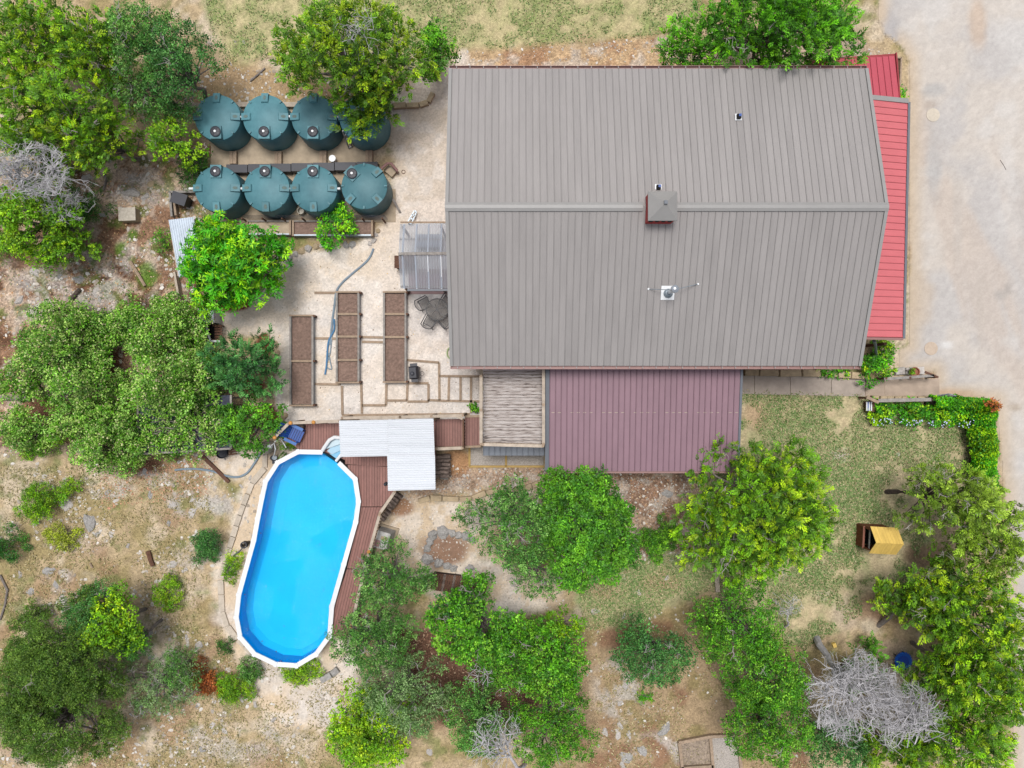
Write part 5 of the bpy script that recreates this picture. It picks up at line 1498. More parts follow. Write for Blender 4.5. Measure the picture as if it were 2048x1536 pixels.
woodpile('weathered firewood stack beside the white cover', (885, 907), (886, 952), 1, 2, 1, 5)
MB().bar(W(868, 955, .3), W(896, 957, .3), .1, .1).build('rail', MT['timber_grey'], bpy.data.objects['firewood_stack'])
woodpile('row of dark split firewood along the slanted deck edge', (800, 984), (764, 1034), 1, 1, 2, 4)
woodpile('dark firewood row along the lower deck edge', (756, 1050), (738, 1112), 1, 1, 3, 3)
sb = thing('stone_block', 'whitish stone oven block standing by the deck edge', 'stone block', W(772, 1072, 0), R(-16))
MB().box((0.02, 0, .06), (1.0, 1.05, .12)).build('base_slab', MT['concrete'], sb, world=False)
MB().add([(-.32, -.42, .12), (.4, -.42, .12), (.4, .42, .12), (-.32, .42, .12), (-.32, -.4, .95), (.3, -.4, 1.0), (.3, .4, 1.0), (-.32, .4, .95)], [(0, 1, 5, 4), (1, 2, 6, 5), (2, 3, 7, 6), (3, 0, 4, 7), (4, 5, 6, 7)]).build('body', mat('pale_mortar', S(216, 214, 210), rough=.9, var=.2, scale=5, bump=.4), sb, world=False)
MB().box((-.2, -.18, 1.0), (.24, .3, .04)).build('tile', MT['gutter'], sb, world=False)
MB().box((.06, .12, 1.01), (.3, .16, .03)).build('patch', MT['limestone_tan'], sb, world=False)

ROCKS = []
def rock_mesh(seed, flat, m):
    rr = np.random.default_rng(seed)
    import bmesh
    bm = bmesh.new(); bmesh.ops.create_icosphere(bm, subdivisions=2, radius=1)
    offs = rr.normal(0, 1, (5, 3)); ph = rr.uniform(0, 6, 5)
    for v in bm.verts:
        c = np.array(v.co)
        d = 1 + sum(.11 * math.sin(float(c @ offs[i]) * 2.2 + ph[i]) for i in range(5)) + rr.normal(0, .05)
        v.co = Vector((c[0] * d, c[1] * d * .82, c[2] * d * flat))
    me = bpy.data.meshes.new('rock'); bm.to_mesh(me); bm.free(); me.materials.append(m)
    return me
rk = {}
for mn in ('limestone', 'limestone_grey', 'limestone_tan'):
    rk[mn] = [rock_mesh(i * 3 + len(mn), (.28, .45, .6)[i % 3], MT[mn]) for i in range(5)]
rr_ = random.Random(12)
def rock(px, py, rpx, m='limestone', label=None, group=None, parent=None, name='rock', sq=1.0):
    q = W(px, py, 0); s_ = M(rpx)
    o = bpy.data.objects.new(name, rr_.choice(rk[m])); COL.objects.link(o)
    o.location = (q.x, q.y, -.12 * s_); o.scale = (s_ * 1.1, s_ * sq, s_ * .8); o.rotation_euler.z = rr_.uniform(0, 6.28)
    if parent:
        o.parent = parent; o.location = Vector((q.x, q.y, .03)) - parent.location; o.scale = (s_ * 1.05, s_ * 1.05, s_ * 1.3)
    else: tag(o, label, 'rock', group)
    return o
ring = thing('rock_ring', 'grey boulder ring around a brown planting bed near oaks', 'rock ring', W(892, 1096, 0))
for px, py, r_ in ((884, 1061, 12.5), (865, 1070, 11), (903, 1066, 8.5), (917, 1071, 8.5), (931, 1074, 9), (860, 1083, 8.5), (855, 1097, 8.5), (857, 1117, 12.5), (877, 1124, 10), (895, 1130, 8.5), (908, 1135, 8), (945, 1080, 8), (940, 1136, 9)):
    rock(px, py, r_, 'limestone_grey', parent=ring, name='boulder')
sr = thing('rock_border', 'curved border of grey and tan rocks below planters', 'rock border', W(620, 500, 0))
for px, py, r_, m in ((561, 514, 9, 'limestone_grey'), (578, 519, 9, 'limestone'), (591, 508, 7, 'limestone'), (604, 503, 8, 'limestone_tan'), (617, 498, 8, 'limestone'), (632, 493, 7, 'limestone_tan'), (646, 491, 7, 'limestone'), (692, 491, 7, 'limestone_grey'), (704, 491, 7, 'limestone_grey'), (581, 497, 5, 'limestone'), (740, 488, 5, 'limestone'), (748, 482, 6, 'limestone'), (752, 470, 5, 'limestone'), (756, 462, 5, 'limestone_tan'), (548, 487, 4, 'limestone')):
    rock(px, py, r_, m, parent=sr, name='stone')
for i, (px, py, r_, lb) in enumerate(((468, 618, 10, 'tan rock at the mulch under bright tree'), (484, 613, 9, 'tan rock beside another at the mulch edge'))): rock(px, py, r_, 'limestone_tan', lb)
mr_ = thing('rock_border', 'rough tan rock border between dark juniper and gravel', 'rock border', W(548, 740, 0))
for px, py, r_ in ((553, 722, 8), (546, 742, 9), (556, 705, 6), (540, 800, 10), (566, 832, 9), (560, 820, 6), (524, 806, 8), (552, 690, 7), (568, 846, 6), (548, 764, 6)):
    rock(px, py, r_, 'limestone_tan', parent=mr_, name='stone')
LR = [(70, 545, 12, 'limestone', 'whitish pitted boulder alone on the left soil'), (40, 600, 11, 'limestone', 'pale boulder above the vine mass at left edge'), (55, 570, 8, 'limestone_grey', 'grey rock beside the pale boulders at left'), (155, 560, 14, 'limestone_grey', 'grey pitted ledge left of the weedy patch'), (192, 583, 12, 'limestone', 'pale ledge piece above the vines'), (122, 553, 7, 'limestone_grey', 'small grey rock between the boulder and ledge'), (200, 600, 7, 'limestone_grey', 'small grey rock touching the vine top'),
      (262, 385, 18, 'limestone', 'broad pale ledge above the concrete box'), (290, 395, 11, 'limestone', 'pale rock right of the ledge over concrete box'), (302, 368, 8, 'limestone_tan', 'round tan rock below the small tree'), (345, 350, 6, 'limestone_tan', 'tan rock beside the bottom of the dark bush'), (205, 430, 9, 'limestone_grey', 'grey rock left of the concrete box'), (175, 355, 12, 'limestone', 'pale ledge beside the bleached dead branches'), (247, 315, 6, 'limestone', 'small white rock under the juniper fringe'),
      (178, 1042, 20, 'limestone_grey', 'large grey boulder on the dry slope'), (130, 1010, 16, 'limestone', 'pale curved ledge beside the small shrub'), (222, 1070, 8, 'limestone', 'white rock right of the large grey boulder'), (195, 1069, 6, 'limestone_grey', 'small dark rock by the large grey boulder'), (338, 1048, 7, 'limestone_grey', 'round dark rock alone in the dry grass'), (385, 1025, 13, 'limestone', 'pale ledge end pointing toward the pool'), (345, 1012, 10, 'limestone', 'pale ledge piece on the long curve'), (300, 988, 9, 'limestone_grey', 'grey ledge piece near the vines'), (215, 985, 10, 'limestone_grey', 'grey flat rock under the vine edge'),
      (256, 1091, 6, 'limestone', 'small white rock in middle of slope'), (385, 1000, 7, 'limestone', 'small pale rock above the ledge end'), (345, 1130, 12, 'limestone', 'pale flat ledge right of the rotten log'), (370, 1140, 8, 'limestone', 'pale flat rock beside the round green shrub'), (100, 1140, 14, 'limestone_grey', 'grey ledge left of the lone branch pile'), (112, 1170, 10, 'limestone_grey', 'grey rock below the left ledge'), (60, 1185, 10, 'limestone_grey', 'grey rock at the dark oak top'), (40, 1150, 8, 'limestone', 'pale rock at the left edge of slope'),
      (125, 1200, 12, 'limestone', 'pale rock just above dark oak crown'), (215, 1190, 9, 'limestone', 'pale slanted rock above the bright oak'), (292, 1270, 13, 'limestone_grey', 'grey tall rock right of the bright oak'), (330, 1255, 7, 'limestone', 'pale rock above the grey green thicket'), (373, 1275, 7, 'limestone', 'pale square rock left of pool end'), (398, 1293, 11, 'limestone', 'pale long rock left of the pool end'), (345, 1335, 13, 'limestone_grey', 'grey rounded rock in the grey green thicket'), (300, 1315, 9, 'limestone_grey', 'grey rock at the top of thicket'),
      (395, 1412, 7, 'limestone_grey', 'grey rock below the rusty dead bush'), (425, 1450, 9, 'limestone', 'pale rock cluster piece near picture bottom'), (450, 1462, 8, 'limestone', 'pale rock below the small lower shrub'), (385, 1460, 6, 'limestone', 'small pale rock in the lower grass'), (510, 1408, 8, 'limestone', 'grey white rock below the pool end'), (547, 1440, 8, 'limestone', 'pale rock on bare ground below pool'), (405, 1500, 7, 'limestone_grey', 'dark notched rock near bottom edge'), (370, 1485, 5, 'limestone', 'tiny white rock near bottom edge'),
      (1332, 988, 12, 'limestone_grey', 'flat grey rock below the maroon roof'), (1278, 1185, 9, 'limestone', 'white rock under the dense green oak'), (1248, 1232, 7, 'limestone', 'pale rock pair piece in thin lawn'), (1335, 1155, 7, 'limestone', 'pale flecked rock below the round bush'), (1190, 1222, 12, 'limestone', 'pale pitted rock beside the bright oak'), (1252, 1370, 10, 'limestone', 'pale ledge rock left of the dark small oak'), (1272, 1385, 9, 'limestone', 'pale rock under the dark small oak'), (1240, 1406, 7, 'limestone', 'small grey rock on the brown soil'), (1330, 1458, 15, 'limestone_grey', 'hooked grey rock above the timber bed'), (1236, 1470, 12, 'limestone', 'pale ledge rock on lower brown soil'), (1258, 1470, 9, 'limestone', 'whitish rock right of the lower ledge'), (1210, 1465, 9, 'limestone', 'pale rock left of the lower ledge'), (1240, 1450, 10, 'limestone', 'dusty ledge above the lower rocks'),
      (1250, 1515, 17, 'limestone_grey', 'dark grey stump like rock at the bottom'), (1283, 1500, 13, 'limestone_grey', 'dark knobby rock beside the bottom stump rock'), (1245, 1530, 9, 'limestone', 'pale rock at the bottom edge'), (1796, 908, 6, 'limestone', 'white rock alone on the green lawn'), (1960, 914, 6, 'limestone_tan', 'tan rock at the foot of the ivy hedge'), (1490, 802, 6, 'limestone_tan', 'tan rock at the maroon roof corner'), (1145, 1415, 9, 'limestone_grey', 'grey log like rock right of oak cluster'), (860, 1504, 8, 'limestone', 'white rock in grass under the oak cluster'), (290, 945, 8, 'limestone_grey', 'grey stump like rock left of hose end'), (310, 938, 4, 'limestone', 'small white rock at the hose end'), (500, 955, 6, 'limestone', 'white rock between hose and curb'), (482, 972, 6, 'limestone', 'white rock left of the pool curb'), (522, 148, 5, 'limestone', 'white rock above the tanks'), (460, 125, 4, 'limestone', 'small white rock in upper left lawn'), (470, 83, 4, 'limestone', 'white rock pair piece in upper left lawn'), (488, 84, 4, 'limestone', 'white rock right of its pair in upper left lawn')]
for px, py, r_, m, lb in LR: rock(px, py, r_, m, lb, 'loose limestone rocks', sq=rr_.uniform(.6, 1))

# pallets used as seats
for k, (pts, lb, m_) in enumerate(((((868, 1146), (922, 1152), (915, 1188), (862, 1180)), 'dark wooden platform with slatted top left of its twin', 'timber_brown'), (((925, 1155), (976, 1166), (968, 1196), (919, 1188)), 'brown wooden platform partly hidden under the oak', 'timber'))):
    o = thing('wooden_platform', lb, 'platform', W(pts[0][0], pts[0][1], 0), 0, 'wooden platforms near the rock ring')
    P = [W(*p, .35) for p in pts]
    n = 11
    for i in range(n):
        a = P[0].lerp(P[1], (i + .08) / n); b2 = P[0].lerp(P[1], (i + .92) / n); c_ = P[3].lerp(P[2], (i + .92) / n); d = P[3].lerp(P[2], (i + .08) / n)
        MB().prism([a.xy, b2.xy, c_.xy, d.xy], .32, .35).build('board', MT['timber_brown'] if (i + k) % 4 else MT['firewood'], o)
    for t_ in (.06, .5, .94):
        a = P[0].lerp(P[3], t_); b2 = P[1].lerp(P[2], t_)
        MB().bar(a - Vector((0, 0, .18)), b2 - Vector((0, 0, .18)), .08, .27).build('bearer', MT['deck_gap'], o)
    MB().bar(P[0] + Vector((0, 0, .05)), P[0].lerp(P[3], .9) + Vector((0, 0, .05)), .09, .1).build('end_beam', MT['timber_brown'], o)

# playhouse
ph = thing('playhouse', 'small wooden playhouse with fresh yellow plank roof on the lawn', 'playhouse', (17.1, -7.2, 0), R(-3))
# local frame: x along the ridge, walls 1.1 x 1.0
def phl(x, y, z): return (x, y, z)
wx0, wx1, wy0, wy1 = -.62, .55, -.5, .5
MB().box((0, wy1, .55), (1.16, .03, 1.1)).build('wall', MT['play_wall'], ph, world=False)
MB().box((0, wy0, .55), (1.16, .03, 1.1)).build('wall', MT['play_wall'], ph, world=False)
MB().box((wx1, 0, .55), (.03, .97, 1.1)).build('wall', MT['play_wall'], ph, world=False)
for k in range(6):
    MB().box((wx0, -.42 + k * .165, .38), (.025, .155, .76)).build('front_board', MT['play_wall'], ph, world=False)
MB().box((wx0 - .03, 0, .78), (.09, 1.04, .05)).build('counter', mat('stained_red_board', S(170, 110, 90), rough=.6), ph, world=False)
for y in (wy0 + .03, wy1 - .03): MB().box((wx0, y, .68), (.06, .06, 1.3)).build('post', MT['play_wall'], ph, world=False)
MB().box((wx0 + .04, 0, 1.18), (.05, 1.0, .06)).build('lintel', MT['timber_grey'], ph, world=False)
MB().box((0, 0, .04), (1.1, .9, .06)).build('floor', MT['void'], ph, world=False)
RX0, RX1 = -.66, .60
npl = 8; wp = (RX1 - RX0) / npl
for sgn in (1, -1):
    for k in range(npl):
        xa = RX0 + k * wp; xb = xa + wp - .006
        pts = [(xa, 0, 1.95), (xb, 0, 1.95), (xb, sgn * .62, 1.36), (xa, sgn * .62, 1.36)]
        if sgn > 0: pts = pts[::-1]
        MB().add(pts + [(p[0], p[1], p[2] - .03) for p in pts], [(3, 2, 1, 0), (4, 5, 6, 7), (0, 1, 5, 4), (1, 2, 6, 5), (2, 3, 7, 6), (3, 0, 4, 7)]).build('roof_board', MT['play_roof'], ph, world=False)
# round blue trampoline pad
tp = thing('round_trampoline', 'small round bright blue trampoline with toothed rim in shade', 'trampoline', W(1807, 1322, 0))
q = W(1807, 1322, .3)
k = 48
pts = [(q.x + (.44 if i % 2 else .38) * math.cos(2 * math.pi * i / k), q.y + (.44 if i % 2 else .38) * math.sin(2 * math.pi * i / k)) for i in range(k)]
MB().prism(pts, .27, .3).build('pad', MT['blue_bright'], tp)
MB().lathe([(.26, 0), (.26, .012)], 28, (q.x, q.y, .298)).build('bed', mat('deep_blue_sheet', S(12, 84, 205), rough=.5), tp)
for i in range(5):
    a = i * 1.2566; MB().box((q.x + .36 * math.cos(a), q.y + .36 * math.sin(a), .135), (.04, .04, .27)).build('leg', MT['iron'], tp)
bk = thing('bucket', 'shiny metal bucket beside the leaning dead trunk', 'bucket', W(1637, 1291, 0))
MB().lathe([(.11, 0), (.14, .26), (.15, .26), (.13, .26), (.1, .06)], 16, W(1637, 1291, 0), cap=False).build('pail', MT['chrome'], bk)
o = MB().box(W(1668, 1290, .55), (.16, .2, .16), R(20)).build('birdhouse', MT['play_roof']); tag(o, 'small orange wooden box on the leaning dead trunk', 'box')
o = MB().box(W(1434, 1160, .14), (.2, 1.15, .06), R(4)).build('plank', MT['timber_pale']); tag(o, 'pale plank lying on the lawn below the yellow juniper', 'plank')
# framed gravel beds at the bottom edge
fb = thing('framed_gravel_bed', 'timber framed gravel bed at the bottom of the yard', 'gravel bed', W(1400, 1500, 0))
for a, b2 in (((1357, 1484), (1419, 1472)), ((1419, 1472), (1471, 1470)), ((1358, 1484), (1367, 1560)), ((1420, 1474), (1428, 1560)), ((1475, 1470), (1484, 1560)), ((1362, 1535), (1426, 1531))):
    MB().bar(W(*a, .1), W(*b2, .1), .14, .2).build('timber', MT['timber'], fb)
MB().prism([V2(x, y, .06) for x, y in ((1424, 1477), (1474, 1473), (1482, 1560), (1430, 1560))], 0, .06).build('gravel_fill', MT['gravelbed'], fb)
MB().prism([V2(x, y, .05) for x, y in ((1361, 1488), (1418, 1477), (1425, 1530), (1366, 1534))], 0, .05).build('gravel_fill', mat('brown_gravel', S(196, 176, 156), rough=.95, var=.3, scale=12, bump=.8, bscale=50), fb)
# fallen branches and logs
for pts, r_, lb, m_ in (([(500, 162), (515, 150), (530, 136)], .05, 'bent dead branch on the lawn above the tanks', 'bark'), ([(260, 523), (276, 548), (290, 572)], .09, 'straight grey log on the weedy soil', 'timber'), ([(140, 601), (160, 578)], .1, 'short brown log above the vine mass', 'bark_dark'),
                        ([(207, 345), (212, 360), (207, 380)], .06, 'curved grey branch below the juniper', 'bark'), ([(296, 1102), (301, 1120), (306, 1132)], .12, 'rotten brown log in the dry grass', 'timber_brown'), ([(-10, 795), (30, 796), (60, 798)], .14, 'grey log poking from the vines at left edge', 'bark'),
                        ([(0, 1150), (15, 1180), (10, 1210), (0, 1240)], .06, 'grey forked branch at the left edge of slope', 'bark'), ([(180, 1126), (185, 1136)], .05, 'short stick pile piece on the slope', 'timber'), ([(2000, 320), (2008, 332), (2012, 340)], .015, 'thin dark stick on the driveway', 'bark_dark')):
    o = MB().tube([W(x, y, r_ * .9) for x, y in pts], [r_ * (1 - .25 * i / len(pts)) for i in range(len(pts))], 7).build('fallen_branch', MT[m_])
    tag(o, lb, 'branch')
# ------------------------------------------------------------------ vegetation
PAL = {
 'juniper': [(162, 206, 44), (134, 184, 42), (104, 146, 46), (178, 210, 70)],
 'juniper_green': [(146, 208, 44), (118, 182, 42), (90, 142, 40)],
 'juniper_mix': [(154, 196, 46), (124, 168, 48), (94, 132, 46), (170, 198, 70)],
 'juniper_pale': [(184, 214, 112), (160, 192, 94), (130, 162, 80)],
 'juniper_dark': [(92, 146, 86), (70, 118, 68), (110, 162, 98)],
 'oak': [(122, 168, 92), (100, 146, 78), (80, 122, 66), (144, 184, 112)],
 'oak_green': [(124, 180, 78), (100, 156, 66), (78, 126, 56), (140, 188, 90)],
 'oak_dense': [(128, 180, 82), (104, 156, 70), (80, 128, 60)],
 'oak_dark': [(90, 138, 78), (72, 116, 66), (106, 152, 90)],
 'oak_olive': [(104, 136, 68), (84, 114, 58), (122, 150, 80)],
 'oak_grey': [(130, 162, 106), (110, 142, 92), (150, 174, 126)],
 'lime': [(152, 220, 30), (112, 190, 24), (84, 156, 24), (174, 228, 60)],
 'yellowgreen': [(184, 212, 36), (148, 190, 32), (112, 158, 32)],
 'vine': [(138, 184, 92), (112, 160, 70), (168, 198, 118), (88, 134, 56), (148, 188, 108)],
 'ivy': [(130, 200, 50), (106, 176, 44), (82, 144, 42), (170, 212, 70)],
 'shrub': [(136, 182, 66), (110, 156, 58), (156, 192, 84)],
 'shrub_pale': [(190, 204, 100), (162, 180, 84), (204, 212, 128)],
 'shrub_dark': [(72, 118, 58), (58, 100, 52), (90, 136, 68)],
 'rust': [(178, 106, 66), (150, 90, 64), (192, 128, 88)],
}

def unit(v): return v / np.maximum(np.linalg.norm(v, axis=-1, keepdims=True), 1e-9)

def leaf_quads(C, D, Nn, ln, wd, col, fold=.12):
    """kite shaped leaves: C base points, D directions, Nn normals, ln / wd sizes, col colours"""
    D = unit(D); Sd = unit(np.cross(D, Nn)); Up = np.cross(Sd, D)
    ln = ln[:, None]; wd = wd[:, None]
    mid = C + D * ln * .48 + Up * ln * fold
    V = np.stack([C, mid + Sd * wd * .5, C + D * ln, mid - Sd * wd * .5], 1).reshape(-1, 3)
    return V, np.repeat(col, 4, 0)

def crown_lobes(rng, rx, ry, z0, z1, k, fill=1.0, flat=.8, ragged=.25):
    """overlapping puffs that make up a crown, in metres around its axis"""
    L = []
    ph = rng.uniform(0, 6.28, 4); am = rng.normal(0, ragged * .45, 4)
    rm = (rx + ry) / 2
    tries = 0
    L.append((rng.normal(0, .05), rng.normal(0, .05), rng.uniform(.85, 1), fill * 1.2 / math.sqrt(k)))
    rl0 = fill * 1.18 / math.sqrt(k)
    while len(L) < k and tries < 4000:
        tries += 1
        a = rng.uniform(0, 6.28); d = math.sqrt(rng.uniform(0, 1))
        out = 1 + sum(am[i] * math.sin((i + 2) * a + ph[i]) for i in range(4))
        rl = rl0 * rng.uniform(.7, 1.35)
        d = d * (1.06 - rl * .6) * min(out, 1.15)
        x, y = d * math.cos(a), d * math.sin(a)
        if any((x - q[0]) ** 2 + (y - q[1]) ** 2 < ((rl + q[3]) * .52) ** 2 for q in L) and tries < 3000: continue
        h = (1 - .75 * d * d) * rng.uniform(.78, 1.0)
        L.append((x, y, h, rl))
    out = []
    for x, y, h, rl in L:
        r_ = rl * rm
        zc = z0 + (z1 - z0) * h - r_ * flat
        out.append((x * rx, y * ry, max(zc, z0 + r_ * .1), r_))
    for x, y, h, rl in L[::2]:                  # lower storey seen through the gaps
        a = rng.uniform(0, 6.28); r_ = rl * rm * .9
        out.append(((x + rl * .8 * math.cos(a)) * .9 * rx, (y + rl * .8 * math.sin(a)) * .9 * ry, max(z0 + (z1 - z0) * h * .6 - r_ * flat, z0 + r_ * .05), r_))
    return np.array(out)

def surface_points(rng, lobes, dens, flat=.8, low=-.25):
    P, Nn, Id = [], [], []
    for i, (x, y, z, r_) in enumerate(lobes):
        n = max(3, int(dens * 2 * math.pi * r_ * r_ * .75))
        u = rng.uniform(low, 1, n); a = rng.uniform(0, 6.28, n)
        s = np.sqrt(np.maximum(0, 1 - u * u))
        nn = np.stack([s * np.cos(a), s * np.sin(a), u], 1)
        rr = r_ * (1 + .14 * np.sin(3 * a + i) * s + rng.normal(0, .07, n))
        p = nn * rr[:, None] * np.array([1, 1, flat]) + np.array([x, y, z])
        P.append(p); Nn.append(nn); Id.append(np.full(n, i))
    P = np.concatenate(P); Nn = np.concatenate(Nn); Id = np.concatenate(Id)
    keep = np.ones(len(P), bool)
    for i, (x, y, z, r_) in enumerate(lobes):
        d = np.linalg.norm((P - np.array([x, y, z])) / np.array([1, 1, flat]), axis=1)
        keep &= ~((d < r_ * .72) & (Id != i))
    return P[keep], Nn[keep], Id[keep]

def sub_lobes(rng, lobes, rs=(.16, .32), flat=.8):
    """break each puff up into the leaf clumps that sit on it"""
    out = []; big = []
    for x, y, z, r_ in lobes:
        if r_ < .3:
            out.append((x, y, z, r_)); big.append(len(big)); continue
        n = int(3.7 * (r_ / ((rs[0] + rs[1]) / 2)) ** 2 * .62)
        for _ in range(n):
            u = rng.uniform(-.2, 1); a = rng.uniform(0, 6.28); s = math.sqrt(max(0, 1 - u * u))
            q = rng.uniform(*rs); d = r_ * rng.uniform(.62, 1.1)
            out.append((x + s * math.cos(a) * d, y + s * math.sin(a) * d, z + u * d * flat, q))
    return np.array(out)

def pick_cols(rng, pal, lobe_id, n, spread=.16):
    P = np.array([S(*c, .74) for c in PAL[pal]])
    lob = rng.random(int(lobe_id.max()) + 1 if len(lobe_id) else 1)
    lob2 = rng.random(len(lob))
    w = np.clip(lob[lobe_id] * .6 + rng.random(n) * .55, 0, .999)
    c = P[(w * len(P)).astype(int)]
    c = c * (1 + rng.normal(0, spread, (n, 1))) * (.62 + .62 * lob2[lobe_id])[:, None]
    lum = c @ np.array([.3, .6, .1])
    c = (lum[:, None] + (c - lum[:, None]) * 1.24) * 1.06
    return np.clip(c, .008, .8)

def foliage(rng, kind, pal, lobes, dm=1.0, flat=.8):
    Vs, Cs = [], []
    if kind == 'juniper':
        P, Nn, Id = surface_points(rng, lobes, 26 * dm, flat, -.15)
        n = len(P)
        base_c = pick_cols(rng, pal, Id, n)
        hor = unit(np.stack([rng.normal(0, 1, n), rng.normal(0, 1, n), np.zeros(n)], 1))
        ax = unit(Nn * .75 + hor * .75 + np.array([0, 0, .1]))
        L = rng.uniform(.22, .5, n)
        k = 15
        t = np.linspace(.05, 1, k)
        up = np.tile(np.array([0, 0, 1.0]), (n, 1)) + rng.normal(0, .35, (n, 3))
        side = unit(np.cross(ax, up)); nor = np.cross(side, ax)
        for j in range(k):
            sg = (1 if j % 2 else -1) * (0 if j == k - 1 else 1)
            c = P + ax * (L * t[j])[:, None] - np.array([0, 0, 1]) * (L * t[j] ** 2 * .12)[:, None] + rng.normal(0, .012, (n, 3))
            d = ax + side * sg * .95 + nor * rng.normal(.1, .3, (n, 1))
            ln = L * (.42 - .22 * t[j]) * rng.uniform(.7, 1.2, n) + .03
            tip = (.5 + .68 * t[j])          # old scales near the stem are darker, the new growth at the tips is bright
            V, C = leaf_quads(c, d, nor + rng.normal(0, .3, (n, 3)), ln, ln * .36, np.clip(base_c * tip * (1 + rng.normal(0, .1, (n, 1))), .008, .8))
            Vs.append(V); Cs.append(C)
    elif kind == 'star':
        P, Nn, Id = surface_points(rng, lobes, 30 * dm, flat, -.1)
        n = len(P); base_c = pick_cols(rng, pal, Id, n)
        u = unit(Nn + rng.normal(0, .35, (n, 3)) + np.array([0, 0, .3]))
        h = unit(np.cross(u, np.array([.3, .5, .1]) + rng.normal(0, .2, (n, 3)))); g = np.cross(u, h)
        k = 9
        for j in range(k):
            a = 6.283 * j / k + rng.uniform(0, .5, n)
            d = h * np.cos(a)[:, None] + g * np.sin(a)[:, None] + u * rng.uniform(-.25, .5, (n, 1))
            ln = rng.uniform(.12, .26, n)
            V, C = leaf_quads(P + rng.normal(0, .03, (n, 3)), d, u, ln, ln * .3, np.clip(base_c * (1 + rng.normal(0, .12, (n, 1))), .008, .8))
            Vs.append(V); Cs.append(C)
    else:
        per, dens, lmin, lmax, asp, sp, upb = {'oak': (9, 62, .06, .11, .55, .05, .4), 'broad': (8, 60, .08, .14, .6, .05, .7), 'vine': (7, 64, .06, .11, .85, .06, .9), 'fine': (9, 84, .05, .09, .5, .045, .4)}[kind]
        P, Nn, Id = surface_points(rng, lobes, dens * dm, flat, -.2)
        n = len(P); base_c = pick_cols(rng, pal, Id, n)
        for j in range(per):
            c = P + rng.normal(0, sp, (n, 3)) - Nn * np.abs(rng.normal(0, .05, (n, 1)))
            d = Nn * .35 + rng.normal(0, .7, (n, 3))
            ln = rng.uniform(lmin, lmax, n)
            nn_ = Nn * .6 + np.array([0, 0, upb]) + rng.normal(0, .45, (n, 3))
            col = base_c * (1 + rng.normal(0, .14, (n, 1)))
            if kind == 'vine':
                pale = rng.random(n) < .06
                col[pale] = np.array(S(206, 206, 150, .74)) * (1 + rng.normal(0, .1, (pale.sum(), 1)))
            V, C = leaf_quads(c, d, nn_, ln, ln * asp, np.clip(col, .008, .8))
            Vs.append(V); Cs.append(C)
    return np.concatenate(Vs), np.concatenate(Cs)

def quads(n): return np.arange(n * 4).reshape(-1, 4)

def limb_path(rng, a, b, k=4, wob=.12):
    a = np.array(a); b = np.array(b)
    L = np.linalg.norm(b - a)
    pts = []
    for i in range(k + 1):
        t = i / k
        p = a + (b - a) * t + np.array([0, 0, 1]) * L * .08 * math.sin(math.pi * t)
        if 0 < i < k: p = p + rng.normal(0, wob * L / k, 3)
        pts.append(p)
    return pts

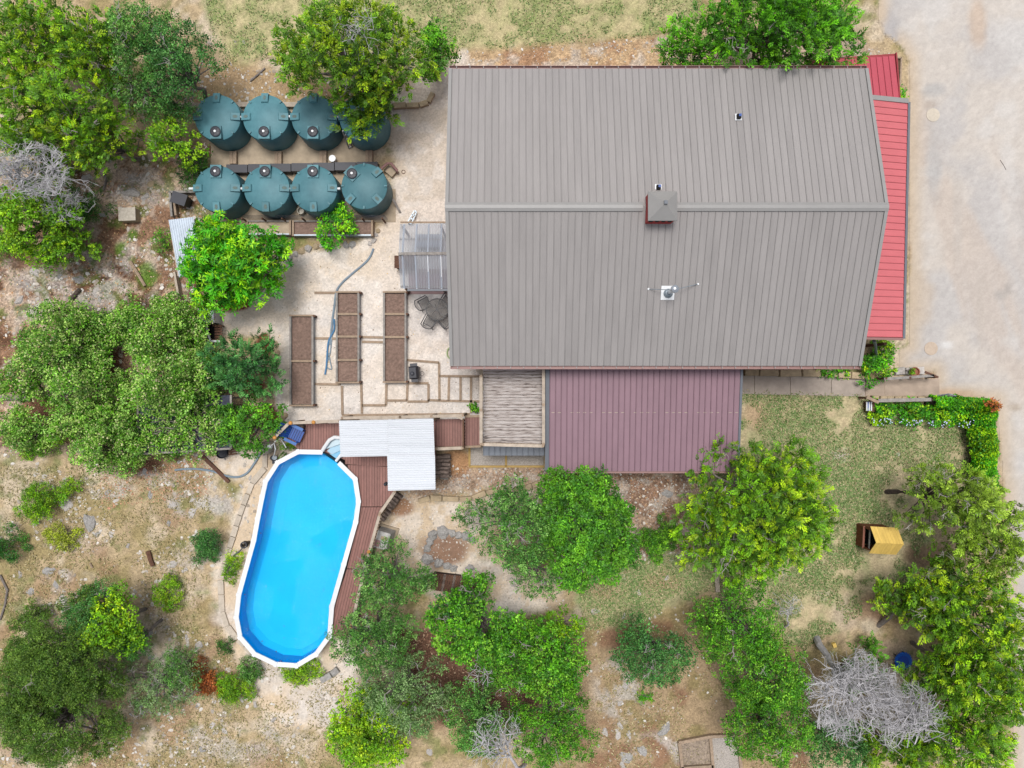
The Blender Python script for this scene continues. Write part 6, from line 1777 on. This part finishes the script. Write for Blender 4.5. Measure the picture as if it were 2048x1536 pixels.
TRI_COUNT = [0]
def tree(name, label, kind, pal, px, py, rx, ry, ztop, zbase=None, k=14, dm=1.0, fill=1.0, twigs=0, cat='tree', seed=None, base=None, ragged=.25, group=None, bark='bark', flat=.8):
    """px, py: middle of the crown in the photograph; rx, ry: its half widths in pixels; base: foot of the trunk if it leans"""
    seed = seed if seed is not None else int(px * 7 + py * 13)
    rng = np.random.default_rng(seed)
    zbase = ztop * .35 if zbase is None else zbase
    zm = zbase + (ztop - zbase) * .7
    c = W(px, py, zm)
    ft = W(*base, 0) if base else Vector((c.x + rng.normal(0, .2), c.y + rng.normal(0, .2), 0))
    RX, RY = M(rx, zm), M(ry, zm)
    o = thing(name, label, cat, (ft.x, ft.y, 0), 0, group)
    lobes = crown_lobes(rng, RX, RY, zbase, ztop, k, fill, flat, ragged)
    off = np.array([c.x - ft.x, c.y - ft.y, 0])
    sl_ = sub_lobes(rng, lobes, {'juniper': (.18, .36), 'star': (.2, .34), 'broad': (.18, .34), 'fine': (.12, .26), 'vine': (.16, .32), 'oak': (.16, .32)}[kind], flat)
    V, C = foliage(rng, kind, pal, sl_, dm * .62, flat)
    V = V + off
    nl = len(V) // 4
    TRI_COUNT[0] += nl * 2
    co = bpy.data.objects.new('crown', np_mesh('crown', V, quads(nl), C, LEAF))
    COL.objects.link(co); co.parent = o
    # trunk and limbs
    tr = MB()
    rt = max(.02, .035 * math.sqrt(RX * RY) * (1 if ztop > 2 else .5) + (.04 if ztop > 2 else 0))
    hub = np.array([off[0] * .75, off[1] * .75, max(zbase * .9, ztop * .3)])
    tp = limb_path(rng, (0, 0, -.05), hub, 4, .15)
    tr.tube(tp, [rt * (1.25 - .45 * i / 4) for i in range(5)], 8)
    for x, y, z, r_ in lobes:
        e = np.array([x, y, z + r_ * .25]) + off
        lp = limb_path(rng, hub, e, 4, .25)
        tr.tube(lp, [rt * .55 * (1 - .8 * i / 4) for i in range(5)], 5)
    tr.build('trunk', MT[bark], o, world=False)
    if twigs:
        tw = MB()
        for _ in range(twigs):
            x, y, z, r_ = lobes[rng.integers(len(lobes))]
            s0 = np.array([x, y, z + r_ * .45]) + off
            a = rng.uniform(0, 6.28)
            d = np.array([math.cos(a), math.sin(a), rng.uniform(.5, 1.2)])
            e = s0 + d / np.linalg.norm(d) * r_ * rng.uniform(.8, 1.3)
            lp = limb_path(rng, s0, e, 3, .4)
            tw.tube(lp, [.022, .017, .012, .006], 4)
            for q in range(7):
                b0 = lp[rng.integers(1, 4)]
                e2 = b0 + (np.array(lp[3]) - lp[0]) * rng.uniform(.1, .4) + rng.normal(0, 1, 3) * np.array([1, 1, .4]) * r_ * .3
                tw.tube(limb_path(rng, b0, e2, 2, .3), [.011, .008, .005], 3)
        to = tw.build('dead_twigs', MT['twig'], o, world=False); to['kind'] = 'stuff'
    return o

def dead_tree(label, px, py, rpx, ztop, base, seed, depth=5, spread=1.0, m='deadwood', r0=.11, n0=6, ry=None):
    """leafless grey tree: forking branches down to fine twigs, filling a flat crown"""
    rng = np.random.default_rng(seed)
    ft = W(*base, 0)
    zm = ztop * .75
    c = W(px, py, zm)
    RX = M(rpx, zm); RY = M(ry or rpx, zm)
    o = thing('dead_tree', label, 'dead tree', (ft.x, ft.y, 0))
    off = np.array([c.x - ft.x, c.y - ft.y, 0])
    mb = MB(); tw = MB()
    hub = off * .55 + np.array([0, 0, ztop * .45])
    mb.tube(limb_path(rng, (0, 0, -.05), hub, 4, .12), [r0 * 1.5, r0 * 1.3, r0 * 1.15, r0, r0 * .9], 8)
    ends = []
    for i in range(n0):
        a = 6.283 * i / n0 + rng.uniform(-.3, .3); d = rng.uniform(.25, .6)
        e = off + np.array([math.cos(a) * d * RX, math.sin(a) * d * RY, ztop * rng.uniform(.6, .85)])
        lp = limb_path(rng, hub, e, 5, .3)
        mb.tube(lp, [r0 * .6 * (1 - .12 * j) for j in range(6)], 6)
        for q in (2, 3, 4, 5): ends.append((lp[q], lp[q] - lp[q - 1], r0 * .32, 1))
    while ends:
        p, d, r_, lev = ends.pop()
        nb = (3 if rng.random() < .55 else 2) if lev < depth else 0
        d = d / (np.linalg.norm(d) + 1e-9)
        for _ in range(nb):
            rad = np.array([(p[0] - off[0]) / RX, (p[1] - off[1]) / RY, 0])
            dd = d * 1.0 + rng.normal(0, .42, 3) * np.array([1, 1, .6]) + np.array([0, 0, .05])
            rr = np.linalg.norm(rad[:2])
            L = 1.0 * (.74 ** lev) * rng.uniform(.6, 1.25) * spread
            e = p + dd / np.linalg.norm(dd) * L
            q = np.array([(e[0] - off[0]) / RX, (e[1] - off[1]) / RY])
            if np.linalg.norm(q) > 1.08: continue
            e[2] = min(max(e[2], .4), ztop)
            lp = limb_path(rng, p, e, 2, .45)
            (mb if lev < 2 else tw).tube(lp, [max(r_, .008), max(r_ * .8, .0065), max(r_ * .6, .005)], 3 if lev > 1 else 4)
            ends.append((lp[2], lp[2] - lp[1], r_ * .58, lev + 1))
            if lev >= 2 and rng.random() < .3: ends.append((lp[1], lp[1] - lp[0], r_ * .5, lev + 2))
    mb.build('trunk', MT[m], o, world=False)
    to = tw.build('twigs', MT[m], o, world=False); to['kind'] = 'stuff'
    TRI_COUNT[0] += len(tw.f) * 2
    return o

J, O = 'juniper_tree', 'oak_tree'
GJ, GO = 'yellow green junipers of the upper left thicket', 'oaks of the lower thicket'
# upper left thicket
tree(J, 'yellow green juniper in the top left corner', 'juniper', 'juniper', 55, 60, 92, 85, 5.0, k=16, twigs=10, group=GJ, fill=.95)
tree(J, 'yellow green juniper between corner juniper and grey oak', 'juniper', 'juniper', 168, 95, 78, 85, 5.2, k=15, twigs=8, group=GJ, fill=.92)
tree(J, 'juniper at the left edge below the corner one', 'juniper', 'juniper', 30, 190, 84, 82, 4.8, k=14, twigs=10, group=GJ, fill=.92)
tree(J, 'bright juniper in the middle of the upper left thicket', 'juniper', 'juniper', 140, 205, 95, 80, 5.4, k=16, twigs=12, group=GJ, fill=.92)
tree(J, 'low juniper above the bleached dead branches', 'juniper', 'juniper_mix', 70, 285, 85, 58, 4.2, k=13, twigs=8, group=GJ, fill=.9)
tree(J, 'small juniper left of the round light tree', 'juniper', 'juniper_mix', 205, 275, 60, 66, 3.8, k=12, twigs=8, group=GJ, fill=.88)
tree(O, 'grey green oak at top edge left of the lawn', 'oak', 'oak', 265, 55, 85, 68, 5.6, k=16, twigs=10, fill=.95)
tree(O, 'dark oak beside the upper left lawn edge', 'oak', 'oak_dark', 332, 108, 68, 82, 5.4, k=18, twigs=10, fill=.95)
tree(O, 'thin oak between the junipers and dark oak', 'oak', 'oak', 270, 165, 66, 56, 4.6, k=12, twigs=10, fill=.85)
tree('small_tree', 'round light green tree left of the tanks', 'broad', 'shrub', 330, 276, 48, 52, 3.6, k=16, twigs=3, fill=1.0)
tree('bush', 'dark green bush under the round light tree', 'fine', 'shrub_dark', 378, 332, 34, 34, 1.6, zbase=.15, k=9, cat='bush')
tree(O, 'green oak under the bleached branches at left edge', 'broad', 'shrub', 45, 425, 95, 75, 4.2, k=16, twigs=5)
tree('bush', 'dark shrub right of the bleached dead branches', 'fine', 'shrub_dark', 158, 398, 46, 44, 2.0, zbase=.15, k=10, cat='bush')
tree(J, 'olive juniper below the bleached branches', 'juniper', 'juniper_mix', 95, 470, 62, 40, 3.0, k=10, fill=.9)
tree('bush', 'small shrub fringe at far left edge', 'fine', 'oak_olive', 5, 490, 30, 30, 1.6, zbase=.1, k=7, cat='bush')
dead_tree('bleached dead tree at left edge above the rocky soil', 62, 350, 95, 5.2, (50, 400), 7, depth=5, spread=.95, ry=62)
dead_tree('small bleached dead tree beside the dark shrub', 132, 415, 40, 3.6, (130, 430), 9, depth=4, spread=.6, r0=.06, n0=5)
# around the lawn and tanks
tree(J, 'large juniper with dead top branches over the tanks', 'juniper', 'juniper_mix', 692, 92, 162, 112, 6.4, k=34, twigs=16, fill=1.0, ragged=.35)
tree(J, 'drooping juniper fringe hanging over the open tank', 'juniper', 'juniper_mix', 732, 196, 62, 36, 3.6, zbase=2.0, k=10, fill=.95, base=(745, 170))
dead_tree('bare grey branches within the large juniper top', 722, 82, 46, 7.2, (700, 120), 21, depth=4, spread=.75, r0=.06, n0=5)
tree('small_tree', 'glossy green small tree right of the large juniper', 'broad', 'oak_green', 872, 88, 32, 52, 3.4, k=12, fill=1.0)
tree(J, 'bright green juniper overhanging the grey roof corner', 'juniper', 'juniper_green', 1572, 36, 188, 104, 7.4, k=38, twigs=8, fill=1.05, dm=1.2, base=(1470, 70), ragged=.3)
tree('bush', 'lime bush between red awnings and driveway', 'broad', 'lime', 1803, 187, 11, 19, .9, zbase=.1, k=6, cat='bush')
# gravel yard
tree('garden_tree', 'bright lime green tree over the white shed, left half', 'star', 'lime', 408, 525, 52, 92, 4.6, k=22, dm=1.5, fill=1.12)
tree('garden_tree', 'bright lime green tree at gravel edge, right half', 'star', 'lime', 490, 520, 55, 86, 4.8, k=22, dm=1.5, fill=1.12)
tree('bush', 'round green bush left of the white shed', 'fine', 'oak_green', 320, 478, 22, 23, 1.0, zbase=.1, k=8, cat='bush')
tree('bush', 'lime bush growing from the long brown planter', 'broad', 'lime', 668, 450, 40, 38, 1.8, zbase=.5, k=14, fill=.95, cat='bush')
tree(J, 'dark green juniper beside the left raised bed', 'juniper', 'juniper_dark', 472, 733, 70, 58, 3.6, k=16, dm=1.35)
tree('small_tree', 'glossy green tree beside the deck corner', 'broad', 'oak_dense', 494, 850, 54, 52, 3.2, k=14, fill=1.0)
tree('bush', 'small round bush between deck and balcony', 'broad', 'oak_green', 950, 817, 8, 8, .6, zbase=.05, k=5, cat='bush')
tree('grass_clump', 'spiky green grass clump beside the sand filter', 'juniper', 'juniper_mix', 576, 890, 11, 11, .7, zbase=.05, k=5, dm=1.3, cat='grass clump')
# vine mass on the left
VG = 'vines smothering the trees and trellis'
for i, (px, py, rx, ry, zt, lb) in enumerate(((90, 690, 72, 75, 3.6, 'vine covered tree at the far left of the vine mass'), (160, 655, 66, 50, 3.4, 'vine covered tree at the top of the vine mass'), (140, 765, 80, 55, 3.8, 'vine covered tree in middle left of vine mass'), (300, 670, 78, 52, 3.6, 'vine covered tree below the white shed'), (345, 640, 55, 48, 3.2, 'vine covered tree touching the pale hutch'),
                                           (310, 765, 90, 62, 4.0, 'vine mound in the middle right of vine mass'), (220, 840, 72, 58, 3.8, 'vine mound below the bare hole'), (205, 905, 70, 42, 3.0, 'vine mound at the bottom of vine mass'), (40, 860, 60, 42, 2.8, 'vine mound at the left edge below the log'), (385, 745, 52, 62, 3.2, 'vine mound beside the dark juniper'), (100, 620, 34, 30, 2.2, 'leafy top fringe of the vine mass'), (250, 640, 50, 40, 3.0, 'vine mound between top and shed side trees'), (35, 760, 52, 55, 3.0, 'vine mound at the left edge above the log'), (140, 850, 50, 45, 2.8, 'vine mound between log and lower mounds'), (285, 880, 60, 45, 2.8, 'vine mound left of the dark trellis cloth'))):
    tree('vine_mound', lb, 'vine', 'vine', px, py, rx * .96, ry * .96, zt * (1.3, .78, 1.15, .9, .75)[i % 5], zbase=.2, k=11, dm=1.0, fill=1.02, cat='vines', group=VG, bark='bark_dark')
tree('creeper', 'sparse creeper spread over the dark trellis cloth', 'vine', 'vine', 372, 852, 100, 54, 2.1, zbase=1.5, k=44, dm=.8, fill=1.0, cat='vines', flat=.35)
tree('bush', 'olive bush at the lower edge of the vines', 'fine', 'shrub', 92, 885, 28, 24, 1.4, zbase=.1, k=8, cat='bush')
# dry slope shrubs
for px, py, rx, ry, zt, kd, pl, lb in ((65, 1012, 36, 30, 1.4, 'fine', 'shrub', 'round green shrub upper left on the dry slope'), (110, 1077, 28, 26, 1.1, 'fine', 'shrub_pale', 'pale olive shrub below the round green shrub'), (2, 1092, 26, 32, 1.2, 'fine', 'shrub_dark', 'dark shrub cut by the left edge'), (134, 978, 20, 17, .8, 'fine', 'shrub', 'small loose shrub on the pale ledge'),
                                       (410, 1091, 29, 32, 1.3, 'fine', 'oak_dark', 'round dark shrub left of the pool'), (458, 1134, 19, 27, .4, 'fine', 'yellowgreen', 'yellow green weeds hugging the pool curb'), (322, 1190, 21, 32, 1.1, 'fine', 'yellowgreen', 'upright yellow green shrub on the slope'), (170, 1186, 16, 14, .8, 'fine', 'shrub_dark', 'small dark shrub above the bright oak'),
                                       (446, 1294, 15, 17, .6, 'fine', 'shrub_dark', 'small shrub left of the pool end'), (466, 1378, 32, 27, 1.1, 'fine', 'shrub', 'green shrub below the pool end, left part'), (493, 1345, 22, 25, 1.0, 'fine', 'oak', 'leafy shrub nearest the pool end'), (600, 1352, 40, 14, .35, 'fine', 'yellowgreen', 'yellow green weeds below the pool end'), (400, 1362, 26, 32, .9, 'fine', 'rust', 'rusty brown dead bush on the lower slope'),
                                       (1318, 1082, 34, 38, 1.5, 'fine', 'oak_green', 'round green bush right of the dense oak'), (50, 1246, 38, 26, 1.4, 'fine', 'oak_olive', 'olive shrub above the dark oak thicket'), (1290, 1396, 15, 10, .3, 'fine', 'ivy', 'low green weeds under the small dark oak'), (60, 905, 26, 12, .5, 'fine', 'shrub', 'thin weeds under the vine edge')):
    tree('shrub', lb, kd, pl, px, py, rx * 1.14, ry * 1.12, zt, zbase=.05, k=9, dm=1.7, cat='shrub', group='shrubs on the open ground')
# lower left oaks
tree(O, 'big dark oak filling the lower left corner', 'fine', 'oak_olive', 95, 1335, 120, 90, 5.6, k=30, twigs=8, dm=1.25, fill=1.3)
tree(O, 'dark oak at the bottom left corner', 'fine', 'oak_olive', 75, 1472, 122, 84, 5.4, k=28, twigs=8, dm=1.25, fill=1.3)
tree(O, 'dark oak crown cut by the lower left edge', 'fine', 'oak_olive', 25, 1395, 70, 80, 5.0, k=18, dm=1.2, fill=1.2)
tree(O, 'dark leafy oak above the bright crowned one', 'fine', 'oak_dark', 160, 1240, 62, 46, 4.2, k=13, twigs=2)
tree(O, 'bright yellow green oak in the lower left thicket', 'broad', 'yellowgreen', 205, 1268, 50, 60, 4.8, k=13)
tree(O, 'dark small oak beside the bright crowned one', 'fine', 'shrub_dark', 258, 1290, 36, 46, 3.2, k=10)
tree(O, 'thin grey green thicket with bare grey twigs', 'fine', 'oak_grey', 300, 1385, 88, 64, 2.6, zbase=.4, k=18, dm=.55, twigs=22, fill=.85)
tree(O, 'young oak right of the grey twig thicket', 'fine', 'oak', 352, 1350, 40, 38, 2.2, zbase=.3, k=9, dm=.8)
# oaks in the middle bottom
tree(O, 'oak overhanging the lower deck railing', 'oak', 'oak', 772, 1172, 78, 66, 5.0, k=18, twigs=10, group=GO, fill=.95)
tree(O, 'oak overhanging the lower end of the pool', 'oak', 'oak', 728, 1292, 80, 76, 5.0, k=18, twigs=12, group=GO, fill=.95)
tree(O, 'oak above the yellow green bottom bush', 'oak', 'oak_grey', 798, 1412, 92, 84, 5.0, k=20, twigs=14, group=GO, fill=.92)
tree('small_tree', 'round yellow green tree at the bottom edge', 'broad', 'yellowgreen', 735, 1482, 86, 72, 4.2, k=22, dm=1.1, fill=1.05)
tree(O, 'dense dark oak below the wooden platforms', 'broad', 'oak_green', 948, 1272, 102, 76, 5.4, k=26, twigs=8, group=GO)
tree(O, 'dark oak crown tucked under the platform', 'broad', 'oak_dark', 905, 1222, 46, 26, 3.6, k=10, group=GO)
tree(O, 'bright green oak right of the dense dark oak', 'broad', 'oak_green', 1106, 1340, 58, 82, 4.6, k=16, group=GO)
tree(O, 'yellowish small oak above the bright green oak', 'broad', 'shrub', 1130, 1260, 34, 32, 3.0, k=9, group=GO)
tree(O, 'oak between dense oak and the dead branches', 'oak', 'oak_green', 1030, 1330, 68, 76, 4.6, k=16, twigs=10, group=GO, fill=.9)
tree(O, 'oak around the bleached branches at the bottom', 'oak', 'oak', 960, 1455, 82, 76, 4.4, k=18, twigs=8, group=GO, fill=.9)
tree(O, 'dark oak at the bottom edge right of dead branches', 'oak', 'oak_green', 1110, 1480, 85, 72, 4.6, k=18, twigs=4, group=GO)
dead_tree('bleached dead branches over oaks at the bottom edge', 990, 1485, 56, 6.0, (1050, 1530), 33, depth=4, spread=.95, r0=.07, n0=4)
dead_tree('grey bare limbs with rust leaves over brown soil', 958, 1352, 34, 4.6, (985, 1330), 34, depth=2, spread=.7, r0=.035, n0=3)
tree(O, 'broad thin oak beside the rock ring', 'oak', 'oak', 1028, 1066, 106, 92, 5.8, k=24, twigs=18, fill=.92, dm=.9)
tree(O, 'oak skirt above the dense dark oak', 'oak', 'oak', 1080, 1160, 74, 42, 4.0, k=12, twigs=10, fill=.88, dm=.8)
tree(O, 'dense bright green oak below the maroon roof', 'broad', 'oak_dense', 1183, 1078, 100, 116, 6.4, k=32, dm=1.15, fill=1.15)
tree(J, 'yellow green juniper below the maroon roof corner', 'juniper', 'juniper', 1545, 1032, 136, 130, 6.4, k=34, twigs=26, fill=1.08, ragged=.35, dm=1.2)
tree(J, 'small juniper limb left of the yellow juniper', 'juniper', 'juniper', 1410, 1085, 44, 46, 4.4, k=9, twigs=5, fill=.9, base=(1500, 1050))
tree(O, 'small dark oak alone on the brown soil', 'oak', 'oak_dark', 1315, 1318, 80, 64, 4.4, k=18, twigs=16, dm=1.0)
tree(O, 'oak below the pale plank on the lawn', 'oak', 'oak_green', 1500, 1275, 88, 82, 5.6, k=20, twigs=6)
tree(O, 'oak beside the large bleached dead tree', 'oak', 'oak_green', 1560, 1370, 82, 82, 5.6, k=20, twigs=4)
tree(O, 'oak over the framed gravel beds', 'oak', 'oak_green', 1555, 1480, 90, 72, 5.4, k=20, twigs=4)
tree(O, 'low oak under the bleached dead tree at bottom edge', 'oak', 'oak_dark', 1680, 1500, 72, 44, 3.8, k=12)
dead_tree('large bleached dead tree leaning over the lower lawn', 1690, 1380, 85, 5.2, (1634, 1277), 41, depth=5, spread=1.15, r0=.12, n0=8, ry=90)
dead_tree('large bleached dead tree beside the blue trampoline', 1792, 1418, 74, 5.0, (1850, 1500), 43, depth=5, spread=1.15, r0=.1, n0=8, ry=66)
dead_tree('thin bare sapling on the lawn beside an oak', 1575, 1210, 26, 3.0, (1570, 1255), 44, depth=3, spread=.7, r0=.035, n0=3)
# right side junipers
RG = 'junipers along the right edge'
tree(J, 'pale leaning juniper above the playhouse', 'juniper', 'juniper_pale', 1938, 1008, 92, 60, 5.6, k=18, twigs=26, fill=1.00, base=(1772, 984), dm=1.15, group=RG, bark='bark_dark')
tree(J, 'pale juniper at the right edge beside the driveway', 'juniper', 'juniper_pale', 2010, 1080, 70, 78, 5.4, k=14, twigs=18, fill=1.00, dm=1.15, group=RG)
tree(J, 'olive juniper below the playhouse', 'juniper', 'juniper_mix', 1882, 1208, 84, 66, 4.8, k=18, twigs=14, fill=1.04, base=(1757, 1252), dm=1.15, group=RG)
tree(J, 'juniper at the right edge level with the trampoline', 'juniper', 'juniper', 1978, 1245, 92, 88, 5.8, k=20, twigs=14, fill=1.04, dm=1.15, group=RG)
tree(J, 'yellow green juniper right of the trampoline', 'juniper', 'juniper', 1938, 1362, 78, 62, 5.4, k=16, twigs=8, fill=1.06, dm=1.15, group=RG)
tree(J, 'juniper at the right edge above the bottom corner', 'juniper', 'juniper', 2000, 1385, 88, 88, 5.6, k=18, twigs=14, fill=1.04, dm=1.15, group=RG)
tree(J, 'juniper in the bottom right corner', 'juniper', 'juniper', 1950, 1490, 100, 72, 5.4, k=18, twigs=8, fill=1.06, dm=1.15, group=RG)
tree(J, 'low juniper at bottom edge below the dead tree', 'juniper', 'juniper_mix', 1800, 1512, 75, 36, 4.0, k=12, twigs=4, dm=1.15, group=RG)
tree(J, 'sapling juniper between the two bleached trees', 'juniper', 'juniper_green', 1738, 1345, 20, 42, 2.6, zbase=.4, k=8, dm=1.15, group=RG)
tree('bush', 'low juniper sprout inside the bleached dead tree', 'juniper', 'juniper_green', 1745, 1300, 17, 20, 1.4, zbase=.2, k=6, cat='bush')
# beds by the walkway
WG = 'shrubs beside the walkway'
tree('shrub', 'green shrub with yellow tips at the house corner', 'broad', 'ivy', 1760, 728, 30, 34, 1.4, zbase=.05, k=12, cat='shrub', group=WG)
tree('shrub', 'dark green shrub under the red awning end', 'broad', 'oak_green', 1775, 700, 22, 24, 1.2, zbase=.05, k=9, cat='shrub', group=WG)
tree('shrub', 'yellow leaved shrub at the red awning corner', 'broad', 'yellowgreen', 1776, 690, 11, 9, 1.5, zbase=.9, k=6, cat='shrub', group=WG)
tree('shrub', 'low green shrubs against the eave by the stone wall', 'broad', 'ivy', 1672, 744, 34, 9, .8, zbase=.05, k=9, cat='shrub', group=WG)
for i, (px, rx) in enumerate(((1772, 26), (1826, 27), (1885, 34), (1940, 26))):
    t_ = tree('flowering_shrub', 'blue flowered hanging shrub by the wooden handrail, %s from left' % ('first', 'second', 'third', 'fourth')[i], 'broad', 'ivy', px, 824 + i * 1.5, rx * 1.12, 25, 1.0, zbase=.05, k=10, dm=1.3, cat='shrub', group='blue flowered shrubs')
    rg = np.random.default_rng(i + 900); n = 20
    cc_ = W(px, 836 + i * 1.5, .95)
    a = rg.uniform(3.3, 6.1, n); d = np.sqrt(rg.random(n))
    P = np.stack([cc_.x - t_.location.x + M(rx, .9) * d * np.cos(a), cc_.y - t_.location.y + M(17, .9) * d * np.sin(a), .6 + .45 * (1 - d) + rg.random(n) * .1], 1)
    V, C = leaf_quads(P, rg.normal(0, 1, (n, 3)) * np.array([1, 1, .2]), np.tile([0, 0, 1.0], (n, 1)), np.full(n, .07), np.full(n, .06), np.tile(np.array(S(196, 206, 240, .8)), (n, 1)))
    fo_ = bpy.data.objects.new('flowers', np_mesh('flowers', V, quads(n), C, LEAF)); COL.objects.link(fo_); fo_.parent = t_; fo_['kind'] = 'stuff'
tree('pot_plant', 'small green plant in the terracotta pot', 'fine', 'shrub', 1826, 743, 6, 5, .75, zbase=.5, k=4, cat='plant')
tree('shrub', 'dark red and green shrub on the hedge corner', 'broad', 'rust', 1992, 812, 12, 10, 2.2, zbase=1.4, k=6, cat='shrub', base=(1980, 815))

def hedge(name, label, pts, w, h, pal, seed, dens=1300):
    rng = np.random.default_rng(seed)
    P0 = W(*pts[0], 0)
    o = thing(name, label, 'hedge', (P0.x, P0.y, 0))
    Vs, Cs = [], []
    core = MB()
    for a, b2 in zip(pts[:-1], pts[1:]):
        A, B = W(*a, h), W(*b2, h); A.z = B.z = 0
        d = B - A; L = d.length; u = np.array(d / L); s = np.array([-u[1], u[0], 0])
        n = int(dens * L * (w + h))
        t = rng.uniform(-.08, 1.08, n) * L
        ph = rng.uniform(-1.5, 1.5, n)                  # round the section: top and both flanks
        lump = 1 + .22 * np.sin(t * 3.1 + ph * 2) + .12 * np.sin(t * 7.7 - ph * 3) + rng.normal(0, .09, n)
        off = np.sin(ph) * w / 2 * lump
        z = h * (.35 + .65 * np.cos(ph)) * (.9 + .1 * lump) - rng.random(n) * .08
        P = np.array(A) + t[:, None] * u + off[:, None] * s - np.array(P0); P[:, 2] = z
        nn = np.sin(ph)[:, None] * s + np.cos(ph)[:, None] * np.array([0, 0, 1])
        c = pick_cols(rng, pal, (t * 3).astype(int).clip(0), n)
        ln = rng.uniform(.07, .13, n)
        V, C = leaf_quads(P, nn * .4 + rng.normal(0, .7, (n, 3)), nn + rng.normal(0, .4, (n, 3)), ln, ln * .75, c)
        Vs.append(V); Cs.append(C)
        core.bar(A - P0 + Vector((0, 0, h * .3)), B - P0 + Vector((0, 0, h * .3)), w * .35, h * .6)
    V = np.concatenate(Vs); C = np.concatenate(Cs); n = len(V) // 4
    TRI_COUNT[0] += 2 * n
    co = bpy.data.objects.new('foliage', np_mesh('foliage', V, quads(n), C, LEAF)); COL.objects.link(co); co.parent = o
    core.build('fence_core', MT['bark_dark'], o, world=False)
hedge('ivy_hedge', 'tall ivy hedge between lawn and driveway', [(1984, 812), (1986, 890), (1988, 968)], .86, 1.5, 'ivy', 51)
hedge('ivy_hedge', 'low ivy hedge running along the top of flower bed', [(1880, 806), (1930, 806), (1985, 810)], .5, 1.3, 'ivy', 52)

# grass blades and low weeds over lawns (nobody could count them)
def grass(name, label, spec, seed):
    rng = np.random.default_rng(seed)
    Vs, Cs = [], []
    for poly, n, cols, thr, sd in spec:
        p = scatter_pts(rng, n, poly)
        a = fbm(p[:, 0] * .55, p[:, 1] * .55, 5, sd) * .6 + fbm(p[:, 0] * 2, p[:, 1] * 2, 4, sd + 5) * .4
        p = p[a > thr]; n = len(p)
        P = np.concatenate([p, np.full((n, 1), .012)], 1)
        D = np.stack([rng.normal(0, 1, n), rng.normal(0, 1, n), rng.uniform(.2, .9, n)], 1)
        ln = rng.uniform(.06, .15, n)
        c = np.array([S(*q, .7) for q in cols])[rng.integers(0, len(cols), n)] * (1 + rng.normal(0, .15, (n, 1)))
        V, C = leaf_quads(P, D, np.tile([0, 0, 1.0], (n, 1)) + rng.normal(0, .3, (n, 3)), ln, ln * .35, np.clip(c, .01, .8))
        Vs.append(V); Cs.append(C)
    V = np.concatenate(Vs); C = np.concatenate(Cs); n = len(V) // 4
    TRI_COUNT[0] += 2 * n
    o = bpy.data.objects.new(name, np_mesh(name, V, quads(n), C, LEAF)); COL.objects.link(o)
    tag(o, label, 'grass', kind='stuff')
GR = [(130, 160, 92), (108, 144, 76), (158, 172, 110), (198, 186, 142), (206, 190, 150)]
DRY = [(192, 178, 132), (170, 158, 108), (150, 148, 92), (206, 192, 150)]
slope = [(0, 930), (430, 930), (420, 1200), (480, 1330), (700, 1350), (700, 1536), (0, 1536)]
grass('lawn_grass', 'short patchy green grass of both lawns', [(ZONES['front_lawn'], 70000, GR, .45, 155), (ZONES['back_lawn'], 38000, GR, .45, 140)], 71)
grass('dry_grass', 'thin dry grass over the rocky slope', [(slope, 26000, DRY, .45, 200), (ZONES['low_dirt'], 12000, DRY, .45, 210), (ZONES['left_dirt'], 7000, [(112, 138, 60), (140, 150, 84)], .53, 220)], 72)
scene['foliage_triangles'] = TRI_COUNT[0]
